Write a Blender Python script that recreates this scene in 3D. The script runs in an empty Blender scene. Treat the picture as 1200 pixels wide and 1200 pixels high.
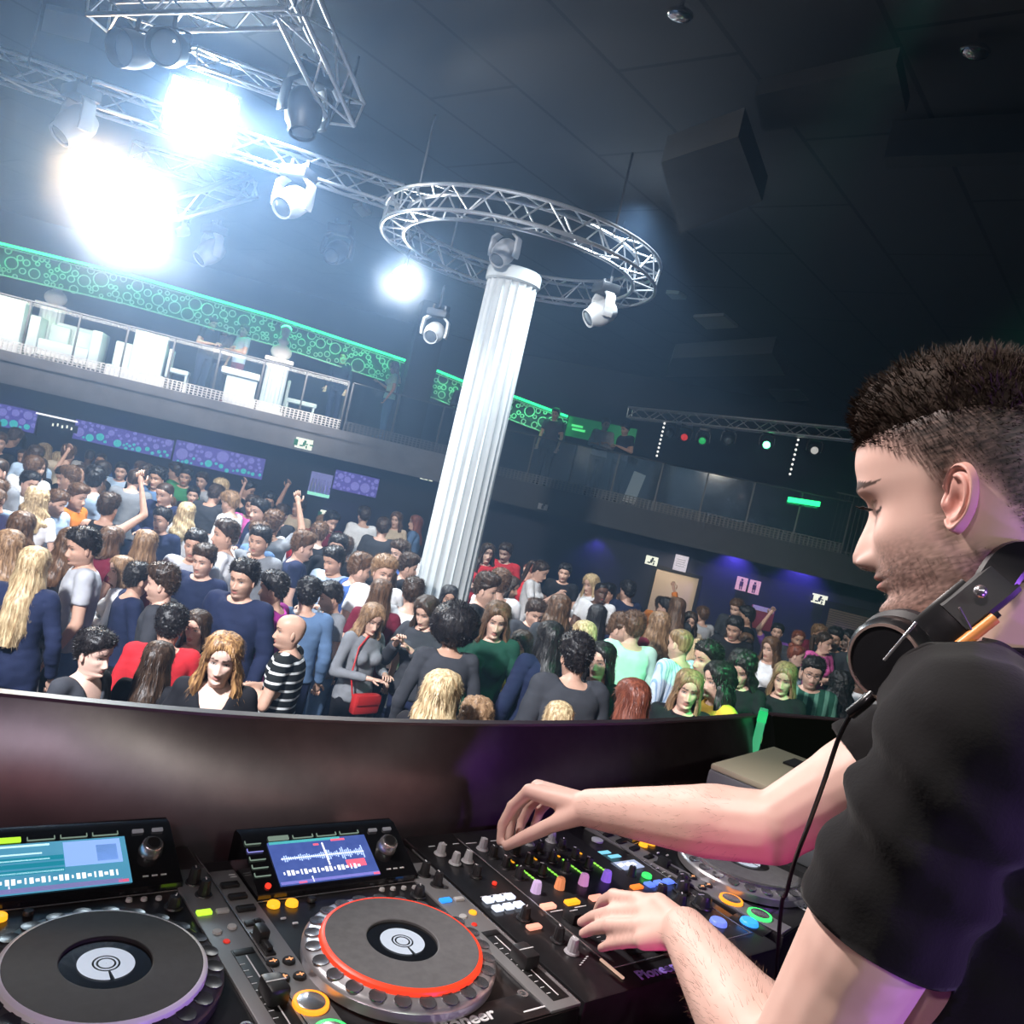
import bpy, bmesh, math, random
import numpy as np
from mathutils import Vector, Matrix, noise as mnoise

SC = bpy.context.scene
COL = SC.collection
PI = math.pi
rnd = random.Random(11)
EYE = 2.65                      # camera height above the dance floor
STAGE = 1.10                    # stage height

# ------------------------------------------------------------------ camera
FOC = 1000.0
ROLL, PITCH = math.radians(13.0), math.radians(-1.6)
_F = Vector((0, math.cos(PITCH), math.sin(PITCH)))
_R0 = Vector((1, 0, 0))
_U0 = Vector((0, -math.sin(PITCH), math.cos(PITCH)))
_R = _R0 * math.cos(ROLL) + _U0 * math.sin(ROLL)
_U = _U0 * math.cos(ROLL) - _R0 * math.sin(ROLL)
CAMLOC = Vector((0, 0, EYE))
cd = bpy.data.cameras.new('camera')
cd.sensor_width = 36.0
cd.lens = 36.0 * FOC / 1200.0
cd.clip_start = 0.02
cd.clip_end = 120
cam = bpy.data.objects.new('camera', cd)
COL.objects.link(cam)
cam.matrix_world = Matrix(((_R.x, _U.x, -_F.x, 0), (_R.y, _U.y, -_F.y, 0), (_R.z, _U.z, -_F.z, EYE), (0, 0, 0, 1)))
SC.camera = cam


def ray(px, py):
    return _R * ((px - 600) / FOC) + _U * ((600 - py) / FOC) + _F


def W(px, py, d):               # survey: a sight line at distance d in front of the camera
    return CAMLOC + ray(px, py) * d


def Wz(px, py, z):              # where a sight line meets the level z
    v = ray(px, py)
    return CAMLOC + v * ((z - EYE) / v.z)


def pix(p):
    q = Vector(p) - CAMLOC
    d = q.dot(_F)
    if d < 0.01:
        return (-9999, -9999, d)
    return (600 + FOC * q.dot(_R) / d, 600 - FOC * q.dot(_U) / d, d)


# ------------------------------------------------------------------ materials
_M = {}


def mat(name, col=(0.5, 0.5, 0.5), rough=0.5, metal=0.0, emit=None, es=1.0, spec=0.5, noise=0.0, nscale=20.0, coat=0.0, bump=0.0, sheen=0.0):
    if name in _M:
        return _M[name]
    m = bpy.data.materials.new(name)
    m.use_nodes = True
    nt = m.node_tree
    b = nt.nodes['Principled BSDF']
    b.inputs['Base Color'].default_value = (*col, 1)
    b.inputs['Roughness'].default_value = rough
    b.inputs['Metallic'].default_value = metal
    b.inputs['Specular IOR Level'].default_value = spec
    b.inputs['Coat Weight'].default_value = coat
    b.inputs['Sheen Weight'].default_value = sheen
    if emit:
        b.inputs['Emission Color'].default_value = (*emit, 1)
        b.inputs['Emission Strength'].default_value = es
    if noise or bump:
        tc = nt.nodes.new('ShaderNodeTexCoord')
        nz = nt.nodes.new('ShaderNodeTexNoise')
        nz.inputs['Scale'].default_value = nscale
        nz.inputs['Detail'].default_value = 4
        nt.links.new(tc.outputs['Object'], nz.inputs['Vector'])
        if noise:
            mr = nt.nodes.new('ShaderNodeMapRange')
            mr.inputs['From Min'].default_value = 0.3
            mr.inputs['From Max'].default_value = 0.7
            mr.inputs['To Min'].default_value = 1 - noise
            mr.inputs['To Max'].default_value = 1 + noise
            nt.links.new(nz.outputs['Fac'], mr.inputs['Value'])
            mx = nt.nodes.new('ShaderNodeVectorMath')
            mx.operation = 'SCALE'
            mx.inputs[0].default_value = col
            nt.links.new(mr.outputs['Result'], mx.inputs['Scale'])
            nt.links.new(mx.outputs['Vector'], b.inputs['Base Color'])
        if bump:
            bp = nt.nodes.new('ShaderNodeBump')
            bp.inputs['Strength'].default_value = bump
            bp.inputs['Distance'].default_value = 0.01
            nt.links.new(nz.outputs['Fac'], bp.inputs['Height'])
            nt.links.new(bp.outputs['Normal'], b.inputs['Normal'])
    _M[name] = m
    return m


def skin_mat(name, tone):
    """skin whose lips, brows, eyes and stubble come from the mesh's own 'paint' attribute"""
    if name in _M:
        return _M[name]
    m = mat(name, tone, 0.48, spec=0.4)
    nt = m.node_tree
    b = nt.nodes['Principled BSDF']
    at = nt.nodes.new('ShaderNodeAttribute')
    at.attribute_name = 'paint'
    nz = nt.nodes.new('ShaderNodeTexNoise')
    tc = nt.nodes.new('ShaderNodeTexCoord')
    nt.links.new(tc.outputs['Object'], nz.inputs['Vector'])
    nz.inputs['Scale'].default_value = 30
    nz.inputs['Detail'].default_value = 5
    m1 = nt.nodes.new('ShaderNodeMix')
    m1.data_type = 'RGBA'
    m1.inputs[6].default_value = (tone[0] * 1.05, tone[1] * 1.06, tone[2] * 1.05, 1)
    m1.inputs[7].default_value = (tone[0] * 0.93, tone[1] * 0.84, tone[2] * 0.82, 1)
    nt.links.new(nz.outputs['Fac'], m1.inputs[0])
    mx = nt.nodes.new('ShaderNodeMix')
    mx.data_type = 'RGBA'
    nt.links.new(at.outputs['Alpha'], mx.inputs[0])
    nt.links.new(m1.outputs[2], mx.inputs[6])
    nt.links.new(at.outputs['Color'], mx.inputs[7])
    nt.links.new(mx.outputs[2], b.inputs['Base Color'])
    b.inputs['Subsurface Weight'].default_value = 0.0
    return m


def hair_mat(name, c1, c2, scale=60.0):
    if name in _M:
        return _M[name]
    m = mat(name, c1, 0.42, spec=0.35)
    nt = m.node_tree
    b = nt.nodes['Principled BSDF']
    tc = nt.nodes.new('ShaderNodeTexCoord')
    mp = nt.nodes.new('ShaderNodeMapping')
    mp.inputs['Scale'].default_value = (1, 1, 0.12)
    nz = nt.nodes.new('ShaderNodeTexNoise')
    nz.inputs['Scale'].default_value = scale
    nz.inputs['Detail'].default_value = 3
    nt.links.new(tc.outputs['Object'], mp.inputs['Vector'])
    nt.links.new(mp.outputs['Vector'], nz.inputs['Vector'])
    cr = nt.nodes.new('ShaderNodeValToRGB')
    cr.color_ramp.elements[0].position = 0.35
    cr.color_ramp.elements[1].position = 0.68
    cr.color_ramp.elements[0].color = (*c1, 1)
    cr.color_ramp.elements[1].color = (*c2, 1)
    nt.links.new(nz.outputs['Fac'], cr.inputs['Fac'])
    nt.links.new(cr.outputs['Color'], b.inputs['Base Color'])
    bp = nt.nodes.new('ShaderNodeBump')
    bp.inputs['Strength'].default_value = 0.7
    bp.inputs['Distance'].default_value = 0.008
    nt.links.new(nz.outputs['Fac'], bp.inputs['Height'])
    nt.links.new(bp.outputs['Normal'], b.inputs['Normal'])
    return m


def glass_mat(name, tint=(0.8, 0.9, 0.95), gloss=0.12):
    if name in _M:
        return _M[name]
    m = bpy.data.materials.new(name)
    m.use_nodes = True
    nt = m.node_tree
    for n in list(nt.nodes):
        nt.nodes.remove(n)
    out = nt.nodes.new('ShaderNodeOutputMaterial')
    tr = nt.nodes.new('ShaderNodeBsdfTransparent')
    tr.inputs['Color'].default_value = (*tint, 1)
    gl = nt.nodes.new('ShaderNodeBsdfGlossy')
    gl.inputs['Roughness'].default_value = 0.05
    mx = nt.nodes.new('ShaderNodeMixShader')
    mx.inputs['Fac'].default_value = gloss
    nt.links.new(tr.outputs[0], mx.inputs[1])
    nt.links.new(gl.outputs[0], mx.inputs[2])
    nt.links.new(mx.outputs[0], out.inputs['Surface'])
    _M[name] = m
    return m


# ------------------------------------------------------------------ mesh kit
class MB:
    """collects shapes; build() links them as ONE mesh object"""
    def __init__(self):
        self.v, self.f, self.mi, self.cur = [], [], [], 0

    def add(self, verts, faces):
        o = len(self.v)
        self.v += [tuple(p) for p in verts]
        for f in faces:
            self.f.append(tuple(i + o for i in f))
            self.mi.append(self.cur)
        return self

    def box(self, c, s, M=None, bev=0.0):
        hx, hy, hz = s[0] / 2, s[1] / 2, s[2] / 2
        if bev <= 0:
            vs = [Vector((x, y, z)) for z in (-hz, hz) for y in (-hy, hy) for x in (-hx, hx)]
            fs = [(0, 2, 3, 1), (4, 5, 7, 6), (0, 1, 5, 4), (2, 6, 7, 3), (0, 4, 6, 2), (1, 3, 7, 5)]
        else:
            bm = bmesh.new()
            bmesh.ops.create_cube(bm, size=1)
            for v in bm.verts:
                v.co = Vector((v.co.x * s[0], v.co.y * s[1], v.co.z * s[2]))
            bmesh.ops.bevel(bm, geom=list(bm.edges), offset=bev, segments=2, profile=0.5, affect='EDGES')
            bm.verts.index_update()
            vs = [v.co.copy() for v in bm.verts]
            fs = [tuple(v.index for v in f.verts) for f in bm.faces]
            bm.free()
        c = Vector(c)
        if M is not None:
            vs = [M @ v for v in vs]
        return self.add([v + c for v in vs], fs)

    def tube(self, a, b, ra, rb=None, n=10, caps=True):
        a, b = Vector(a), Vector(b)
        rb = ra if rb is None else rb
        ax = (b - a)
        q = ax.to_track_quat('Z', 'Y')
        vs = []
        for p, r in ((a, ra), (b, rb)):
            for i in range(n):
                t = 2 * PI * i / n
                vs.append(p + q @ Vector((r * math.cos(t), r * math.sin(t), 0)))
        fs = [(i, (i + 1) % n, n + (i + 1) % n, n + i) for i in range(n)]
        if caps:
            fs += [tuple(range(n - 1, -1, -1)), tuple(range(n, 2 * n))]
        return self.add(vs, fs)

    def path(self, pts, r, n=8, closed=False):
        """round tube along points; r is a number or one radius per point"""
        pts = [Vector(p) for p in pts]
        N = len(pts)
        rr = r if hasattr(r, '__len__') else [r] * N
        vs, fs = [], []
        up = None
        for i, p in enumerate(pts):
            t = (pts[(i + 1) % N] - pts[i - 1]) if (closed or 0 < i < N - 1) else (pts[1] - pts[0] if i == 0 else pts[-1] - pts[-2])
            t.normalize()
            if up is None:
                up = Vector((0, 0, 1)) if abs(t.z) < 0.9 else Vector((1, 0, 0))
            u = up - t * up.dot(t)
            if u.length < 1e-6:
                u = t.orthogonal()
            u.normalize()
            up = u
            w = t.cross(u)
            for k in range(n):
                a = 2 * PI * k / n
                vs.append(p + u * (rr[i] * math.cos(a)) + w * (rr[i] * math.sin(a)))
        for i in range(N if closed else N - 1):
            j = (i + 1) % N
            for k in range(n):
                l = (k + 1) % n
                fs.append((i * n + k, i * n + l, j * n + l, j * n + k))
        if not closed:
            fs += [tuple(range(n - 1, -1, -1)), tuple(range((N - 1) * n, N * n))]
        return self.add(vs, fs)

    def lathe(self, prof, n=32, M=None, cap0=True, cap1=True):
        """prof: (radius, z) pairs about +Z"""
        vs, fs = [], []
        for r, z in prof:
            for k in range(n):
                a = 2 * PI * k / n
                vs.append(Vector((r * math.cos(a), r * math.sin(a), z)))
        for i in range(len(prof) - 1):
            for k in range(n):
                l = (k + 1) % n
                fs.append((i * n + k, i * n + l, (i + 1) * n + l, (i + 1) * n + k))
        if cap0:
            fs.append(tuple(range(n - 1, -1, -1)))
        if cap1:
            fs.append(tuple(range((len(prof) - 1) * n, len(prof) * n)))
        if M is not None:
            vs = [M @ v for v in vs]
        return self.add(vs, fs)

    def loft(self, rings, cap=True):
        """rings: lists of equally many points"""
        n = len(rings[0])
        vs = [p for r in rings for p in r]
        fs = []
        for i in range(len(rings) - 1):
            for k in range(n):
                l = (k + 1) % n
                fs.append((i * n + k, i * n + l, (i + 1) * n + l, (i + 1) * n + k))
        if cap:
            fs += [tuple(range(n - 1, -1, -1)), tuple(range((len(rings) - 1) * n, len(rings) * n))]
        return self.add(vs, fs)

    def capsule(self, a, b, ra, rb, n=14, m=5):
        a, b = Vector(a), Vector(b)
        ax = b - a
        L = ax.length
        q = ax.to_track_quat('Z', 'Y') if L > 1e-6 else Vector((0, 0, 1)).to_track_quat('Z', 'Y')
        prof = []
        for i in range(m):
            t = -PI / 2 + (PI / 2) * (i + 0.25) / m
            prof.append((ra * math.cos(t), ra * math.sin(t)))
        prof.append((ra, 0))
        prof.append((rb, L))
        for i in range(m):
            t = (PI / 2) * (i + 0.75) / m
            prof.append((rb * math.cos(t), L + rb * math.sin(t)))
        return self.lathe(prof, n, Matrix.Translation(a) @ q.to_matrix().to_4x4())

    def ellipsoid(self, c, s, M=None, n=18, m=12):
        prof = [(max(1e-4, math.cos(-PI / 2 + PI * i / m)), math.sin(-PI / 2 + PI * i / m)) for i in range(m + 1)]
        T = Matrix.Translation(Vector(c)) @ (M.to_4x4() if M is not None else Matrix.Identity(4)) @ Matrix.Diagonal((*s, 1))
        return self.lathe(prof, n, T)

    def mesh(self, name, mats, smooth=True):
        me = bpy.data.meshes.new(name)
        me.from_pydata(self.v, [], self.f)
        for m in (mats if isinstance(mats, (list, tuple)) else [mats]):
            me.materials.append(m)
        if any(self.mi):
            me.polygons.foreach_set('material_index', self.mi)
        bm = bmesh.new()
        bm.from_mesh(me)
        bmesh.ops.recalc_face_normals(bm, faces=list(bm.faces))
        bm.to_mesh(me)
        bm.free()
        if smooth:
            me.shade_smooth()
            me.set_sharp_from_angle(angle=math.radians(38))
        return me

    def build(self, name, mats, parent=None, loc=None, smooth=True):
        o = bpy.data.objects.new(name, self.mesh(name, mats, smooth))
        COL.objects.link(o)
        if parent is not None:
            o.parent = parent
        if loc is not None:
            o.location = loc
        return o


def tag(o, label=None, cat=None, group=None, kind=None):
    if label:
        o['label'] = label
    if cat:
        o['category'] = cat
    if group:
        o['group'] = group
    if kind:
        o['kind'] = kind
    return o


def empty(name, loc, rz=0.0, label=None, cat=None, group=None):
    o = bpy.data.objects.new(name, None)
    o.empty_display_size = 0.1
    COL.objects.link(o)
    o.location = loc
    o.rotation_euler = (0, 0, rz)
    return tag(o, label, cat, group)


def copy_tree(o, parent=None):
    c = o.copy()
    COL.objects.link(c)
    if parent is not None:
        c.parent = parent
    for ch in list(o.children):
        copy_tree(ch, c)
    return c


def struct(mb, name, m, smooth=False):
    o = mb.build(name, m, smooth=smooth)
    o['kind'] = 'structure'
    return o


def quad(p0, p1, p2, p3, th, nrm):
    """a slab with corners p0..p3 and thickness th along nrm"""
    n = Vector(nrm).normalized() * th
    a = [Vector(p) for p in (p0, p1, p2, p3)]
    mb = MB()
    vs = a + [p + n for p in a]
    mb.add(vs, [(0, 1, 2, 3), (7, 6, 5, 4), (0, 4, 5, 1), (1, 5, 6, 2), (2, 6, 7, 3), (3, 7, 4, 0)])
    return mb


def remesh(mb, voxel, smooth_it=4, fac=0.5):
    """fuse the collected shapes into one continuous skin"""
    me = bpy.data.meshes.new('tmp')
    me.from_pydata(mb.v, [], mb.f)
    bm = bmesh.new()
    bm.from_mesh(me)
    bmesh.ops.recalc_face_normals(bm, faces=list(bm.faces))
    bm.to_mesh(me)
    bm.free()
    o = bpy.data.objects.new('tmp', me)
    COL.objects.link(o)
    md = o.modifiers.new('r', 'REMESH')
    md.mode = 'VOXEL'
    md.voxel_size = voxel
    md.adaptivity = 0
    if smooth_it:
        s = o.modifiers.new('s', 'SMOOTH')
        s.factor = fac
        s.iterations = smooth_it
    bpy.context.view_layer.update()
    dg = bpy.context.evaluated_depsgraph_get()
    out = bpy.data.meshes.new_from_object(o.evaluated_get(dg))
    bpy.data.objects.remove(o)
    bpy.data.meshes.remove(me)
    return out


def text_mesh(body, size, m, name, parent=None, depth=0.0006, shear=0.0, bold=0.0):
    cu = bpy.data.curves.new('txt', 'FONT')
    cu.body = body
    cu.size = size
    cu.extrude = depth
    cu.shear = shear
    cu.offset = bold
    cu.align_x = 'CENTER'
    cu.align_y = 'CENTER'
    o = bpy.data.objects.new('txt', cu)
    COL.objects.link(o)
    bpy.context.view_layer.update()
    me = bpy.data.meshes.new_from_object(o.evaluated_get(bpy.context.evaluated_depsgraph_get()))
    bpy.data.objects.remove(o)
    me.materials.clear()
    me.materials.append(m)
    r = bpy.data.objects.new(name, me)
    COL.objects.link(r)
    if parent is not None:
        r.parent = parent
    return r


def frame_mat(x, y, z, o):
    """4x4 from three axis vectors and an origin"""
    x, y, z = Vector(x), Vector(y), Vector(z)
    return Matrix(((x.x, y.x, z.x, o[0]), (x.y, y.y, z.y, o[1]), (x.z, y.z, z.z, o[2]), (0, 0, 0, 1)))
# ------------------------------------------------------------------ people
HZ = [-0.20, -0.165, -0.14, -0.126, -0.118, -0.110, -0.100, -0.085, -0.070, -0.050, -0.030, 0.0, 0.025, 0.05, 0.075, 0.095, 0.110, 0.118, 0.1215]
HF = [-0.030, -0.032, -0.038, -0.056, -0.074, -0.083, -0.088, -0.083, -0.087, -0.086, -0.085, -0.083, -0.092, -0.095, -0.087, -0.070, -0.044, -0.018, -0.004]
HW = [0.062, 0.056, 0.054, 0.052, 0.050, 0.053, 0.056, 0.060, 0.064, 0.068, 0.071, 0.074, 0.077, 0.0785, 0.075, 0.064, 0.046, 0.024, 0.006]
HB = [0.068, 0.062, 0.060, 0.060, 0.060, 0.060, 0.061, 0.064, 0.069, 0.079, 0.090, 0.100, 0.104, 0.104, 0.096, 0.080, 0.054, 0.030, 0.008]


def cubic(xs, ys, x):
    """smooth interpolation of a table"""
    xs, ys = np.array(xs, float), np.array(ys, float)
    m = np.gradient(ys, xs)
    i = np.clip(np.searchsorted(xs, x) - 1, 0, len(xs) - 2)
    h = xs[i + 1] - xs[i]
    t = np.clip((x - xs[i]) / h, 0, 1)
    return ((2 * t**3 - 3 * t**2 + 1) * ys[i] + (t**3 - 2 * t**2 + t) * h * m[i]
            + (-2 * t**3 + 3 * t**2) * ys[i + 1] + (t**3 - t**2) * h * m[i + 1])


def gs(a, b):
    return np.exp(-(a * a + b * b))


def sstep(a, b, x):
    t = np.clip((x - a) / (b - a), 0, 1)
    return t * t * (3 - 2 * t)


def head_surface(t, z, fem=0.0, nose=1.0):
    """points of the head for angle t (0 = face) and height z, numpy arrays"""
    f, w, b = cubic(HZ, HF, z), cubic(HZ, HW, z), cubic(HZ, HB, z)
    jaw = sstep(-0.02, -0.10, z) * sstep(-0.13, -0.115, z)
    w = w * (1 - 0.06 * fem * sstep(0, -0.1, z)) * (1 - 0.03 * fem)
    s, c = np.sin(t), np.cos(t)
    yc = 0.012 + 0.0 * z
    x = w * np.sign(s) * np.abs(s) ** (0.92 + 0.18 * jaw)
    ef = 0.80 + 0.30 * jaw
    y = np.where(c > 0, yc - (yc - f) * np.abs(c) ** ef, yc + (b - yc) * np.abs(c) ** 0.95)
    ax = np.abs(x)
    nz_ = np.interp(z, [-0.062, -0.056, -0.048, -0.040, -0.02, 0.0, 0.014, 0.022], [0, 0.0165, 0.0240, 0.0240, 0.0160, 0.0075, 0.0020, 0]) * nose
    nw = np.interp(z, [-0.06, -0.045, -0.02, 0.02], [0.0145, 0.0140, 0.0100, 0.009])
    d = nz_ * np.exp(-(x / nw) ** 2)
    d = d + 0.0105 * gs((ax - 0.0150) / 0.006, (z + 0.0505) / 0.0070) * nose
    d = d - 0.0095 * gs((ax - 0.032) / 0.017, (z + 0.001) / 0.012) + 0.0065 * gs((ax - 0.032) / 0.011, z / 0.0075)
    d = d + (0.0055 - 0.003 * fem) * gs((ax - 0.028) / 0.026, (z - 0.021) / 0.009)
    d = d + 0.004 * gs((ax - 0.046) / 0.018, (z + 0.032) / 0.016)
    d = d + 0.0058 * gs(x / 0.021, (z + 0.0665) / 0.0042) + 0.0068 * gs(x / 0.019, (z + 0.0775) / 0.0048)
    d = d - 0.004 * gs(x / 0.026, (z + 0.0718) / 0.0016)
    d = d - 0.0045 * gs(x / 0.02, (z + 0.0885) / 0.006)
    d = d + 0.004 * gs(x / 0.018, (z + 0.103) / 0.011)
    y = y - np.where(c > 0, d, 0)
    return np.stack([x, y, z + 0 * x], -1)


def head_paint(P, brow=(0.03, 0.02, 0.015), lips=(0.42, 0.12, 0.11), stubble=0.0, lid=0.0):
    """RGBA marks for head points: eyes, brows, lips, stubble, painted shade in creases"""
    x, y, z = P[:, 0], P[:, 1], P[:, 2]
    ax = np.abs(x)
    front = y < -0.03
    col = np.zeros((len(P), 4))

    def put(mask, rgb, a):
        a = np.where(mask, a, 0)[:, None] if np.isscalar(a) else (mask * a)[:, None]
        k = col[:, 3:4]
        na = a + k * (1 - a)
        col[:, :3] = np.where(na > 1e-6, (np.array(rgb) * a + col[:, :3] * k * (1 - a)) / np.maximum(na, 1e-6), 0)
        col[:, 3:4] = na
    if stubble > 0:
        area = sstep(-0.045, -0.065, z + 0.35 * np.maximum(0, 0.03 - (y + 0.05)) * 0) * sstep(-0.14, -0.12, z)
        side = sstep(-0.02, -0.075, z + 0.02 * sstep(-0.02, 0.03, y)) * sstep(-0.135, -0.118, z)
        must = gs(x / 0.026, (z + 0.058) / 0.006)
        burn = gs((y - 0.0) / 0.012, 0 * z) * sstep(0.03, 0.0, z) * sstep(-0.06, -0.02, z + 0.02) * (ax > 0.05)
        k = np.clip(np.maximum.reduce([area, side * (y < 0.035), must * front, burn]), 0, 1)
        lip = gs(x / 0.022, (z + 0.0715) / 0.010) * front
        put(np.ones(len(P), bool), brow, k * (1 - lip) * stubble)
    e = ((ax - 0.032) / 0.0155) ** 2 + ((z + 0.0005) / 0.0075) ** 2
    put(front & (e < 1.0) & (lid < 0.5), brow, 0.85)
    put(front & (((ax - 0.032) / 0.0120) ** 2 + ((z + 0.0014) / (0.0048 - 0.0016 * lid)) ** 2 < 1), (0.55, 0.50, 0.47), 1.0 - lid)
    put(front & (((ax - 0.032) / 0.0058) ** 2 + ((z) / 0.0058) ** 2 < 1) & (np.abs(z) < 0.0055), (0.02, 0.012, 0.008), 1.0 - lid)
    if lid > 0:      # lowered lids: a dark lash line
        put(front & (np.abs(ax - 0.033) < 0.0150) & (np.abs(z + 0.0036 - 14.0 * (ax - 0.033) ** 2) < 0.0015), (0.015, 0.010, 0.010), 0.92)
        put(front & (np.abs(ax - 0.033) < 0.0135) & (np.abs(z - 0.0075 + 8.0 * (ax - 0.033) ** 2) < 0.0009), (0.20, 0.09, 0.07), 0.6)  # shade of the lid crease painted in
    zb = 0.0225 + 0.004 * np.exp(-((ax - 0.036) / 0.012) ** 2)
    put(front & (np.abs(z - zb) < 0.0044 * np.clip((0.068 - ax) / 0.03, 0, 1)) & (ax > 0.011) & (ax < 0.064), brow, 0.9)
    l = (x / 0.024) ** 2 + ((z + 0.072) / (0.0105 * np.sqrt(np.clip(1 - (x / 0.026) ** 2, 0.05, 1)))) ** 2
    put(front & (l < 1), lips, 0.75)
    put(front & (np.abs(z + 0.0718) < 0.0017) & (ax < 0.024), (0.08, 0.02, 0.02), 0.7)  # shade between the lips painted as a dark line
    nos = ((ax - 0.0085) / 0.0045) ** 2 + ((z + 0.0565) / 0.0022) ** 2
    put(front & (nos < 1), (0.05, 0.02, 0.015), 0.8)  # shade inside the nostrils painted dark
    return col


def head_mesh(nt=52, nz=56, fem=0.0, zmin=-0.19, nose=1.0, **pk):
    u = np.arange(nt) * 2 * PI / nt
    t = u - 0.42 * np.sin(u)
    zz = np.concatenate([np.linspace(zmin, -0.115, max(6, nz // 8), endpoint=False), np.linspace(-0.115, 0.06, nz * 5 // 8, endpoint=False), np.linspace(0.06, 0.1215, nz // 4)])
    T, Z = np.meshgrid(t, zz)
    P = head_surface(T, Z, fem, nose).reshape(-1, 3)
    paint = head_paint(P, **pk)
    n = nt
    F = []
    for i in range(len(zz) - 1):
        for k in range(n):
            l = (k + 1) % n
            F.append((i * n + k, i * n + l, (i + 1) * n + l, (i + 1) * n + k))
    F.append(tuple(range((len(zz) - 1) * n, len(zz) * n)))
    F.append(tuple(range(n - 1, -1, -1)))
    return P, F, paint


def ear_rings(side, s=1.0):
    """a simple ear for the crowd: curved rim and bowl"""
    mb = MB()
    M = Matrix.Translation((side * 0.077, 0.012, -0.012)) @ Matrix.Rotation(side * 0.35, 4, 'Z') @ Matrix.Rotation(-0.15, 4, 'X')
    mb.ellipsoid((0, 0, 0), (0.007, 0.017, 0.030), n=10, m=8)
    mb.v = [tuple(M @ Vector(v)) for v in mb.v]
    return mb


def fingers_for(mb, wr, dr, curl, side, r=0.0085):
    """palm-end fingers: wr = end of palm, dr = pointing direction, curl = direction the fingers bend to"""
    dr, curl = dr.normalized(), (curl - dr * curl.dot(dr)).normalized()
    lat = dr.cross(curl).normalized() * side
    for k, L in enumerate((0.070, 0.078, 0.072, 0.056)):
        b = wr + lat * (0.030 - 0.020 * k) - dr * 0.012
        p1 = b + dr * (L * 0.5)
        p2 = p1 + (dr * 0.75 + curl * 0.65) * (L * 0.32)
        p3 = p2 + (dr * 0.35 + curl * 0.95) * (L * 0.28)
        mb.path([b, p1, p2, p3], [r, r, r * 0.92, r * 0.75], n=6)
    b = wr + lat * 0.034 - dr * 0.075
    mb.path([b, b + lat * 0.022 + dr * 0.03 + curl * 0.012, b + lat * 0.026 + dr * 0.062 + curl * 0.025], [r * 1.25, r * 1.1, r * 0.85], n=6)


POSES = {   # (right elbow, right wrist, left elbow, left wrist, head pitch, head yaw); the person faces -Y
    'down':  ((-0.245, 0.03, 1.13), (-0.235, -0.07, 0.89), (0.245, 0.03, 1.13), (0.235, -0.07, 0.89), 4, 0),
    'drink': ((-0.255, -0.01, 1.14), (-0.13, -0.25, 1.22), (0.245, 0.02, 1.13), (0.24, -0.09, 0.90), 10, 14),
    'both':  ((-0.25, 0.0, 1.14), (-0.075, -0.27, 1.16), (0.25, 0.0, 1.14), (0.065, -0.27, 1.19), 14, -10),
    'phone': ((-0.24, -0.10, 1.15), (-0.06, -0.30, 1.36), (0.24, -0.10, 1.15), (0.05, -0.30, 1.34), 18, 0),
    'up':    ((-0.30, -0.09, 1.60), (-0.20, -0.14, 1.86), (0.25, 0.02, 1.13), (0.20, -0.14, 0.93), -6, -12),
    'cross': ((-0.245, -0.04, 1.14), (0.06, -0.20, 1.20), (0.245, -0.04, 1.14), (-0.07, -0.19, 1.15), 0, 22),
}
HEADC = Vector((0, -0.02, 1.605))


def seg_param(P, a, b):
    a, b = np.array(a), np.array(b)
    ab = b - a
    t = np.clip(((P - a) @ ab) / (ab @ ab), 0, 1)
    return np.linalg.norm(P - (a + t[:, None] * ab), axis=1), t


_BODY = {}


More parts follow.
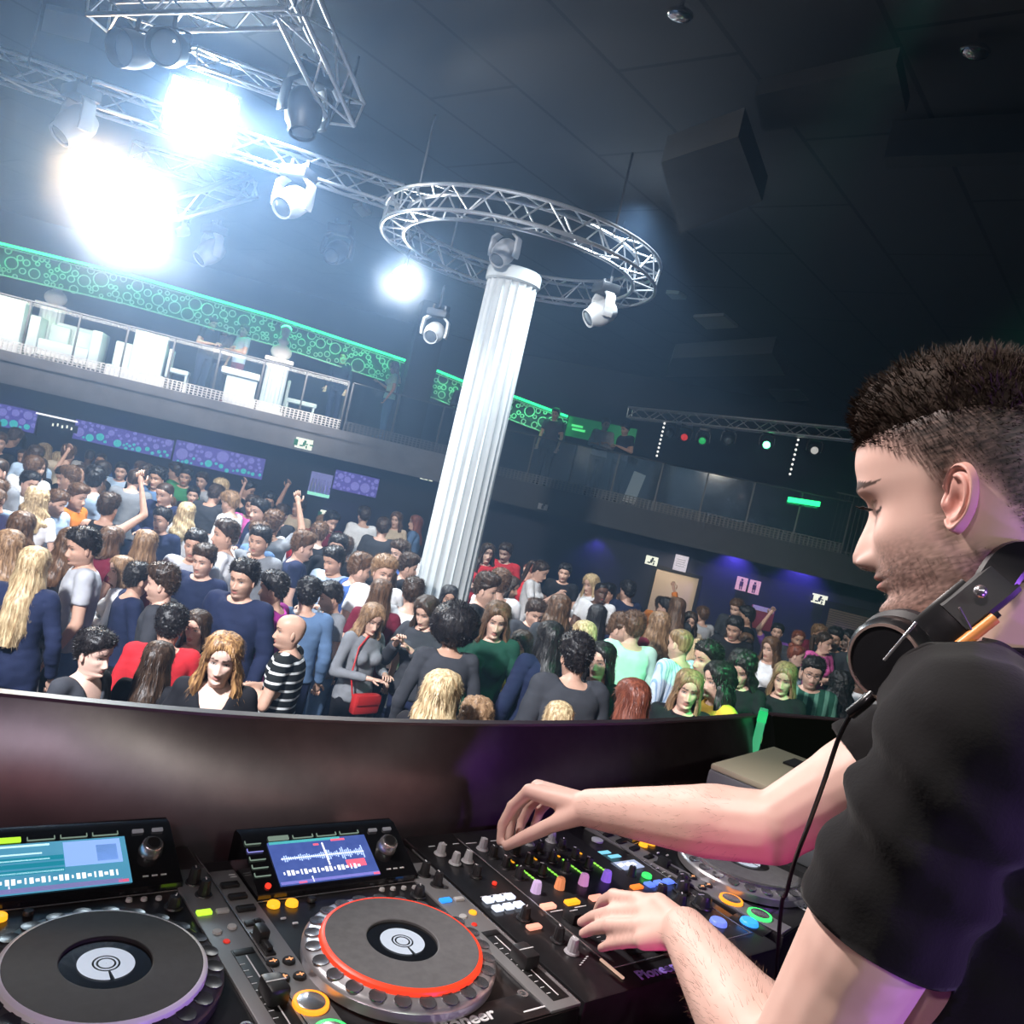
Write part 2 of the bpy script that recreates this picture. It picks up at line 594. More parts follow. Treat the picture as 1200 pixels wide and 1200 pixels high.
def body_variant(g, pose):
    """mesh of one continuous body + arrays that tell where the clothes go"""
    key = (g, pose)
    if key in _BODY:
        return _BODY[key]
    F = g == 'F'
    re, rw, le, lw, hp, hy = POSES[pose]
    sh = 0.152 if F else 0.178
    k = 0.86 if F else 1.0
    rs, ls = (-sh, 0.012, 1.425), (sh, 0.012, 1.425)
    mb = MB()
    if F:
        T = [(0.84, .150, .105), (0.92, .170, .118), (1.0, .160, .112), (1.10, .128, .092), (1.2, .136, .098), (1.29, .152, .105), (1.37, .160, .098), (1.43, .130, .078), (1.47, .070, .058)]
    else:
        T = [(0.84, .140, .105), (0.92, .160, .112), (1.0, .158, .110), (1.10, .152, .104), (1.2, .165, .112), (1.29, .180, .120), (1.37, .185, .114), (1.43, .155, .088), (1.47, .080, .064)]
    rings = [[Vector((a * math.copysign(abs(math.cos(q)) ** 0.85, math.cos(q)), b * math.copysign(abs(math.sin(q)) ** 0.9, math.sin(q)) + 0.01, z)) for q in [2 * PI * i / 24 for i in range(24)]] for z, a, b in T]
    mb.loft(rings)
    if F:
        for s in (-1, 1):
            mb.ellipsoid((s * 0.072, -0.075, 1.275), (0.062, 0.062, 0.060), n=14, m=10)
    mb.capsule((0, 0.012, 1.40), (0, -0.005, 1.55), 0.058 * (0.88 if F else 1), 0.052 * (0.86 if F else 1.0))
    for s, S, E_, Wr in ((-1, rs, re, rw), (1, ls, le, lw)):
        S, E_, Wr = Vector(S), Vector(E_), Vector(Wr)
        mb.capsule((s * 0.08, 0.012, 1.425), S, 0.054 * k, 0.056 * k)
        mb.capsule(S, E_, 0.054 * k, 0.041 * k)
        mb.capsule(E_, Wr, 0.043 * k, 0.028 * k)
        d = (Wr - E_).normalized()
        cu = Vector((0, 0, -1)) if abs(d.z) < 0.7 else Vector((0, -1, 0))
        cu = (cu - d * cu.dot(d)).normalized()
        la = d.cross(cu)
        M = Matrix((la, cu, d)).transposed()
        mb.ellipsoid(Wr + d * 0.055, (0.040 * k, 0.017, 0.055), M, n=12, m=8)
        mb.capsule((s * 0.088, 0.01, 0.90), (s * 0.095, 0.0, 0.50), 0.090, 0.060)
        mb.capsule((s * 0.095, 0.0, 0.50), (s * 0.10, 0.03, 0.09), 0.060, 0.040)
        mb.capsule((s * 0.10, 0.04, 0.045), (s * 0.115, -0.13, 0.035), 0.042, 0.034)
    me = remesh(mb, 0.0145, 5)
    P = np.empty(len(me.vertices) * 3)
    me.vertices.foreach_get('co', P)
    P = P.reshape(-1, 3)
    Fs = [tuple(p.vertices) for p in me.polygons]
    N = np.empty(len(me.vertices) * 3)
    me.vertices.foreach_get('normal', N)
    N = N.reshape(-1, 3)
    # head
    HP, HFc, paint = head_mesh(fem=1.0 if F else 0.0, stubble=0.0 if F else 0.35)
    R = Matrix.Rotation(math.radians(hy), 3, 'Z') @ Matrix.Rotation(math.radians(hp), 3, 'X')
    Hm = np.array(R)
    sc = 0.97 if F else 1.0
    # the neck part of the head turns less than the face
    pivot = np.array(HEADC) + np.array([0, 0.03, -0.09])
    wgt = sstep(-0.17, -0.10, HP[:, 2])[:, None]
    flat = HP * sc + np.array(HEADC)
    rot = (flat - pivot) @ Hm.T + pivot
    HPw = flat * (1 - wgt) + rot * wgt
    V = [tuple(p) for p in P]
    Fc = list(Fs)
    o = len(V)
    V += [tuple(p) for p in HPw]
    Fc += [tuple(i + o for i in f) for f in HFc]
    pa = np.zeros((len(P), 4))
    pa = np.vstack([pa, paint])
    ex = MB()
    for s in (-1, 1):
        e = ear_rings(s)
        e.v = [tuple(np.array(R @ (Vector(v) * sc + HEADC - Vector(pivot))) + pivot) for v in e.v]
        ex.add(e.v, e.f)
    for s, E_, Wr in ((-1, re, rw), (1, le, lw)):
        E_, Wr = Vector(E_), Vector(Wr)
        d = (Wr - E_).normalized()
        cu = Vector((0, 0, -1)) if abs(d.z) < 0.7 else Vector((0, -1, 0))
        fingers_for(ex, Wr + d * 0.10, d, cu, s if d.z > -0.7 else -s)
    o = len(V)
    V += ex.v
    Fc += [tuple(i + o for i in f) for f in ex.f]
    pa = np.vstack([pa, np.zeros((len(ex.v), 4))])
    m2 = bpy.data.meshes.new('person_body')
    m2.from_pydata(V, [], Fc)
    at = m2.attributes.new('paint', 'FLOAT_COLOR', 'POINT')
    at.data.foreach_set('color', pa.astype(np.float32).ravel())
    m2.materials.append(None)
    bm = bmesh.new()
    bm.from_mesh(m2)
    bmesh.ops.recalc_face_normals(bm, faces=list(bm.faces))
    bm.to_mesh(m2)
    bm.free()
    m2.shade_smooth()
    # which part of the body every vertex belongs to
    segs = {'torso': ((0, 0.01, 0.95), (0, 0.01, 1.40)), 'neck': ((0, 0, 1.50), (0, 0, 1.6)),
            'sr': ((-0.09, 0.012, 1.41), rs), 'sl': ((0.09, 0.012, 1.41), ls),
            'ur': (rs, re), 'ul': (ls, le), 'fr': (re, Vector(rw) + (Vector(rw) - Vector(re)).normalized() * 0.12), 'fl': (le, Vector(lw) + (Vector(lw) - Vector(le)).normalized() * 0.12)}
    segs['lr'] = ((-0.088, 0.01, 0.86), (-0.10, 0.03, 0.06))
    segs['ll'] = ((0.088, 0.01, 0.86), (0.10, 0.03, 0.06))
    rad = {'lr': 0.08, 'll': 0.08, 'torso': 0.13, 'neck': 0.05, 'sr': 0.06, 'sl': 0.06, 'ur': 0.05, 'ul': 0.05, 'fr': 0.036, 'fl': 0.036}
    ds, ts = [], []
    for q in segs:
        d_, t_ = seg_param(P, *segs[q])
        ds.append(d_ - rad[q])
        ts.append(t_)
    ds, ts = np.array(ds), np.array(ts)
    lab = np.argmin(ds, axis=0)
    tp = ts[lab, np.arange(len(P))]
    names = list(segs)
    lab = np.where(np.isin(lab, [names.index('lr'), names.index('ll')]), names.index('torso'), lab)
    info = dict(P=P, N=N, F=Fs, lab=lab, tp=tp, names=names, R=R, pivot=pivot, sc=sc, mesh=m2, tops={}, g=g, wr=Vector(rw), dr=(Vector(rw) - Vector(re)).normalized(), wl=Vector(lw))
    del me
    _BODY[key] = info
    return info


def cloth(info, keep, off, seed, name, wrinkle=0.006, hem_smooth=6):
    P, N, Fs = info['P'], info['N'], info['F']
    fk = [f for f in Fs if all(keep[i] for i in f)]
    used = sorted({i for f in fk for i in f})
    idx = {i: j for j, i in enumerate(used)}
    V = []
    for i in used:
        p = Vector(P[i])
        n = mnoise.noise(p * 9 + Vector((seed, 0, 0)))
        V.append(p + Vector(N[i]) * (off + wrinkle * n + 0.5 * wrinkle * mnoise.noise(Vector((p.x * 18, p.y * 18, p.z * 30)))))
    n0 = len(V)
    # hem: a second layer inside, joined at the open edges
    V2 = V + [Vector(P[i]) + Vector(N[i]) * 0.002 for i in used]
    F1 = [tuple(idx[i] for i in f) for f in fk]
    ec = {}
    for f in F1:
        for a, b in zip(f, f[1:] + f[:1]):
            ec[(a, b)] = 1
    nbr = {}
    for (a, b) in ec:
        if (b, a) not in ec:
            nbr.setdefault(a, []).append(b)
            nbr.setdefault(b, []).append(a)
    for _ in range(hem_smooth):           # an even hem
        new = {a: (V2[a] * 0.4 + sum((V2[c] for c in q), Vector()) / len(q) * 0.6, V2[a + n0] * 0.4 + sum((V2[c + n0] for c in q), Vector()) / len(q) * 0.6) for a, q in nbr.items()}
        for a, (p0, p1) in new.items():
            V2[a], V2[a + n0] = p0, p1
    F2 = list(F1)
    for (a, b) in ec:
        if (b, a) not in ec:
            F2.append((b, a, a + n0, b + n0))
    me = bpy.data.meshes.new(name)
    me.from_pydata([tuple(v) for v in V2], [], F2)
    me.materials.append(None)
    me.validate()
    me.shade_smooth()
    return me


def top_mesh(info, style):
    if style in info['tops']:
        return info['tops'][style]
    P, lab, tp, nm = info['P'], info['lab'], info['tp'], info['names']
    L = np.array([nm[i] for i in lab])
    z = P[:, 2]
    neckline = 1.462 if style not in ('tank', 'vneck') else 1.40
    tors = np.isin(L, ['torso', 'sr', 'sl'])
    hem = 0.90 if style != 'crop' else 1.06
    if style == 'coat':
        hem = 0.50
    rxy = np.hypot(P[:, 0], P[:, 1] - 0.012)
    hole = 0.088 if info['g'] == 'M' else 0.080
    open_ = (z < 1.445) | (rxy > hole)
    keep = tors & (z > hem) & open_
    if style in ('tank', 'vneck'):
        front = (P[:, 1] < 0) & (np.abs(P[:, 0]) < 0.075 - (1.46 - np.clip(z, 1.3, 1.46)) * 0.4)
        keep = tors & (z > hem) & open_ & ~(front & (z > 1.33))
        if style == 'tank':
            keep &= ~((np.abs(P[:, 0]) > 0.115) & (z > 1.36))
    if style == 'coat':
        keep = (tors & open_) | ((z <= 0.95) & (z > hem))
        keep &= ~np.isin(L, ['fr', 'fl', 'ur', 'ul'])
    if style in ('tee', 'vneck', 'crop'):
        keep |= np.isin(L, ['ur', 'ul']) & (tp < 0.62)
    if style in ('long', 'jacket', 'hoodie', 'coat'):
        keep |= np.isin(L, ['ur', 'ul']) | (np.isin(L, ['fr', 'fl']) & (tp < 0.66))
    off = {'jacket': 0.020, 'hoodie': 0.022, 'coat': 0.018}.get(style, 0.011)
    me = cloth(info, keep, off, len(info['tops']) * 3.1, 'top_' + style, 0.010 if style in ('jacket', 'hoodie', 'coat') else 0.007)
    info['tops'][style] = me
    return me


def trousers_mesh(info):
    if 'trousers' in info['tops']:
        return info['tops']['trousers']
    P = info['P']
    L = np.array([info['names'][i] for i in info['lab']])
    keep = (P[:, 2] < 0.97) & (L == 'torso')
    me = cloth(info, keep, 0.008, 1.7, 'trousers', 0.006)
    info['tops']['trousers'] = me
    return me


_HAIR = {}


def hair_mesh(style):
    if style in _HAIR:
        return _HAIR[style]
    mb = MB()

    hidden = set()

    def cap(th, top=0.0, nt=52, nz=30, lift=0.0, amp=0.004, freq=45, low=-0.075, front=0.062, sideburn=-0.012, framing=False):
        t = np.arange(nt) * 2 * PI / nt
        zz = np.concatenate([np.linspace(-0.10, 0.09, nz, endpoint=False), np.linspace(0.09, 0.1215, 8)])
        T, Z = np.meshgrid(t, zz)
        P = head_surface(T, Z, 0, 0).reshape(-1, 3)
        Tf = np.where(T > PI, 2 * PI - T, T).ravel()
        Zf = Z.ravel()
        line = np.interp(Tf, [0, 0.5, 0.9, 1.25, 1.5, 1.75, 1.95, PI], [front, front - 0.002, 0.045, 0.02, sideburn, 0.0, low + 0.03, low])
        if framing:
            line = np.interp(Tf, [0, 0.30, 0.62, 0.95, 1.25, 1.6, PI], [front, front - 0.006, 0.034, -0.015, -0.075, -0.1, -0.1])
        line = line + 0.006 * np.array([mnoise.noise(Vector((math.cos(a_) * 6, math.sin(a_) * 6, 3.0))) for a_ in T.ravel()])
        k = sstep(-0.006, 0.014, Zf - line)
        c = np.array([0, 0.012, 0.02])
        d = P - c
        d /= np.linalg.norm(d, axis=1)[:, None]
        up = sstep(0.05, 0.12, Zf)
        nn = np.array([mnoise.noise(Vector(p) * freq) + 0.5 * mnoise.noise(Vector(p) * freq * 2.3) for p in P])
        off = (-0.012) * (1 - k) + k * (th * (0.30 + 0.70 * sstep(0.0, 0.045, Zf - line)) * (0.6 + 0.4 * sstep(-0.03, 0.06, Zf)) + top * up + amp * nn)
        Q = P + d * off[:, None]
        Q[:, 1] += -lift * up * np.exp(-((P[:, 1] + 0.06) / 0.05) ** 2)
        F = []
        for i in range(len(zz) - 1):
            for q in range(nt):
                l = (q + 1) % nt
                F.append((i * nt + q, i * nt + l, (i + 1) * nt + l, (i + 1) * nt + q))
        F.append(tuple(range((len(zz) - 1) * nt, len(zz) * nt)))
        hidden.update(len(mb.v) + int(q) for q in np.where(k < 0.6)[0])
        mb.add([tuple(p) for p in Q], F)

    def fall(L, spread=0.03, wave=0.0, a0=0.95, rows=26, cols=34, top=0.10, fore=0.0):
        """hair hanging from crown to z = -L round the back and sides, a thick shell"""
        rings = []
        for i in range(rows):
            s = i / (rows - 1)
            z = top - s * (L + top)
            h = float(sstep(0.02, -0.12, np.array(z)))
            zc = max(min(z, 0.1), -0.03)
            wv = float(cubic(HZ, HW, np.array(zc))) + 0.016 + spread * sstep(0.0, 1.0, np.array(s)) + 0.02 * h
            bv = float(cubic(HZ, HB, np.array(zc))) + 0.018 + 0.012 * h + 0.048 * float(sstep(-0.11, -0.25, np.array(z)))
            if z > 0.05:
                q = math.sqrt(max(0.05, 1 - ((z - 0.0) / 0.142) ** 2))
                wv = min(wv, 0.094 * q + 0.008)
                bv = min(bv, 0.118 * q + 0.01)
            tap = 1 - 0.35 * float(sstep(0.8, 1.0, np.array(s)))
            outer, inner = [], []
            for k in range(cols):
                a = a0 + (2 * PI - 2 * a0) * k / (cols - 1)
                rid = 0.006 * mnoise.noise(Vector((a * 7, z * 3, 2.0))) + 0.004 * mnoise.noise(Vector((a * 19, z * 5, 0)))
                wav = wave * math.sin(z * 55 + a * 3 + 2 * mnoise.noise(Vector((a * 2, z * 4, 5))))
                sx, cy = math.sin(a), -math.cos(a)
                r = 1 + (rid + wav) / 0.09
                px, py = wv * sx * r * tap, 0.012 + (bv * cy if cy > 0 else 0.075 * cy - fore * h) * r
                outer.append(Vector((px, py, z - 0.012 * mnoise.noise(Vector((a * 9, 0, 0))) * s)))
                th = 0.022 if z < -0.02 else 0.03
                inner.append(Vector((px * (1 - th / 0.09), 0.012 + (py - 0.012) * (1 - th / 0.10), z)))
            rings.append(outer + inner[::-1])
        mb.loft(rings)

    if style == 'short':
        cap(0.017, 0.015, amp=0.008, freq=55, lift=0.006)
    elif style == 'quiff':
        cap(0.012, 0.028, lift=0.016, amp=0.010, freq=60)
    elif style == 'buzz':
        cap(0.004, 0.0, amp=0.001)
    elif style == 'curly':
        cap(0.026, 0.016, amp=0.012, freq=60, low=-0.085)
    elif style == 'long':
        cap(0.016, 0.006, amp=0.004, front=0.070, framing=True)
        fall(0.34, 0.012)
    elif style == 'wavy':
        cap(0.020, 0.008, amp=0.006, front=0.070, framing=True)
        fall(0.32, 0.035, 0.0055, a0=0.85, fore=0.02)
    elif style == 'verylong':
        cap(0.018, 0.006, amp=0.004, front=0.07, framing=True)
        fall(0.52, 0.018, 0.0015, a0=0.9)
    elif style == 'bob':
        cap(0.019, 0.008, amp=0.005, front=0.066, framing=True)
        fall(0.16, 0.02, a0=0.8)
    elif style == 'bighair':
        cap(0.034, 0.014, amp=0.014, freq=50, front=0.07, framing=True)
        fall(0.30, 0.06, 0.008, a0=0.8)
    elif style == 'afro':
        m = MB()
        m.ellipsoid((0, 0.03, 0.045), (0.165, 0.155, 0.15), n=48, m=32)
        for v in m.v:
            p = Vector(v)
            d = (p - Vector((0, 0.03, 0.045))).normalized()
            q = p + d * (0.012 * mnoise.noise(p * 40) + 0.008 * mnoise.noise(p * 95))
            if q.y < -0.045 and q.z < 0.085:      # keeps the face free
                q.y = -0.045
            mb.v.append(tuple(q))
        mb.f = list(m.f)
        mb.mi = list(m.mi)
    elif style in ('bun', 'ponytail'):
        cap(0.010, 0.002, amp=0.002, front=0.07)
        if style == 'bun':
            mb.ellipsoid((0, 0.085, 0.10), (0.042, 0.042, 0.038), n=16, m=10)
        else:
            mb.path([(0, 0.10, 0.05), (0, 0.15, 0.05), (0, 0.165, 0.0), (0.005, 0.155, -0.09), (0.01, 0.145, -0.2), (0.012, 0.14, -0.27)], [0.02, 0.03, 0.034, 0.032, 0.024, 0.006], n=12)
    if style != 'buzz':
        rr = random.Random(hash(style) % 1000 if False else len(style) * 7 + 3)
        base_v, base_f = list(mb.v), list(mb.f)
        quads = [f for f in base_f if len(f) == 4]
        longh = style in ('long', 'wavy', 'verylong', 'bob', 'bighair')
        for _ in range(2600 if longh else 1900):
            f = rr.choice(quads)
            if any(i in hidden for i in f):
                continue
            pts = [Vector(base_v[i]) for i in f]
            c = (pts[0] + pts[1] + pts[2] + pts[3]) / 4
            nrm = (pts[1] - pts[0]).cross(pts[3] - pts[0])
            if nrm.length < 1e-9:
                continue
            nrm.normalize()
            out = (c - Vector((0, 0.012, min(c.z, 0.02)))).normalized()
            if nrm.dot(out) < 0:
                nrm = -nrm
            if out.y < -0.8 and c.z < 0.045 or math.hypot(c.x, c.y - 0.012) < 0.05 and c.z < 0.09:
                continue
            if longh:
                d1 = (nrm * 0.25 + Vector((rr.uniform(-.25, .25), rr.uniform(-.2, .25), -1.0)) + Vector((out.x, out.y, 0)) * (0.3 if c.z < 0.05 else 1.2)).normalized()
                L, wd = rr.uniform(0.025, 0.05) * (1.0 if c.z < 0.05 else 0.5), 0.0020
            else:
                d1 = (nrm * 0.9 + Vector((rr.uniform(-.5, .5), rr.uniform(-.5, .5), rr.uniform(-.5, .3)))).normalized()
                L, wd = rr.uniform(0.010, 0.022), 0.0020
            w = d1.cross(nrm)
            if w.length < 1e-6:
                continue
            w = w.normalized() * wd
            c = c + nrm * 0.001
            mb.add([c - w, c + w, c + d1 * L], [(0, 1, 2)])
    me = mb.mesh('hair_' + style, [None] if False else [mat('hair_blank', (0.02, 0.02, 0.02))])
    _HAIR[style] = me
    return me


HAIRC = {'black': ((0.006, 0.005, 0.006), (0.022, 0.018, 0.018)), 'dark brown': ((0.016, 0.009, 0.006), (0.065, 0.036, 0.022)),
         'brown': ((0.045, 0.022, 0.012), (0.16, 0.085, 0.045)), 'light brown': ((0.13, 0.07, 0.035), (0.36, 0.22, 0.12)),
         'blond': ((0.30, 0.19, 0.09), (0.72, 0.56, 0.33)), 'auburn': ((0.10, 0.025, 0.015), (0.26, 0.075, 0.04)), 'grey': ((0.13, 0.13, 0.14), (0.35, 0.35, 0.36)),
         'ombre': ((0.09, 0.04, 0.02), (0.45, 0.25, 0.10))}
CLOTH = {'black': (0.010, 0.010, 0.013), 'charcoal': (0.04, 0.042, 0.05), 'grey': (0.20, 0.21, 0.23), 'light grey': (0.42, 0.43, 0.46), 'white': (0.78, 0.78, 0.80),
         'navy': (0.014, 0.020, 0.055), 'blue': (0.035, 0.08, 0.24), 'denim blue': (0.10, 0.17, 0.30), 'pale blue': (0.42, 0.53, 0.68), 'red': (0.50, 0.022, 0.03),
         'burgundy': (0.14, 0.012, 0.03), 'pink': (0.66, 0.12, 0.38), 'magenta': (0.34, 0.03, 0.24), 'yellow': (0.66, 0.40, 0.05), 'orange': (0.66, 0.20, 0.03),
         'green': (0.04, 0.20, 0.08), 'dark green': (0.012, 0.06, 0.04), 'mint': (0.45, 0.70, 0.58), 'beige': (0.52, 0.42, 0.31), 'purple': (0.16, 0.06, 0.30), 'brown': (0.10, 0.05, 0.03), 'gold': (0.45, 0.32, 0.08)}
TONES = [(0.62, 0.40, 0.31), (0.55, 0.34, 0.25), (0.68, 0.46, 0.37), (0.45, 0.27, 0.19)]
SKINS = [skin_mat('skin_%d' % i, t) for i, t in enumerate(TONES)] + [skin_mat('skin_dark', (0.12, 0.062, 0.04))]


def cmat(c):
    return mat('cloth_' + c, CLOTH[c], 0.85, spec=0.2, noise=0.12, nscale=8, bump=0.25)


def stripes_mat(name, c1, c2, scale, axis='Z', duty=0.5):
    if name in _M:
        return _M[name]
    m = mat(name, c1, 0.85, spec=0.2)
    nt = m.node_tree
    tc = nt.nodes.new('ShaderNodeTexCoord')
    sp = nt.nodes.new('ShaderNodeSeparateXYZ')
    mu = nt.nodes.new('ShaderNodeMath')
    mu.operation = 'MULTIPLY'
    mu.inputs[1].default_value = scale
    fr = nt.nodes.new('ShaderNodeMath')
    fr.operation = 'FRACT'
    gt = nt.nodes.new('ShaderNodeMath')
    gt.operation = 'GREATER_THAN'
    gt.inputs[1].default_value = duty
    mx = nt.nodes.new('ShaderNodeMix')
    mx.data_type = 'RGBA'
    mx.inputs[6].default_value = (*c1, 1)
    mx.inputs[7].default_value = (*c2, 1)
    L = nt.links.new
    L(tc.outputs['Object'], sp.inputs[0])
    L(sp.outputs[axis], mu.inputs[0])
    L(mu.outputs[0], fr.inputs[0])
    L(fr.outputs[0], gt.inputs[0])
    L(gt.outputs[0], mx.inputs[0])
    L(mx.outputs[2], nt.nodes['Principled BSDF'].inputs['Base Color'])
    return m


def slot(o, m):
    o.material_slots[0].link = 'OBJECT'
    o.material_slots[0].material = m


PEOPLE = []


def person(loc, face_deg, g='M', pose='down', hair='short', hc='black', top='tee', tc='black', bottom='navy', tone=0, H=1.72, group=None, topmat=None):
    """face_deg: 0 looks toward the stage (-Y), 90 looks toward -X"""
    info = body_variant(g, pose)
    o = bpy.data.objects.new('person', info['mesh'])
    COL.objects.link(o)
    slot(o, SKINS[tone])
    s = H / 1.725
    o.location = loc
    o.rotation_euler = (0, 0, -math.radians(face_deg))
    o.scale = (s, s, s)
    if group:
        o['group'] = group
    o['category'] = 'person'
    t = bpy.data.objects.new({'tee': 't_shirt', 'long': 'long_sleeved_top', 'tank': 'tank_top', 'vneck': 'v_neck_top', 'crop': 'crop_top', 'jacket': 'jacket', 'hoodie': 'hoodie', 'coat': 'long_cardigan'}[top], top_mesh(info, top))
    COL.objects.link(t)
    t.parent = o
    slot(t, topmat or cmat(tc))
    b = bpy.data.objects.new('trousers', trousers_mesh(info))
    COL.objects.link(b)
    b.parent = o
    slot(b, cmat(bottom))
    if hair != 'bald':
        h = bpy.data.objects.new('hair', hair_mesh(hair))
        COL.objects.link(h)
        h.parent = o
        slot(h, hair_mat('hair_' + hc, *HAIRC[hc]))
        R, pv = info['R'], Vector(info['pivot'])
        h.location = R @ (HEADC - pv) + pv
        h.rotation_euler = R.to_euler()
        h.scale = (info['sc'],) * 3
    PEOPLE.append(o)
    return o
# ------------------------------------------------------------------ the crowd
G = 'people dancing and standing on the club floor'
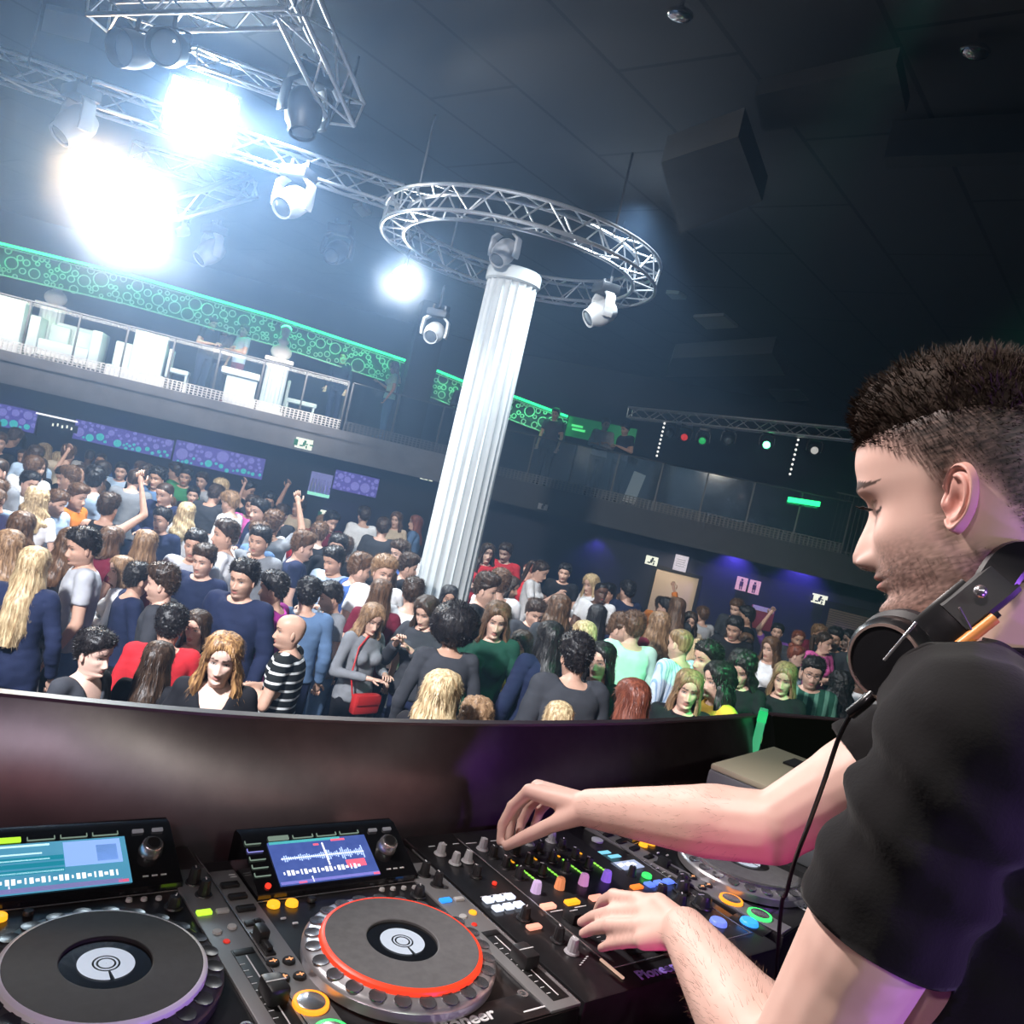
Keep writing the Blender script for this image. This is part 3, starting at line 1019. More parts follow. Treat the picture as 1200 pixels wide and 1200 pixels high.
# px, py of the crown, head size, sex, pose, hair, colour, top, colour, bottom, facing, tone, label
FOLK = [
 (42, 641, 47, 'F', 'down', 'verylong', 'blond', 'coat', 'navy', 'black', 172, 0, 'person with waist-long straight blond hair, back turned, in a long navy cardigan'),
 (112, 737, 50, 'F', 'down', 'short', 'black', 'vneck', 'charcoal', 'black', -75, 2, 'person with pinned-up black hair in a charcoal wide-neck top looking down'),
 (188, 752, 56, 'F', 'down', 'long', 'dark brown', 'long', 'black', 'black', 178, 0, 'person with long dark brown hair, back turned, right at the booth wall'),
 (203, 712, 46, 'M', 'both', 'curly', 'black', 'long', 'red', 'navy', 160, 1, 'person with curly black hair in a red long-sleeved sweater near the booth'),
 (237, 714, 53, 'F', 'down', 'long', 'dark brown', 'vneck', 'black', 'black', 6, 0, 'person with long dark hair in a black top, looking at the booth'),
 (268, 741, 60, 'F', 'down', 'wavy', 'ombre', 'vneck', 'black', 'black', -12, 2, 'person with wavy ombre brown hair close to the booth wall in a black top'),
 (292, 657, 42, 'M', 'down', 'short', 'black', 'jacket', 'navy', 'black', 12, 1, 'person with a dark beard in a navy shirt facing the booth'),
 (108, 620, 42, 'M', 'drink', 'short', 'black', 'tee', 'light grey', 'denim blue', 62, 1, 'person in a light grey polo shirt holding a drink, seen from the side'),
 (163, 661, 42, 'M', 'cross', 'short', 'black', 'long', 'navy', 'black', -125, 1, 'person in a navy sweater turning the back to the booth'),
 (199, 664, 44, 'M', 'down', 'quiff', 'dark brown', 'long', 'charcoal', 'navy', 84, 0, 'person with brown quiff talking to the one in the navy sweater'),
 (148, 652, 38, 'F', 'cross', 'bob', 'light brown', 'long', 'white', 'black', 70, 2, 'person with a light brown bob beside the grey polo shirt'),
 (85, 619, 42, 'F', 'down', 'wavy', 'brown', 'tank', 'black', 'black', -165, 0, 'person with long wavy brown hair beside the blond in the navy cardigan'),
 (16, 622, 44, 'F', 'drink', 'wavy', 'light brown', 'tank', 'beige', 'black', 150, 0, 'person with wavy light brown hair and bare shoulders at the crowd edge'),
 (27, 600, 38, 'F', 'down', 'wavy', 'brown', 'tee', 'grey', 'navy', 175, 0, 'person with wavy brown hair behind the bare-shouldered one'),
 (36, 553, 27, 'M', 'down', 'short', 'black', 'long', 'white', 'black', -60, 0, 'person in a white shirt with short black hair near the purple panels'),
 (45, 573, 31, 'F', 'down', 'bighair', 'blond', 'tee', 'white', 'black', 160, 0, 'person with big curly blond hair in a white tee'),
 (66, 574, 29, 'M', 'drink', 'short', 'brown', 'jacket', 'pale blue', 'navy', -70, 0, 'person with brown hair in a pale blue shirt'),
 (91, 568, 28, 'M', 'down', 'quiff', 'brown', 'long', 'orange', 'navy', -80, 0, 'person in an orange yellow sweater seen from the side'),
 (130, 579, 31, 'F', 'up', 'short', 'dark brown', 'tank', 'black', 'black', 175, 1, 'person in a black tank top raising an arm'),
 (160, 549, 25, 'M', 'down', 'buzz', 'dark brown', 'long', 'grey', 'navy', 165, 0, 'person with cropped hair in a grey sweater, back turned'),
 (194, 596, 28, 'M', 'down', 'short', 'black', 'tee', 'navy', 'navy', 10, 0, 'person with short black hair in a navy tee below the purple panels'),
 (173, 621, 38, 'F', 'down', 'long', 'light brown', 'tee', 'burgundy', 'black', 170, 0, 'person with long straight light brown hair, back turned'),
 (131, 617, 35, 'F', 'down', 'bob', 'brown', 'tee', 'burgundy', 'black', -160, 0, 'person with brown bob in a burgundy tee behind the grey polo'),
 (233, 622, 34, 'M', 'down', 'short', 'black', 'tee', 'light grey', 'navy', -5, 1, 'person with black hair in a light grey tee facing the booth'),
 (244, 640, 36, 'M', 'down', 'quiff', 'dark brown', 'tee', 'navy', 'navy', 8, 0, 'person with dark quiff in a plain navy tee facing the booth'),
 (270, 611, 33, 'M', 'cross', 'short', 'dark brown', 'long', 'white', 'navy', 80, 1, 'person in a white shirt seen in profile with dark hair'),
 (309, 618, 31, 'M', 'down', 'short', 'black', 'jacket', 'grey', 'black', 10, 1, 'person with black beard in a grey jacket'),
 (228, 571, 20, 'M', 'cross', 'short', 'black', 'long', 'black', 'navy', 5, 0, 'person in a black shirt standing under the second purple panel'),
 (220, 589, 26, 'F', 'down', 'wavy', 'blond', 'tee', 'white', 'black', 175, 0, 'person with wavy blond hair in a white tee, back turned'),
 (275, 577, 25, 'M', 'both', 'short', 'light brown', 'long', 'white', 'navy', 100, 0, 'person with light brown hair in a long-sleeved white shirt, both hands in front'),
 (348, 719, 46, 'M', 'cross', 'bald', 'black', 'tee', 'black', 'navy', 88, 1, 'bald bearded person in a black and white striped polo'),
 (328, 672, 40, 'M', 'down', 'short', 'black', 'long', 'magenta', 'black', 95, 1, 'person in a magenta sweater behind the bald one in stripes'),
 (365, 680, 40, 'M', 'down', 'curly', 'black', 'jacket', 'denim blue', 'navy', 170, 1, 'person with curly black hair in a denim blue jacket, back turned'),
 (396, 683, 38, 'M', 'both', 'short', 'black', 'tee', 'grey', 'denim blue', 55, 1, 'person in a grey tee holding both hands in front'),
 (438, 705, 38, 'F', 'both', 'wavy', 'light brown', 'long', 'grey', 'black', -48, 0, 'person with wavy light brown hair in a grey sweater with a red bag'),
 (450, 679, 36, 'F', 'down', 'long', 'brown', 'tee', 'burgundy', 'black', 165, 0, 'person with long brown hair behind the one with the red bag'),
 (507, 697, 37, 'F', 'phone', 'wavy', 'dark brown', 'jacket', 'charcoal', 'navy', 22, 0, 'person with dark hair in a charcoal jacket lifting both hands to the mouth'),
 (537, 715, 44, 'F', 'down', 'afro', 'black', 'long', 'charcoal', 'black', 165, 3, 'person with a big round black afro, back turned'),
 (586, 704, 39, 'F', 'drink', 'wavy', 'brown', 'jacket', 'dark green', 'black', 8, 0, 'person with wavy brown hair in a dark green jacket holding a green drink'),
 (520, 787, 58, 'F', 'down', 'wavy', 'blond', 'tee', 'black', 'black', -150, 0, 'person with dark blond hair right at the booth wall, back turned'),
 (562, 822, 44, 'F', 'down', 'bighair', 'light brown', 'tee', 'black', 'black', 178, 0, 'person whose light brown crown just shows above the booth wall'),
 (429, 595, 27, 'M', 'down', 'short', 'dark brown', 'long', 'white', 'navy', 150, 0, 'tall person in a white shirt, back turned, near the green exit sign'),
 (451, 608, 28, 'M', 'down', 'short', 'dark brown', 'tee', 'charcoal', 'black', 176, 0, 'broad person in a charcoal tee, back turned, left of the column'),
 (467, 600, 25, 'F', 'down', 'wavy', 'brown', 'tee', 'beige', 'navy', 12, 0, 'person with wavy brown hair facing the booth beside the charcoal tee'),
 (490, 604, 26, 'F', 'cross', 'long', 'auburn', 'jacket', 'denim blue', 'navy', 95, 0, 'person with auburn hair in a denim jacket left of the column'),
 (517, 634, 27, 'F', 'phone', 'long', 'dark brown', 'jacket', 'white', 'black', 6, 0, 'person with long dark hair in a white cardigan before the column'),
 (573, 637, 24, 'F', 'cross', 'wavy', 'dark brown', 'tee', 'red', 'black', 5, 0, 'person in a red tee right of the column, long dark hair'),
 (596, 637, 24, 'M', 'both', 'short', 'dark brown', 'long', 'red', 'navy', 12, 0, 'person in a red sweater with raised hands right of the column'),
 (556, 634, 23, 'M', 'down', 'short', 'brown', 'tee', 'white', 'navy', 20, 0, 'person in a white tee half hidden by the column'),
 (570, 673, 32, 'M', 'down', 'quiff', 'dark brown', 'tee', 'black', 'navy', -80, 0, 'person with quiff in a black tee looking sideways below the red tees'),
 (487, 679, 34, 'M', 'down', 'short', 'dark brown', 'long', 'white', 'navy', 178, 0, 'person in a white sweater, back turned, behind the charcoal jacket'),
 (452, 653, 33, 'M', 'down', 'curly', 'light brown', 'tee', 'white', 'navy', -30, 0, 'person with curly light brown hair in a white tee'),
 (422, 650, 33, 'M', 'down', 'quiff', 'brown', 'tee', 'blue', 'navy', -120, 0, 'person with brown hair in a blue tee turning away'),
 (398, 641, 32, 'M', 'both', 'short', 'black', 'long', 'pale blue', 'navy', 22, 1, 'person with black beard in a pale blue shirt looking down'),
 (355, 624, 31, 'M', 'down', 'quiff', 'brown', 'tee', 'navy', 'black', -110, 0, 'person with brown quiff in a navy tee turned sideways'),
 (399, 627, 28, 'M', 'down', 'short', 'black', 'tee', 'black', 'navy', 0, 0, 'person with short black hair in a black tee right behind the pale blue shirt'),
 (632, 655, 25, 'F', 'phone', 'ponytail', 'dark brown', 'tee', 'white', 'black', -75, 0, 'person with a ponytail in a white tee holding up both hands'),
 (664, 661, 20, 'M', 'down', 'short', 'black', 'tee', 'black', 'black', 10, 0, 'person with short black hair in a black tee at the back wall'),
 (697, 673, 22, 'F', 'drink', 'wavy', 'blond', 'long', 'white', 'purple', 60, 0, 'person with blond hair in a white top near the back wall'),
 (706, 682, 23, 'M', 'cross', 'buzz', 'black', 'tee', 'white', 'navy', 5, 4, 'dark-skinned person with cropped hair in a white tee'),
 (739, 682, 22, 'M', 'down', 'short', 'black', 'jacket', 'navy', 'black', 150, 0, 'person in a navy jacket, back turned, left of the beige door'),
 (628, 701, 30, 'M', 'phone', 'short', 'dark brown', 'jacket', 'charcoal', 'navy', -25, 0, 'person in a charcoal jacket looking down at the hands right of the dark green jacket'),
 (681, 747, 46, 'M', 'down', 'curly', 'black', 'hoodie', 'charcoal', 'navy', 165, 1, 'person with curly black hair in a charcoal hoodie, back turned'),
 (711, 752, 42, 'F', 'down', 'long', 'black', 'long', 'black', 'black', 30, 0, 'person with long black hair beside the charcoal hoodie'),
 (747, 719, 38, 'M', 'down', 'short', 'brown', 'long', 'mint', 'navy', 172, 0, 'person in a mint green shirt, back turned'),
 (727, 720, 34, 'M', 'down', 'quiff', 'brown', 'long', 'blue', 'navy', -72, 0, 'person in a blue shirt beside the mint green shirt'),
 (804, 737, 38, 'M', 'down', 'buzz', 'light brown', 'long', 'pale blue', 'navy', 140, 0, 'person with thinning cropped hair in a pale blue striped shirt'),
 (835, 754, 38, 'M', 'cross', 'short', 'black', 'long', 'black', 'black', 85, 1, 'person with a black beard in a black shirt seen in profile'),
 (811, 784, 44, 'F', 'down', 'long', 'light brown', 'tee', 'black', 'black', 5, 0, 'person with light brown hair in a black tee, face lit green, at the booth wall'),
 (851, 777, 42, 'F', 'down', 'wavy', 'black', 'jacket', 'yellow', 'black', 75, 0, 'person with black hair in a yellow jacket, profile lit green'),
 (876, 763, 42, 'F', 'phone', 'bighair', 'black', 'tee', 'black', 'black', 30, 0, 'person with a mass of long curly black hair in a black tee'),
 (924, 775, 36, 'F', 'drink', 'long', 'light brown', 'long', 'black', 'black', 40, 0, 'person with long light brown hair in a black sweater holding a drink'),
 (956, 771, 33, 'M', 'down', 'short', 'black', 'jacket', 'green', 'navy', 14, 0, 'person with glasses in a dark green plaid shirt near the green post'),
 (749, 797, 50, 'F', 'down', 'long', 'auburn', 'tee', 'orange', 'black', 150, 0, 'person with long auburn hair in an orange top at the booth wall'),
 (659, 824, 48, 'F', 'down', 'bob', 'blond', 'tee', 'black', 'black', 178, 0, 'person whose blond crown just shows above the booth wall'),
 (659, 698, 33, 'F', 'down', 'wavy', 'brown', 'tee', 'charcoal', 'black', 172, 0, 'person with wavy brown hair in a charcoal tee, back turned'),
 (703, 709, 32, 'F', 'down', 'long', 'black', 'tee', 'navy', 'black', 176, 0, 'person with long straight black hair in a navy tee, back turned'),
 (797, 701, 24, 'F', 'down', 'long', 'brown', 'tee', 'charcoal', 'black', 168, 0, 'person with long straight brown hair below the beige door, back turned'),
 (784, 702, 22, 'M', 'down', 'short', 'black', 'tee', 'grey', 'black', 120, 0, 'person in a grey tee below the beige door'),
 (777, 718, 30, 'F', 'down', 'wavy', 'light brown', 'tee', 'burgundy', 'black', 165, 0, 'person with wavy light brown hair in a burgundy tee'),
 (811, 717, 24, 'F', 'down', 'wavy', 'dark brown', 'tee', 'beige', 'black', 8, 0, 'person with wavy dark hair in a beige tee facing the booth'),
 (865, 723, 25, 'M', 'both', 'short', 'black', 'tee', 'black', 'black', 20, 1, 'person in a black tee under the red and white poster'),
 (826, 712, 20, 'M', 'down', 'short', 'brown', 'tee', 'light grey', 'navy', 160, 0, 'person in a light grey tee right of the beige door, back turned'),
 (913, 732, 20, 'M', 'up', 'short', 'black', 'tee', 'purple', 'black', 10, 0, 'person in a purple tee raising one arm'),
 (908, 747, 27, 'F', 'down', 'wavy', 'brown', 'tee', 'white', 'black', 50, 0, 'person with wavy brown hair in a white tee in front of the raised arm'),
 (967, 741, 23, 'F', 'cross', 'ponytail', 'dark brown', 'tee', 'pink', 'black', -20, 0, 'person in a pink tee before the roller shutter'),
 (981, 737, 24, 'M', 'down', 'quiff', 'black', 'tee', 'charcoal', 'black', 30, 1, 'person with black beard in a charcoal tee before the roller shutter'),
 (999, 738, 25, 'F', 'drink', 'ponytail', 'black', 'tee', 'black', 'denim blue', 80, 0, 'person in a black tee with ponytail before the roller shutter'),
 (990, 790, 34, 'F', 'down', 'bighair', 'black', 'tee', 'red', 'black', 176, 0, 'person with long curly black hair in a red tee, back turned'),
 (617, 738, 36, 'F', 'both', 'wavy', 'dark brown', 'long', 'gold', 'black', 15, 0, 'person in a shiny gold top beside the dark green jacket'),
 (650, 729, 40, 'F', 'down', 'long', 'black', 'hoodie', 'navy', 'black', 160, 0, 'person with long black hair in a navy hoodie, back turned'),
 (689, 729, 36, 'F', 'down', 'bob', 'blond', 'long', 'denim blue', 'navy', 165, 0, 'person with a blond bob behind the charcoal hoodie'),
 (627, 734, 34, 'M', 'down', 'short', 'black', 'tee', 'black', 'navy', -60, 0, 'person with short black hair in a black tee beside the gold top'),
]


def stand(px, py, size=None, H=1.70):
    v = ray(px, py)
    if size:
        d = 0.245 * FOC / size
        h = EYE + v.z * d - 0.012
        if 1.48 <= h <= 1.86:
            p = CAMLOC + v * d
            return Vector((p.x, p.y, 0)), h
        H = min(max(h, 1.52), 1.82)
    d = (H + 0.012 - EYE) / v.z
    p = CAMLOC + v * d
    return Vector((p.x, p.y, 0)), H


GRP = G
COLUMN = W(569, 480, 10.0)
spots = []
for (px, py, sz, g, po, ha, hc, to, tc, bo, fa, tn, lb) in FOLK:
    p, h = stand(px, py, sz, 1.76 if g == 'M' else 1.64)
    tm = None
    if 'striped polo' in lb:
        tm = stripes_mat('cloth_black_white_stripes', (0.012, 0.014, 0.014), (0.72, 0.74, 0.74), 16, duty=0.74)
    if 'blue striped shirt' in lb:
        tm = stripes_mat('cloth_pale_blue_stripes', (0.55, 0.64, 0.76), (0.25, 0.36, 0.55), 38, 'X', 0.7)
    if 'plaid' in lb:
        tm = stripes_mat('cloth_green_plaid', (0.02, 0.09, 0.06), (0.12, 0.30, 0.22), 12, 'X', 0.6)
    vv = ray(px, py)
    for _ in range(14):
        if all((p.x - a)**2 + (p.y - b)**2 > 0.37**2 for a, b, _o in spots) and (p.x - COLUMN.x)**2 + (p.y - COLUMN.y)**2 > 0.85**2:
            break
        d_ = (p - CAMLOC).y / vv.y + 0.07
        q = CAMLOC + vv * d_
        if not 1.44 < q.z - 0.012 < 1.92:
            q = CAMLOC + vv * d_
        h = min(1.92, max(1.44, q.z - 0.012))
        p = Vector((q.x, q.y, 0))
    o = person(p, fa, g, po, ha, hc, to, tc, bo, tn, h, GRP, tm)
    o['label'] = lb
    if 'glasses' in lb:
        inf = body_variant(g, po)
        gm = MB()
        for sx in (-1, 1):
            gm.path([(sx * 0.033 + 0.021 * math.cos(q_ * PI / 8), -0.101 + 0.010 * abs(math.cos(q_ * PI / 8)) * 0.5, -0.002 + 0.016 * math.sin(q_ * PI / 8)) for q_ in range(16)], 0.0016, 5, True)
            gm.path([(sx * 0.054, -0.096, 0.002), (sx * 0.074, -0.06, 0.003), (sx * 0.078, 0.01, 0.0)], 0.0016, 5)
        gm.path([(-0.012, -0.104, 0.002), (0, -0.108, 0.004), (0.012, -0.104, 0.002)], 0.0016, 5)
        go = gm.build('glasses', mat('glasses_black', (0.01, 0.01, 0.01), 0.3), o)
        pv = Vector(inf['pivot'])
        go.location = inf['R'] @ (HEADC - pv) + pv
        go.rotation_euler = inf['R'].to_euler()
    spots.append((p.x, p.y, o))

# the rest of the crowd, further back and in the gaps
HCW = ['black', 'black', 'dark brown', 'dark brown', 'dark brown', 'brown', 'brown', 'light brown', 'blond', 'auburn']
TCW = ['black'] * 7 + ['white'] * 6 + ['charcoal'] * 4 + ['navy'] * 3 + ['grey'] * 3 + ['light grey'] * 3 + ['pale blue', 'pale blue', 'denim blue', 'denim blue', 'red', 'burgundy', 'green', 'beige', 'purple', 'blue', 'pink', 'mint', 'orange']
BACK = lambda px: np.interp(px, [-80, 60, 300, 400, 480, 560, 660, 800, 940, 1100], [14.6, 14.4, 13.6, 12.6, 11.6, 11.2, 12.4, 12.6, 12.6, 12.0])
COLUMN = W(569, 480, 10.0)
fill = []
FOLKPX = [(pix((a, b, 1.6))) for a, b, _ in spots]
tries = 0
used_desc = {}
while len(fill) < 150 and tries < 60000:
    tries += 1
    yy = 5.4 + 9.2 * rnd.random() ** 0.62
    xx = (rnd.random() * 1.30 - 0.66) * yy
    px, py, d = pix((xx, yy, 1.72))
    if px < -25 or px > 1015 or d > BACK(px):
        continue
    if px > 700 and d < 7:
        continue
    if (xx - COLUMN.x)**2 + (yy - COLUMN.y)**2 < 0.75**2:
        continue
    if any((xx - a)**2 + (yy - b)**2 < (0.40 + 0.012 * yy)**2 for a, b, _ in spots):
        continue
    if d < 6.6:
        continue
    hide = False
    for q_ in FOLKPX:
        if q_[2] > d and abs(q_[0] - px) < 260.0 / d and q_[1] > py - 150.0 / d:
            hide = True
            break
    if hide:
        continue
    g = rnd.choice('MMF') if rnd.random() < 0.5 else rnd.choice('MF')
    H = rnd.gauss(1.75, 0.055) if g == 'M' else rnd.gauss(1.64, 0.05)
    # heads already placed in front keep their place in view
    px, py, d = pix((xx, yy, H))
    po = rnd.choice(['down', 'down', 'down', 'drink', 'both', 'cross', 'phone', 'up'] if rnd.random() < 0.6 else ['down'])
    ha = rnd.choice(['short', 'short', 'quiff', 'buzz', 'curly'] if g == 'M' else ['long', 'wavy', 'wavy', 'long', 'bob', 'ponytail', 'bun'])
    hc = rnd.choice(HCW)
    if g == 'M' and hc in ('auburn', 'blond') and rnd.random() < 0.7:
        hc = 'dark brown'
    to = rnd.choice(['tee', 'tee', 'long', 'jacket'] if g == 'M' else ['tee', 'long', 'vneck', 'tank', 'jacket'])
    tc = rnd.choice(TCW)
    fa = rnd.choice([0, 0, 20, -20, 60, -60, 90, -90, 150, 180, 180]) + rnd.uniform(-15, 15)
    tn = 4 if rnd.random() < 0.03 else rnd.randrange(4)
    o = person((xx, yy, 0), fa, g, po, ha, hc, to, tc, rnd.choice(['black', 'navy', 'denim blue']), tn, H, GRP)
    spots.append((xx, yy, o))
    fill.append((o, g, po, ha, hc, to, tc, fa, px, py, d))

HN = {'short': 'short %s hair', 'quiff': 'a %s quiff', 'buzz': 'cropped %s hair', 'curly': 'curly %s hair', 'long': 'long straight %s hair', 'wavy': 'long wavy %s hair', 'bob': 'a %s bob',
      'ponytail': 'a %s ponytail', 'bun': 'a %s bun'}
TN = {'tee': 'tee', 'long': 'sweater', 'jacket': 'jacket', 'vneck': 'v-neck top', 'tank': 'tank top'}
PN = {'drink': ', one hand raised', 'both': ', hands held in front', 'cross': ', arms crossed', 'phone': ', hands before the face', 'up': ', arm in the air', 'down': ''}
NICK = [(o_, l_) for (o_, l_) in ((o, o['label']) for _, _, o in spots[:len(FOLK)])]


def short_nick(l):
    l = l.replace('person with ', 'the one with ').replace('person in ', 'the one in ').replace('person whose ', 'the one whose ')
    for cut in (',', ' facing', ' holding', ' seen', ' looking', ' near', ' behind', ' beside', ' below', ' before', ' at the', ' talking', ' right of', ' left of', ' under', ' half', ' raising', ' turning', ' and bare', ' lifting', ' bending', ' leaning', ' with raised', ' close', ' standing', ' turned', ' just'):
        l = l.split(cut)[0]
    return l


def pos_of(o):
    return pix(Vector(o.location) + Vector((0, 0, 1.6)))


seen = {o['label'] for o, _ in NICK}
for (o, g, po, ha, hc, to, tc, fa, px, py, d) in fill:
    back = ', back turned' if abs(((fa + 180) % 360) - 180) > 120 else ''
    base = 'person with %s in a %s %s%s' % (HN[ha] % hc, tc, TN[to], back or PN[po])
    if len(base.split()) > 14:
        base = 'person with %s in a %s %s' % (HN[ha] % hc, tc, TN[to])
    lab = base
    if lab in seen:
        near = sorted(((abs(pos_of(q)[0] - px) + 0.8 * abs(pos_of(q)[1] - py), q, l) for q, l in NICK if pos_of(q)[2] < d + 1.5), key=lambda z: z[0])
        core = 'person with %s in a %s %s' % (HN[ha] % hc, tc, TN[to])
        for _, q, l in near[:30]:
            cand = core + ' behind ' + short_nick(l)
            if cand not in seen and len(cand.split()) <= 16:
                lab = cand
                break
    if len(lab.split()) > 16:
        lab = ' '.join(lab.split()[:16])
    seen.add(lab)
    o['label'] = lab

# things held in hands
glass_clear = glass_mat('cup_glass', (0.75, 0.85, 0.9), 0.25)


def hand_point(o, g, pose, side='r'):
    info = body_variant(g, pose)
    p = info['wr'] + info['dr'] * 0.11
    return o.matrix_basis @ p


bpy.context.view_layer.update()
HELD = [('grey polo', 'drink', 'M', 'amber drink in a tall glass held by the grey polo shirt', (0.55, 0.22, 0.04)),
        ('green drink', 'drink', 'F', 'green drink in a tall glass held over the dark green jacket', (0.02, 0.55, 0.12)),
        ('black sweater holding', 'drink', 'F', 'pale drink held by the one in the black sweater', (0.7, 0.6, 0.4)),
        ('bare shoulders', 'drink', 'F', 'tall glass held by the bare-shouldered one at the crowd edge', (0.6, 0.5, 0.3))]
for key, po, g, lb, c in HELD:
    o = next(q for q, l in NICK if key in l)
    p = hand_point(o, g, po) + Vector((0, -0.02, 0.0))
    e = empty('drinking_glass', p, 0, lb, 'glass', 'drinks held in the crowd')
    mb = MB()
    mb.lathe([(0.026, -0.06), (0.034, 0.09), (0.032, 0.09), (0.024, -0.055)], 14, cap0=True, cap1=True)
    mb.build('tumbler', glass_clear, e)
    mb = MB()
    mb.lathe([(0.0235, -0.054), (0.030, 0.06)], 14)
    mb.build('drink', mat('drink_%.2f' % c[0], c, 0.2), e)
# the red shoulder bag
o = next(q for q, l in NICK if 'red bag' in l)
M = o.matrix_basis
e = empty('shoulder_bag', M @ Vector((-0.02, -0.20, 0.93)), o.rotation_euler.z, 'small red shoulder bag worn over the grey sweater', 'bag')
mb = MB()
mb.box((0, 0, 0), (0.24, 0.07, 0.15), bev=0.02)
mb.build('bag_body', mat('red_leather', (0.45, 0.02, 0.02), 0.45), e)
mb = MB()
mb.box((0, -0.038, 0.035), (0.22, 0.012, 0.075), bev=0.005)
mb.build('flap', mat('red_leather', (0.45, 0.02, 0.02), 0.45), e)
mb = MB()
mb.path([(-0.11, 0.03, 0.05), (-0.14, 0.06, 0.20), (-0.10, 0.09, 0.40), (0.05, 0.14, 0.53)], 0.007, 6)
mb.build('strap', mat('red_leather', (0.45, 0.02, 0.02), 0.45), e)
# ------------------------------------------------------------------ the room
black = mat('black_paint', (0.012, 0.013, 0.016), 0.7)
darkwall = mat('dark_wall_paint', (0.020, 0.022, 0.034), 0.75, noise=0.2, nscale=2)
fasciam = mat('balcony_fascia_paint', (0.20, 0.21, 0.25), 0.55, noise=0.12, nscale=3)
alu = mat('truss_aluminium', (0.78, 0.79, 0.81), 0.32, metal=0.85)
CEIL = 6.3


def ceiling_mat():
    m = mat('ceiling_boards', (0.035, 0.037, 0.042), 0.8)
    nt = m.node_tree
    tc = nt.nodes.new('ShaderNodeTexCoord')
    mp = nt.nodes.new('ShaderNodeMapping')
    mp.inputs['Rotation'].default_value = (0, 0, math.radians(-52))
    br = nt.nodes.new('ShaderNodeTexBrick')
    br.inputs['Color1'].default_value = (0.040, 0.042, 0.048, 1)
    br.inputs['Color2'].default_value = (0.028, 0.030, 0.036, 1)
    br.inputs['Mortar'].default_value = (0.006, 0.006, 0.007, 1)
    br.inputs['Scale'].default_value = 0.55
    br.inputs['Mortar Size'].default_value = 0.012
    br.inputs['Brick Width'].default_value = 1.6
    br.inputs['Row Height'].default_value = 0.62
    nt.links.new(tc.outputs['Object'], mp.inputs['Vector'])
    nt.links.new(mp.outputs['Vector'], br.inputs['Vector'])
    nt.links.new(br.outputs['Color'], nt.nodes['Principled BSDF'].inputs['Base Color'])
    return m


fl = MB()
fl.box((0, 11, -0.1), (44, 34, 0.2))
struct(fl, 'floor', mat('dance_floor', (0.03, 0.028, 0.03), 0.35, noise=0.3, nscale=1.5))
c_ = MB()
c_.box((0, 11, CEIL + 0.1), (44, 34, 0.2))
struct(c_, 'ceiling', ceiling_mat())


def plan(px, d):
    p = W(px, 600, d)
    p = CAMLOC + (_R * ((px - 600) / FOC) + _F) * d
    return Vector((p.x, p.y, 0))


class Wall:
    """a vertical plane through two plan points; turns sight lines into (along, height)"""
    def __init__(s, a, b):
        s.a = Vector((a.x, a.y, 0))
        s.t = (Vector((b.x, b.y, 0)) - s.a).normalized()
        s.n = Vector((s.t.y, -s.t.x, 0))      # towards the camera side
        if s.n.dot(-s.a) < 0:
            s.n = -s.n

    def hit(s, px, py):
        v = ray(px, py)
        k = (s.a - CAMLOC).dot(s.n) / v.dot(s.n)
        p = CAMLOC + v * k
        return (p - s.a).dot(s.t), p.z

    def at(s, u, z, out=0.0):
        p = s.a + s.t * u + s.n * out
        return Vector((p.x, p.y, z))

    def rot(s):
        return math.atan2(s.t.y, s.t.x)

    def M(s):
        return Matrix((s.t, -s.n, Vector((0, 0, 1)))).transposed()   # x along, y away, z up

    def shift(s, back):
        w = Wall(s.a - s.n * back, s.a - s.n * back + s.t)
        return w

    def slab(s, mb, u0, u1, z0, z1, out, th, bev=0):
        c = s.at((u0 + u1) / 2, (z0 + z1) / 2, out - th / 2)
        mb.box(c, (abs(u1 - u0), th, abs(z1 - z0)), s.M(), bev)
        return mb


EL = Wall(W(0, 405, 16.5), W(560, 545, 19.3))       # balcony front, left run
ER = Wall(W(560, 545, 19.3), W(1000, 655, 17.0))    # balcony front, right run
uL1 = EL.hit(560, 545)[0]
uR1 = ER.hit(1030, 660)[0]
ZB = 3.03
ZBR = 2.84
# lower walls, balcony slabs, fascias and upper walls
WL, WR = EL.shift(1.6), ER.shift(1.6)
UL, UR = EL.shift(4.2), ER.shift(4.2)
mb = MB()
WL.slab(mb, -9, uL1 + 1.2, 0, 2.42, 0, 0.25)
struct(mb, 'wall_left', darkwall)
mb = MB()
WR.slab(mb, -0.2, uR1 + 9, 0, 2.35, 0, 0.25)
struct(mb, 'wall_right', mat('navy_wall_paint', (0.016, 0.020, 0.050), 0.7, noise=0.2, nscale=2))
mb = MB()
UL.slab(mb, -9, uL1 + 3, ZB, CEIL, 0, 0.2)
UR.slab(mb, -1.5, uR1 + 9, ZBR, CEIL, 0, 0.2)
struct(mb, 'wall_back', darkwall)
mb = MB()
mb.box((-17.5, 10, CEIL / 2), (0.3, 32, CEIL))
struct(mb, 'wall_side', darkwall)
mb = MB()
mb.box((17.5, 10, CEIL / 2), (0.3, 32, CEIL))
struct(mb, 'wall_far_side', darkwall)
mb = MB()
mb.box((0, -5.2, CEIL / 2), (36, 0.3, CEIL))
struct(mb, 'wall_stage', darkwall)
mb = MB()
EL.slab(mb, -9, uL1, ZB - 0.10, ZB, -0.02, 4.3)
EL.slab(mb, -9, uL1, 2.40, ZB, 0, 0.12)
EL.slab(mb, -9, uL1, 2.40, 2.47, 0.03, 0.1)
EL.slab(mb, -9, uL1, 2.84, 2.88, 0.02, 0.1)
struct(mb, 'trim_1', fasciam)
mb = MB()
ER.slab(mb, 0, uR1 + 9, ZBR - 0.10, ZBR, -0.02, 4.3)
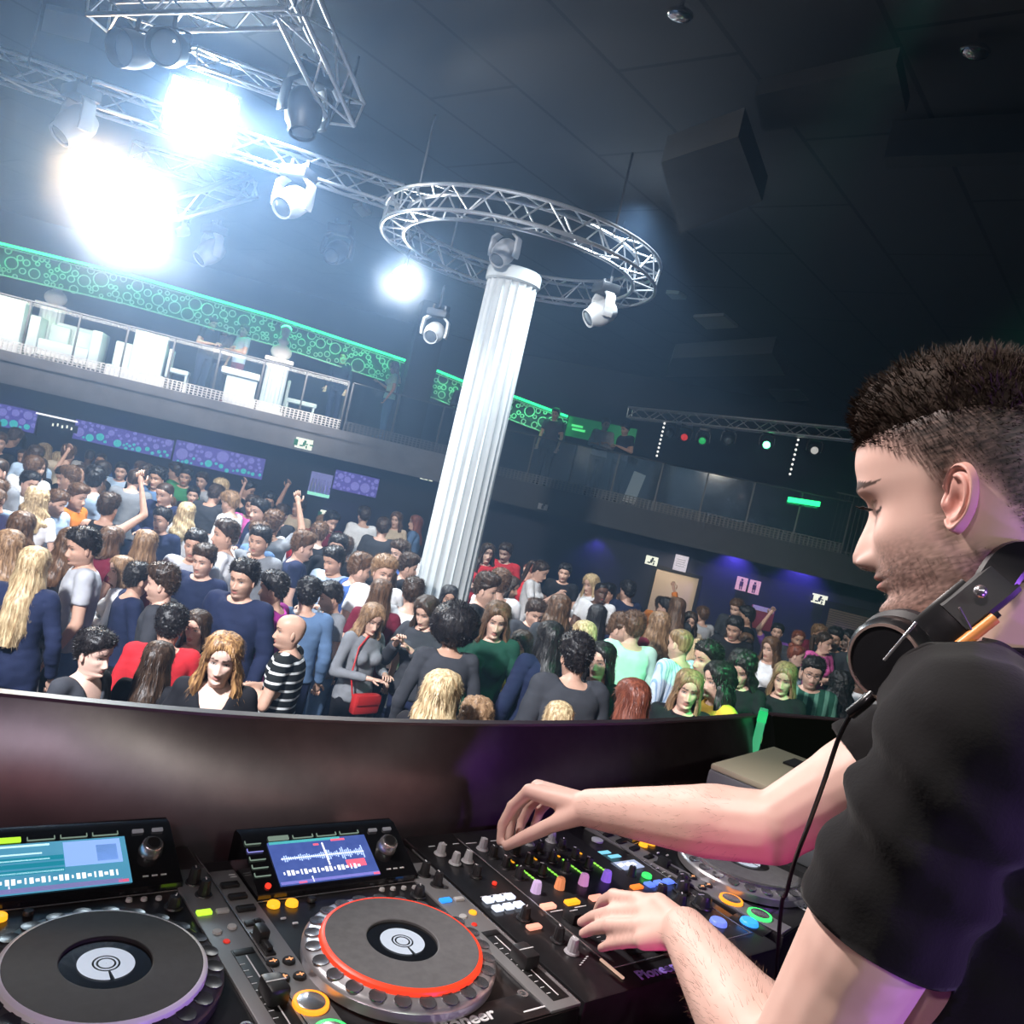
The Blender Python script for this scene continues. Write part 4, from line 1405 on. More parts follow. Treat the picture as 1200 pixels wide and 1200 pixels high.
ER.slab(mb, 0, uR1 + 9, 2.28, ZBR, 0, 0.12)
ER.slab(mb, 0, uR1 + 9, 2.28, 2.34, 0.03, 0.1)
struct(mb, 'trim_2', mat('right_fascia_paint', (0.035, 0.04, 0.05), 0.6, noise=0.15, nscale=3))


# ---- backlit bubble panels under the balcony
def emis(name, c, s):
    return mat(name, (0.02, 0.02, 0.02), 0.5, emit=c, es=s)


def bubble_panel(tl, br, label, seed, teal=True):
    PW = WL
    u0, z1 = PW.hit(*tl)
    u1, z0 = PW.hit(*br)
    e = empty('backlit_panel', PW.at((u0 + u1) / 2, z0, 0.08), PW.rot(), label, 'wall panel', 'backlit bubble panels under the balcony')
    w, h = u1 - u0, z1 - z0
    a = MB()
    a.box((0, 0, h / 2), (w, 0.05, h))
    a.build('panel_board', emis('panel_violet', (0.085, 0.07, 0.46), 0.8), e)
    r = random.Random(seed)
    lst = []
    b, t = MB(), MB()
    for _ in range(900):
        rad = r.choice([0.03, 0.04, 0.05, 0.07, 0.09, 0.12]) * r.uniform(0.8, 1.2)
        x, z = r.uniform(-w / 2 + rad, w / 2 - rad), r.uniform(rad + 0.01, h - rad - 0.01)
        if any((x - p)**2 + (z - q)**2 < (rad + s + 0.012)**2 for p, q, s in lst):
            continue
        lst.append((x, z, rad))
        M = Matrix.Translation((x, -0.028, z)) @ Matrix.Rotation(PI / 2, 4, 'X')
        tgt = t if (teal and z < 0.17) else b
        tgt.lathe([(rad, 0), (rad, 0.012), (rad * 0.8, 0.014), (rad * 0.8, 0.004)], 18, M)
    b.build('bubbles', emis('bubble_violet', (0.19, 0.19, 0.66), 0.9), e)
    if t.v:
        t.build('teal_bubbles', emis('bubble_teal', (0.04, 0.52, 0.58), 0.9), e)
    f = MB()
    for z in (0, h):
        f.box((0, -0.01, z), (w + 0.06, 0.09, 0.03))
    for x in (-w / 2, w / 2):
        f.box((x, -0.01, h / 2), (0.03, 0.09, h))
    f.build('panel_frame', black, e)


bubble_panel((-62, 458), (42, 509), 'backlit violet bubble panel cut by the picture edge beside the hanging menu', 3)
bubble_panel((90, 490), (201, 539), 'backlit violet bubble panel between the two others above the crowd', 4)
bubble_panel((207, 514), (307, 563), 'backlit violet bubble panel next to the green exit sign', 5)
bubble_panel((393, 549), (440, 584), 'small plain backlit violet panel left of the column', 6, False)
# lamp strip and bottles board between the panels
u0, z0 = WL.hit(44, 484)
u1, _ = WL.hit(93, 492)
e = empty('bar_lamp', WL.at((u0 + u1) / 2, z0, 0.12), WL.rot(), 'slim white lamp above the dark bar niche between two violet panels', 'lamp')
mb = MB()
mb.box((0, 0, 0), (u1 - u0, 0.06, 0.035), bev=0.01)
mb.build('lamp_housing', emis('white_strip', (0.8, 0.85, 1.0), 1.5), e)
# bar sign + screens right of the panels
for (x, y, w, h, lb, c) in ((375, 568, 0.50, 0.55, 'lit bottle shelf with green base left of the small violet panel', (0.25, 0.75, 0.62)),):
    u, z = WL.hit(x, y)
    e = empty('bottle_shelf', WL.at(u, z - h / 2, 0.12), WL.rot(), lb, 'shelf')
    mb = MB()
    mb.box((0, 0.03, h / 2), (w, 0.04, h))
    mb.build('back_board', emis('shelf_back', (0.20, 0.22, 0.6), 0.8), e)
    mb = MB()
    mb.box((0, -0.04, 0.05), (w, 0.14, 0.07))
    mb.build('lit_base', emis('shelf_teal', c, 1.3), e)
    for k in range(6):
        b = MB()
        b.lathe([(0.03, 0), (0.03, 0.18), (0.012, 0.24), (0.012, 0.32)], 10)
        o = b.build('bottle', mat('bottle_glass', (0.35, 0.42, 0.6), 0.15), None, WL.at(u - w / 2 + 0.06 + k * 0.075, z - h / 2 + 0.085, 0.18))
        tag(o, 'bottle standing in the lit bottle shelf', 'bottle', 'bottles in the lit shelf')


# ---- signs
def sign(wall, px, py, w, h, name, label, board, marks, cat='sign', out=0.06):
    u, z = wall.hit(px, py)
    e = empty(name, wall.at(u, z, out), wall.rot(), label, cat)
    mb = MB()
    mb.box((0, 0, 0), (w, 0.04, h), bev=0.006)
    mb.build('sign_board', board, e)
    for (nm, m, boxes) in marks:
        k = MB()
        for (x, zz, ww, hh) in boxes:
            k.box((x, -0.024, zz), (ww, 0.012, hh))
        k.build(nm, m, e)
    return e


swhite = emis('sign_white', (0.85, 0.95, 0.9), 1.2)
sgreen = mat('sign_green', (0.02, 0.30, 0.13), 0.5)
RUN = [(0.02, 0.05, 0.05, 0.05), (0.0, -0.01, 0.05, 0.08), (-0.05, -0.05, 0.07, 0.03), (0.06, -0.06, 0.03, 0.06), (0.055, 0.0, 0.06, 0.025)]
ARW = [(0.16, 0, 0.08, 0.03), (-0.17, 0, 0.08, 0.13)]
sign(EL, 356, 520, 0.36, 0.22, 'exit_sign', 'green and white exit sign on the balcony fascia left of the column', swhite, [('running_figure', sgreen, RUN), ('arrow', sgreen, ARW)], out=0.08)
sign(WL, 383, 604, 0.34, 0.22, 'exit_sign', 'small exit sign low on the dark wall left of the column', swhite, [('running_figure', sgreen, RUN), ('arrow', sgreen, ARW)])
sign(ER, 506, 560, 0.30, 0.15, 'exit_sign', 'pale exit sign seen just left of the column shaft', swhite, [('running_figure', sgreen, RUN)], out=0.3)
sign(WR, 764, 657, 0.28, 0.20, 'exit_sign', 'exit sign left of the beige door', swhite, [('running_figure', mat('sign_dark', (0.05, 0.06, 0.08)), RUN)])
sign(WR, 960, 702, 0.32, 0.20, 'exit_sign', 'exit sign above the roller shutter', swhite, [('running_figure', mat('sign_dark'), RUN), ('arrow', mat('sign_dark'), ARW)])
sign(WR, 798, 660, 0.30, 0.36, 'notice_board', 'white notice panel above the beige door', emis('notice_white', (0.72, 0.72, 0.92), 0.9),
     [('lines', mat('sign_dark'), [(0, 0.08 - 0.05 * k, 0.2, 0.008) for k in range(4)])], 'notice')
FIG = [(0.0, 0.09, 0.05, 0.05), (0.0, 0.0, 0.08, 0.11), (-0.02, -0.09, 0.025, 0.08), (0.02, -0.09, 0.025, 0.08)]
pink = emis('restroom_pink', (0.75, 0.42, 0.75), 0.9)
dk = mat('restroom_dark', (0.10, 0.03, 0.10))
sign(WR, 869, 684, 0.24, 0.30, 'restroom_sign', 'pink restroom sign nearer the beige door', pink, [('figure', dk, FIG)])
sign(WR, 884, 688, 0.24, 0.30, 'restroom_sign', 'pink restroom sign further from the beige door', pink, [('figure', dk, FIG)])
sign(WR, 892, 724, 0.50, 0.50, 'wall_poster', 'red poster with white header on the blue-lit wall', mat('poster_red', (0.38, 0.05, 0.06), 0.6), [('header', mat('poster_white', (0.8, 0.8, 0.85), 0.6), [(0, 0.2, 0.46, 0.1)])], 'poster')
sign(ER, 637, 594, 0.22, 0.13, 'exit_sign', 'faint grey sign on the balcony fascia right of the column', mat('dim_sign', (0.45, 0.47, 0.5), 0.5), [('running_figure', mat('sign_dark'), RUN[:2])])
sign(EL, 58, 500, 0.55, 0.16, 'hanging_menu', 'dim bottle menu in the bar niche between two violet panels', mat('menu_dark', (0.03, 0.03, 0.06)), [('lines', swhite, [(-0.2 + 0.09 * k, 0.02 * (k % 2), 0.03, 0.06) for k in range(5)])], 'menu', out=-1.2)

# beige door and roller shutter on the right wall
u0, z1 = WR.hit(770, 666)
u1, _ = WR.hit(820, 676)
mb = MB()
WR.slab(mb, u0, u1, 0, z1, 0.03, 0.05, 0.01)
d_ = struct(mb, 'door_1', mat('beige_door', (0.66, 0.56, 0.46), 0.5))
mb = MB()
for a, b, c, d in ((u0 - 0.08, u0, 0, z1 + 0.08), (u1, u1 + 0.08, 0, z1 + 0.08), (u0, u1, z1, z1 + 0.08)):
    WR.slab(mb, a, b, c, d, 0.06, 0.1)
o = mb.build('door_frame', black, d_)
u0, z1 = WR.hit(972, 712)
u1, _ = WR.hit(1075, 735)
mb = MB()
for k in range(34):
    z = k * z1 / 34
    WR.slab(mb, u0, u1, z, z + z1 / 34 - 0.012, 0.05, 0.05)
d_ = struct(mb, 'door_2', mat('roller_shutter', (0.30, 0.24, 0.21), 0.55))
mb = MB()
for a, b, c, d in ((u0 - 0.12, u0, 0, z1 + 0.14), (u1, u1 + 0.12, 0, z1 + 0.14), (u0, u1, z1, z1 + 0.14)):
    WR.slab(mb, a, b, c, d, 0.09, 0.14)
mb.build('door_frame', black, d_)


# ---- balcony railing: glass with a perforated metal foot rail
def railing(wall, u0, u1, z, n, label, grid):
    e = empty('balcony_railing', wall.at((u0 + u1) / 2, z, -0.06), wall.rot(), label, 'railing')
    L = u1 - u0
    g = MB()
    pw = L / n
    for k in range(n):
        g.box((-L / 2 + (k + 0.5) * pw, 0, 0.60), (pw - 0.03, 0.012, 0.86))
    g.build('glass_panes', glass_mat('rail_glass', (0.86, 0.92, 0.95), 0.07), e)
    m = MB()
    rows = 4
    step = 0.085
    hh = 0.20
    for r in range(rows + 1):
        m.box((0, -0.02, 0.0 + hh * r / rows), (L, 0.02, 0.018))
    for k in range(int(L / step) + 1):
        m.box((-L / 2 + k * step, -0.02, hh / 2), (0.028, 0.018, hh))
    m.build('perforated_foot_rail', grid, e)
    p = MB()
    for k in range(n + 1):
        p.box((-L / 2 + k * pw, 0, 0.52), (0.035, 0.035, 1.04))
    p.build('posts', mat('rail_post', (0.08, 0.085, 0.095), 0.5, metal=0.3), e)
    h = MB()
    h.tube((-L / 2, 0, 1.05), (L / 2, 0, 1.05), 0.018, n=8)
    h.build('handrail', mat('rail_post'), e)


gridm = mat('grid_white_metal', (0.70, 0.72, 0.76), 0.4, metal=0.2)
railing(EL, -5, EL.hit(397, 505)[0], ZB, 13, 'glass balcony railing with white grid foot above the violet panels', gridm)
railing(EL, EL.hit(402, 506)[0], uL1, ZB, 3, 'glass balcony railing short run left of the column', mat('grid_dark_metal', (0.10, 0.11, 0.13), 0.5))
railing(ER, 0.2, ER.hit(985, 650)[0], ZBR, 8, 'glass balcony railing along the right wall above the beige door', mat('grid_grey_metal', (0.12, 0.13, 0.14), 0.5))
# dark cage fence at the right end of the balcony
e = empty('bar_fence', ER.at(ER.hit(1010, 640)[0], ZBR, -0.2), ER.rot(), 'black barred fence at the end of the right balcony beside the head', 'fence')
mb = MB()
for k in range(16):
    mb.box((-0.6 + k * 0.09, 0, 0.6), (0.015, 0.015, 1.2))
mb.build('bars', mat('grid_dark_metal'), e)
mb = MB()
for z in (0.05, 1.2):
    mb.box((0.08, 0, z), (1.5, 0.03, 0.03))
mb.build('rails', mat('grid_dark_metal'), e)


# ---- lattice of rings lit green by the strip above it
def lattice(tl, tr, hpx, label, seed, wall):
    u0, za = wall.hit(*tl)
    u1, zb = wall.hit(*tr)
    _, zc = wall.hit(tl[0], tl[1] + hpx)
    h = za - zc
    L = u1 - u0
    e = empty('ring_lattice', wall.at(u0, za, 0), wall.rot(), label, 'lattice panel', 'ring lattice panels along the balcony ceiling')
    sl = (zb - za) / L
    r = random.Random(seed)
    pts = []
    mb = MB()
    for _ in range(int(900 * L / 4)):
        rad = r.choice([0.05, 0.07, 0.09, 0.12, 0.15]) * r.uniform(0.85, 1.1)
        x = r.uniform(rad * 0.6, L - rad * 0.6)
        zz = r.uniform(-h + rad * 0.6, -rad * 0.6)
        if any((x - a)**2 + (zz - b)**2 < (rad + c - 0.012)**2 for a, b, c in pts):
            continue
        pts.append((x, zz, rad))
        M = Matrix.Translation((x, 0, zz + sl * x)) @ Matrix.Rotation(PI / 2, 4, 'X')
        n = 16
        mb.lathe([(rad, -0.015), (rad, 0.015), (rad - 0.02, 0.015), (rad - 0.02, -0.015), (rad, -0.015)], n, M, False, False)
    for zz in (-0.01, -h):
        mb.tube((0, 0, zz), (L, 0, zz + sl * L), 0.018, n=6)
    mb.build('rings', mat('lattice_white', (0.40, 0.44, 0.43), 0.5), e)
    s = MB()
    s.tube((0, -0.05, 0.05), (L, -0.05, 0.05 + sl * L), 0.028, n=8)
    s.build('green_led_strip', emis('green_led', (0.02, 1.0, 0.30), 2.6), e)
    b = MB()
    vs = [(0, 0.12, 0.06), (L, 0.12, 0.06 + sl * L), (L, 0.12, -h + sl * L), (0, 0.12, -h)]
    b.add([Vector(v) for v in vs] + [Vector((v[0], v[1] + 0.02, v[2])) for v in vs], [(0, 1, 2, 3), (7, 6, 5, 4), (0, 4, 5, 1), (1, 5, 6, 2), (2, 6, 7, 3), (3, 7, 4, 0)])
    b.build('backing_board', mat('lattice_back', (0.03, 0.045, 0.055), 0.7), e)
    # light that the strip throws on the rings
    ld = bpy.data.lights.new('green_strip_light', 'AREA')
    ld.shape = 'RECTANGLE'
    ld.size = L
    ld.size_y = 0.06
    ld.color = (0.05, 1.0, 0.35)
    ld.energy = 4.5 * L
    ld.spread = math.radians(75)
    lo = bpy.data.objects.new('green_strip_light', ld)
    COL.objects.link(lo)
    p = wall.at(u0 + L / 2, za + 0.10 + sl * L / 2, 0.28)
    lo.location = p
    lo.rotation_euler = (wall.at(u0 + L / 2, za + sl * L / 2 - h * 0.7, 0) - p).to_track_quat('-Z', 'Y').to_euler()
    # keep the long side of the lamp along the wall
    zax = (p - wall.at(u0 + L / 2, za + sl * L / 2 - h * 0.7, 0)).normalized()
    xax = wall.t
    yax = zax.cross(xax).normalized()
    lo.matrix_world = frame_mat(xax, yax, xax.cross(yax).normalized(), p)


LW = EL.shift(0.9)
lattice((-60, 274), (150, 325), 34, 'green-lit ring lattice at the far end beside the glaring lamps', 21, LW)
lattice((150, 325), (320, 374), 32, 'green-lit ring lattice above the white statue', 22, LW)
lattice((320, 374), (474, 425), 30, 'green-lit ring lattice between statue and dark pillar', 23, LW)
lattice((511, 437), (548, 452), 30, 'short green-lit ring lattice left of the column shaft', 24, LW)
LR = ER.shift(0.4)
lattice((588, 462), (665, 491), 25, 'bright green ring lattice right of the column', 25, LR)
# green lit board beside it
u0, z1 = LR.hit(667, 490)
u1, z0 = LR.hit(742, 524)
e = empty('green_board', LR.at((u0 + u1) / 2, (z0 + z1) / 2, 0), LR.rot(), 'dim green-lit board with a small emblem right of the bright lattice', 'board')
mb = MB()
mb.box((0, 0, 0), (u1 - u0, 0.05, 0.45))
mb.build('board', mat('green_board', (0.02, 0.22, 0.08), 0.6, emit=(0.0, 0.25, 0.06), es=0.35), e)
mb = MB()
mb.box((-0.55, -0.03, 0.03), (0.26, 0.02, 0.05))
mb.box((-0.5, -0.03, -0.05), (0.30, 0.02, 0.05))
mb.build('emblem', emis('emblem_green', (0.1, 1.0, 0.3), 1.0), e)
# green led bar further right
p = W(942, 588, 17)
e = empty('led_bar', p, ER.rot(), 'bright green led bar at the right end of the balcony', 'led bar')
mb = MB()
mb.box((0, 0, 0), (0.62, 0.06, 0.10), Matrix.Rotation(-0.06, 3, 'Y'), 0.01)
mb.build('bar', emis('green_led', (0.02, 1.0, 0.30), 2.6), e)
p = W(743, 572, 19.3)
mb = MB()
mb.box((0, 0, 0.32), (0.28, 0.04, 0.72), Matrix.Rotation(0.16, 3, 'Y'))
o = mb.build('white_board', mat('board_white', (0.75, 0.76, 0.78), 0.5), None, (p.x, p.y, ZBR + 0.1))
tag(o, 'white board leaning on the right balcony railing', 'board')


# ---- white lounge furniture on the balcony
wf = mat('white_upholstery', (0.82, 0.83, 0.86), 0.6, emit=(0.75, 0.82, 1.0), es=0.0)


def lounge(px, py, w, kind, label, back=1.1):
    wl = EL.shift(back)
    u, _ = wl.hit(px, py)
    e = empty(kind, wl.at(u, ZB, 0), wl.rot(), label, kind.split('_')[-1], 'white lounge furniture on the balcony')
    if kind == 'lounge_sofa':
        for nm, c, s in (('seat', (0, 0, 0.26), (w, 0.8, 0.34)), ('backrest', (0, 0.34, 0.62), (w, 0.18, 0.5)),):
            a = MB()
            a.box(c, s, bev=0.03)
            a.build(nm, wf, e)
        for s in (-1, 1):
            a = MB()
            a.box((s * (w / 2 + 0.11), 0, 0.46), (0.2, 0.86, 0.78), bev=0.03)
            a.build('armrest', wf, e)
        for s in (-1, 1):
            a = MB()
            a.box((s * w * 0.24, 0.18, 0.62), (w * 0.42, 0.16, 0.36), bev=0.05)
            a.build('cushion', wf, e)
    elif kind == 'lounge_cube':
        a = MB()
        a.box((0, 0, 0.62), (w, 0.5, 0.92), bev=0.03)
        a.build('seat', wf, e)
        a = MB()
        a.box((-w * 0.75, 0.05, 0.46), (w * 0.5, 0.5, 0.6), bev=0.03)
        a.build('armrest', wf, e)
        a = MB()
        a.box((-w * 0.2, -0.30, 0.12), (w * 1.7, 0.5, 0.24), bev=0.02)
        a.build('foot_block', wf, e)
    elif kind == 'lounge_table':
        a = MB()
        a.box((0, 0, 0.70), (w, 0.6, 0.14), bev=0.02)
        a.build('tabletop', wf, e)
        a = MB()
        a.box((0.05, 0, 0.34), (w * 0.8, 0.45, 0.55), bev=0.02)
        a.build('pedestal', wf, e)
        a = MB()
        a.box((0.1, -0.25, 0.10), (w * 0.85, 0.4, 0.2), bev=0.02)
        a.build('foot_block', wf, e)
    elif kind == 'lounge_chair':
        a = MB()
        a.box((0, 0, 0.42), (w, 0.55, 0.10), bev=0.02)
        a.build('seat', wf, e)
        a = MB()
        a.box((-w / 2, 0, 0.55), (0.07, 0.55, 0.6), bev=0.02)
        a.build('backrest', wf, e)
        for sx in (-1, 1):
            for sy in (-1, 1):
                a = MB()
                a.box((sx * w * 0.42, sy * 0.23, 0.2), (0.04, 0.04, 0.4))
                a.build('leg', wf, e)


lounge(8, 388, 0.62, 'lounge_cube', 'white lounge cube seat cut by the picture edge on the balcony')
lounge(79, 408, 0.95, 'lounge_sofa', 'white lounge sofa with cushions on the balcony above the dark bar niche', 1.2)
lounge(172, 432, 0.66, 'lounge_cube', 'white lounge cube seat on the balcony beside the standing guests')
lounge(210, 436, 0.42, 'lounge_chair', 'white balcony chair beside the standing guests', 0.9)
lounge(279, 455, 0.80, 'lounge_table', 'white block table on the balcony left of the statue', 0.9)
lounge(352, 475, 0.70, 'lounge_chair', 'dim white chair on the balcony right of the statue', 1.6)

# statue: bust on a fluted pedestal
stone = mat('white_stone', (0.78, 0.79, 0.80), 0.6)
ws = EL.shift(0.7)
u, _ = ws.hit(317, 470)
base = ws.at(u, ZB, 0)
e = empty('bust_statue', base, ws.rot(), 'white stone bust on a fluted pedestal on the balcony', 'statue')
mb = MB()
fl_ = []
for z in (0.08, 1.12):
    ring = []
    for k in range(64):
        a = 2 * PI * k / 64
        r = 0.24 - 0.018 * (0.5 + 0.5 * math.cos(a * 16))
        ring.append(Vector((r * math.cos(a), r * math.sin(a), z)))
    fl_.append(ring)
mb.loft(fl_)
mb.box((0, 0, 0.04), (0.6, 0.6, 0.08), bev=0.01)
mb.box((0, 0, 1.16), (0.6, 0.6, 0.08), bev=0.01)
mb.build('pedestal', stone, e)
b = MB()
HPq, HFq, _pq = head_mesh(30, 34)
b.ellipsoid((0, 0, 1.36), (0.23, 0.14, 0.17))
b.capsule((0, 0, 1.45), (0, -0.01, 1.66), 0.09, 0.075)
b.ellipsoid((0, 0.02, 1.62), (0.13, 0.14, 0.10))
b.add([Vector((p[0] * 1.25, p[1] * 1.25, p[2] * 1.25 + 1.80)) for p in HPq], HFq)
b.ellipsoid((0, 0.03, 1.87), (0.125, 0.135, 0.10))
bme = remesh(b, 0.018, 3)
bme.materials.append(stone)
bme.shade_smooth()
bo = bpy.data.objects.new('bust', bme)
COL.objects.link(bo)
bo.parent = e
# second, hazier statue at the far left
c2 = copy_tree(e)
u2, _ = ws.hit(28, 395)
c2.location = ws.at(u2 + 0.2, ZB, -0.9)
c2['label'] = 'hazy white stone bust behind the sofa at the far end of the balcony'

# dark square pillar left of the column on the balcony
p = EL.at(EL.hit(497, 440)[0], 0, -0.75)
mb = MB()
mb.box((p.x, p.y, (ZB + CEIL) / 2), (0.62, 0.62, CEIL - ZB), EL.M())
o = struct(mb, 'pillar', black)

# guests up on the balcony
BG = 'people standing on the balcony'
for (px, wall, bk, fa, g, po, ha, hc, to, tc, bo, lb, zb) in (
        (222, EL, 1.0, -60, 'M', 'both', 'short', 'black', 'tee', 'black', 'navy', 'person in a black tee on the balcony beside the white cube seat', ZB),
        (262, EL, 0.9, 40, 'M', 'cross', 'short', 'brown', 'tee', 'pale blue', 'burgundy', 'person in a pale blue tee on the balcony left of the statue', ZB),
        (241, EL, 1.5, 20, 'F', 'down', 'long', 'brown', 'tee', 'grey', 'navy', 'person with long brown hair in grey on the balcony behind the railing', ZB),
        (385, EL, 1.0, 10, 'M', 'down', 'short', 'black', 'long', 'navy', 'navy', 'person in dark navy on the balcony right of the statue', ZB),
        (448, EL, 0.30, 70, 'F', 'drink', 'long', 'blond', 'tee', 'mint', 'denim blue', 'person with blond hair on the balcony, one hand raised', ZB),
        (536, EL, 0.25, -20, 'M', 'both', 'short', 'black', 'long', 'charcoal', 'black', 'person in charcoal on the balcony just left of the column', ZB),
        (709, ER, 0.35, 10, 'M', 'cross', 'short', 'dark brown', 'long', 'light grey', 'black', 'person in a light grey sweater with crossed arms on the right balcony', ZBR),
        (735, ER, 0.4, 40, 'M', 'both', 'short', 'black', 'tee', 'black', 'black', 'person in a black tee on the right balcony beside the white board', ZBR),
        (648, ER, 0.22, 20, 'M', 'down', 'short', 'black', 'tee', 'charcoal', 'black', 'person in charcoal below the bright green lattice', ZBR)):
    w_ = wall.shift(bk)
    u, _ = w_.hit(px, 500)
    o = person(w_.at(u, zb, 0), fa, g, po, ha, hc, to, tc, bo, 0, 1.74, BG)
    o['label'] = lb
# ------------------------------------------------------------------ column and ring
CX = W(604, 318, 10.0)
CT = CX.z
CB = Vector((CX.x, CX.y, 0))
e = empty('fluted_column', CB, 0, 'tall white fluted column standing in the crowd', 'column')
rings = []
NF, NK = 20, 160
for z, R0 in ((0.25, 0.325), (1.5, 0.322), (3.5, 0.31), (CT - 0.16, 0.298)):
    ring = []
    for k in range(NK):
        a = 2 * PI * k / NK
        ph = (a * NF / (2 * PI)) % 1.0
        fl = abs(math.sin(ph * PI))
        r = R0 - 0.030 * min(1, fl * 1.35) ** 0.8
        ring.append(Vector((r * math.cos(a), r * math.sin(a), z)))
    rings.append(ring)
colm = mat('column_plaster', (0.50, 0.53, 0.54), 0.5, noise=0.05, nscale=3)
mb = MB()
mb.loft(rings)
o = mb.build('shaft', colm, e)
mb = MB()
mb.lathe([(0.30, CT - 0.17), (0.325, CT - 0.15), (0.325, CT - 0.03), (0.31, CT - 0.005), (0.28, CT)], 64)
mb.build('top_collar', colm, e)
mb = MB()
mb.lathe([(0.42, 0), (0.42, 0.12), (0.37, 0.16), (0.36, 0.22), (0.33, 0.26)], 64)
mb.build('base', colm, e)


# ------------------------------------------------------------------ trusses
def truss(name, a, b, label, size=0.27, cell=0.30, r=0.021, roll=0.0, tri=False):
    a, b = Vector(a), Vector(b)
    e = empty(name, a, 0, label, 'truss')
    ax = (b - a)
    L = ax.length
    t = ax.normalized()
    side = t.cross(Vector((0, 0, 1))).normalized()
    up = side.cross(t).normalized()
    c, s = math.cos(roll), math.sin(roll)
    side, up = side * c + up * s, up * c - side * s
    h = size / 2
    offs = [(-h, -h), (h, -h), (h, h), (-h, h)] if not tri else [(-h, h), (h, h), (0, -h)]
    offs = [side * x + up * y for x, y in offs]
    for q in offs:
        mb = MB()
        mb.tube(q, q + ax, r, n=10)
        mb.build('chord', alu, e)
    n = max(2, int(L / cell))
    mb = MB()
    for i in range(len(offs)):
        p, q = offs[i], offs[(i + 1) % len(offs)]
        for k in range(n):
            s0, s1 = (p, q) if k % 2 == 0 else (q, p)
            mb.tube(s0 + ax * (k / n), s1 + ax * ((k + 1) / n), r * 0.5, n=6, caps=False)
    for k in (0, n):
        for i in range(len(offs)):
            mb.tube(offs[i] + ax * (k / n), offs[(i + 1) % len(offs)] + ax * (k / n), r * 0.6, n=6, caps=False)
    mb.build('lacing', alu, e)
    return e


RC = W(610, 297, 10.0)
RR = 1.50
e = empty('ring_truss', RC, 0, 'round aluminium truss hanging around the top of the column', 'truss')
h, NR = 0.13, 96
for dr, dz in ((-h, -h), (h, -h), (-h, h), (h, h)):
    mb = MB()
    mb.path([((RR + dr) * math.cos(2 * PI * k / NR), (RR + dr) * math.sin(2 * PI * k / NR), dz) for k in range(NR)], 0.022, 8, True)
    mb.build('chord', alu, e)
mb = MB()
NZ = 40
cs = [(-h, -h), (h, -h), (h, h), (-h, h)]
for k in range(NZ):
    a0, a1 = 2 * PI * k / NZ, 2 * PI * (k + 1) / NZ
    for i in range(4):
        p, q = cs[i], cs[(i + 1) % 4]
        if k % 2:
            p, q = q, p
        mb.tube(((RR + p[0]) * math.cos(a0), (RR + p[0]) * math.sin(a0), p[1]), ((RR + q[0]) * math.cos(a1), (RR + q[0]) * math.sin(a1), q[1]), 0.010, n=6, caps=False)
mb.build('lacing', alu, e)

ZT = RC.z
truss('straight_truss', W(-45, 62, 8.2), W(468, 232, 9.9), 'long straight aluminium truss running across to the ring truss', 0.24)
PA, PB, PC = W(112, 28, 7.4), W(342, 22, 7.0), W(402, 150, 8.1)
truss('corner_truss', PA + Vector((0, 0, 0.14)), PB + Vector((0, 0, 0.14)), 'aluminium truss arm carrying the two black par lamps', 0.27)
truss('corner_truss', PB + Vector((0, 0, 0.14)), PC + Vector((0, 0, 0.14)), 'aluminium truss arm turning down from the corner at the ceiling', 0.27)
truss('corner_truss', W(292, 220, 10.4), W(160, 180, 10.8), 'far aluminium truss arm of the star behind the glaring lamps', 0.22)
truss('corner_truss', W(292, 220, 10.4), W(198, 246, 9.6), 'near aluminium truss arm of the star right of the glaring lamps', 0.22)
truss('thin_truss', W(225, 66, 7.4), W(372, 120, 8.6), 'slim dim truss behind the corner truss arms', 0.14, r=0.014)
truss('stage_truss', W(738, 484, 17.0), W(1010, 511, 14.6), 'aluminium truss with coloured lamps above the right balcony', 0.20, cell=0.26, r=0.020)
# hangers from the ceiling
for p, lb in ((W(30, 90, 8.3), 'steel hanger holding the straight truss at the picture edge'), (W(255, 155, 9.0), 'steel hanger holding the straight truss near the square lamp'), (PA, 'steel hanger holding the far end of the par lamp truss'), (PB, 'steel hanger at the corner of the two truss arms'), (PC, 'steel hanger at the low end of the turning truss arm')):
    mb = MB()
    mb.tube((p.x, p.y, p.z + 0.1), (p.x, p.y, CEIL), 0.012, n=6)
    o = mb.build('hanger_cable', mat('steel_cable', (0.10, 0.10, 0.11), 0.4, metal=0.8))
    tag(o, lb, 'cable')
for k in range(4):
    a = 0.7 + k * PI / 2
    mb = MB()
    mb.tube((RC.x + RR * math.cos(a), RC.y + RR * math.sin(a), RC.z + 0.1), (RC.x + RR * math.cos(a), RC.y + RR * math.sin(a), CEIL), 0.012, n=6)
    tag(mb.build('hanger_cable', mat('steel_cable')), 'steel hanger holding the ring truss', 'cable', 'hangers of the ring truss')


# ------------------------------------------------------------------ lamps
lampgrey = mat('lamp_grey', (0.42, 0.43, 0.46), 0.4)
lampdark = mat('lamp_dark', (0.03, 0.032, 0.036), 0.45)
lensoff = mat('lens_off', (0.10, 0.12, 0.14), 0.08, coat=1.0)


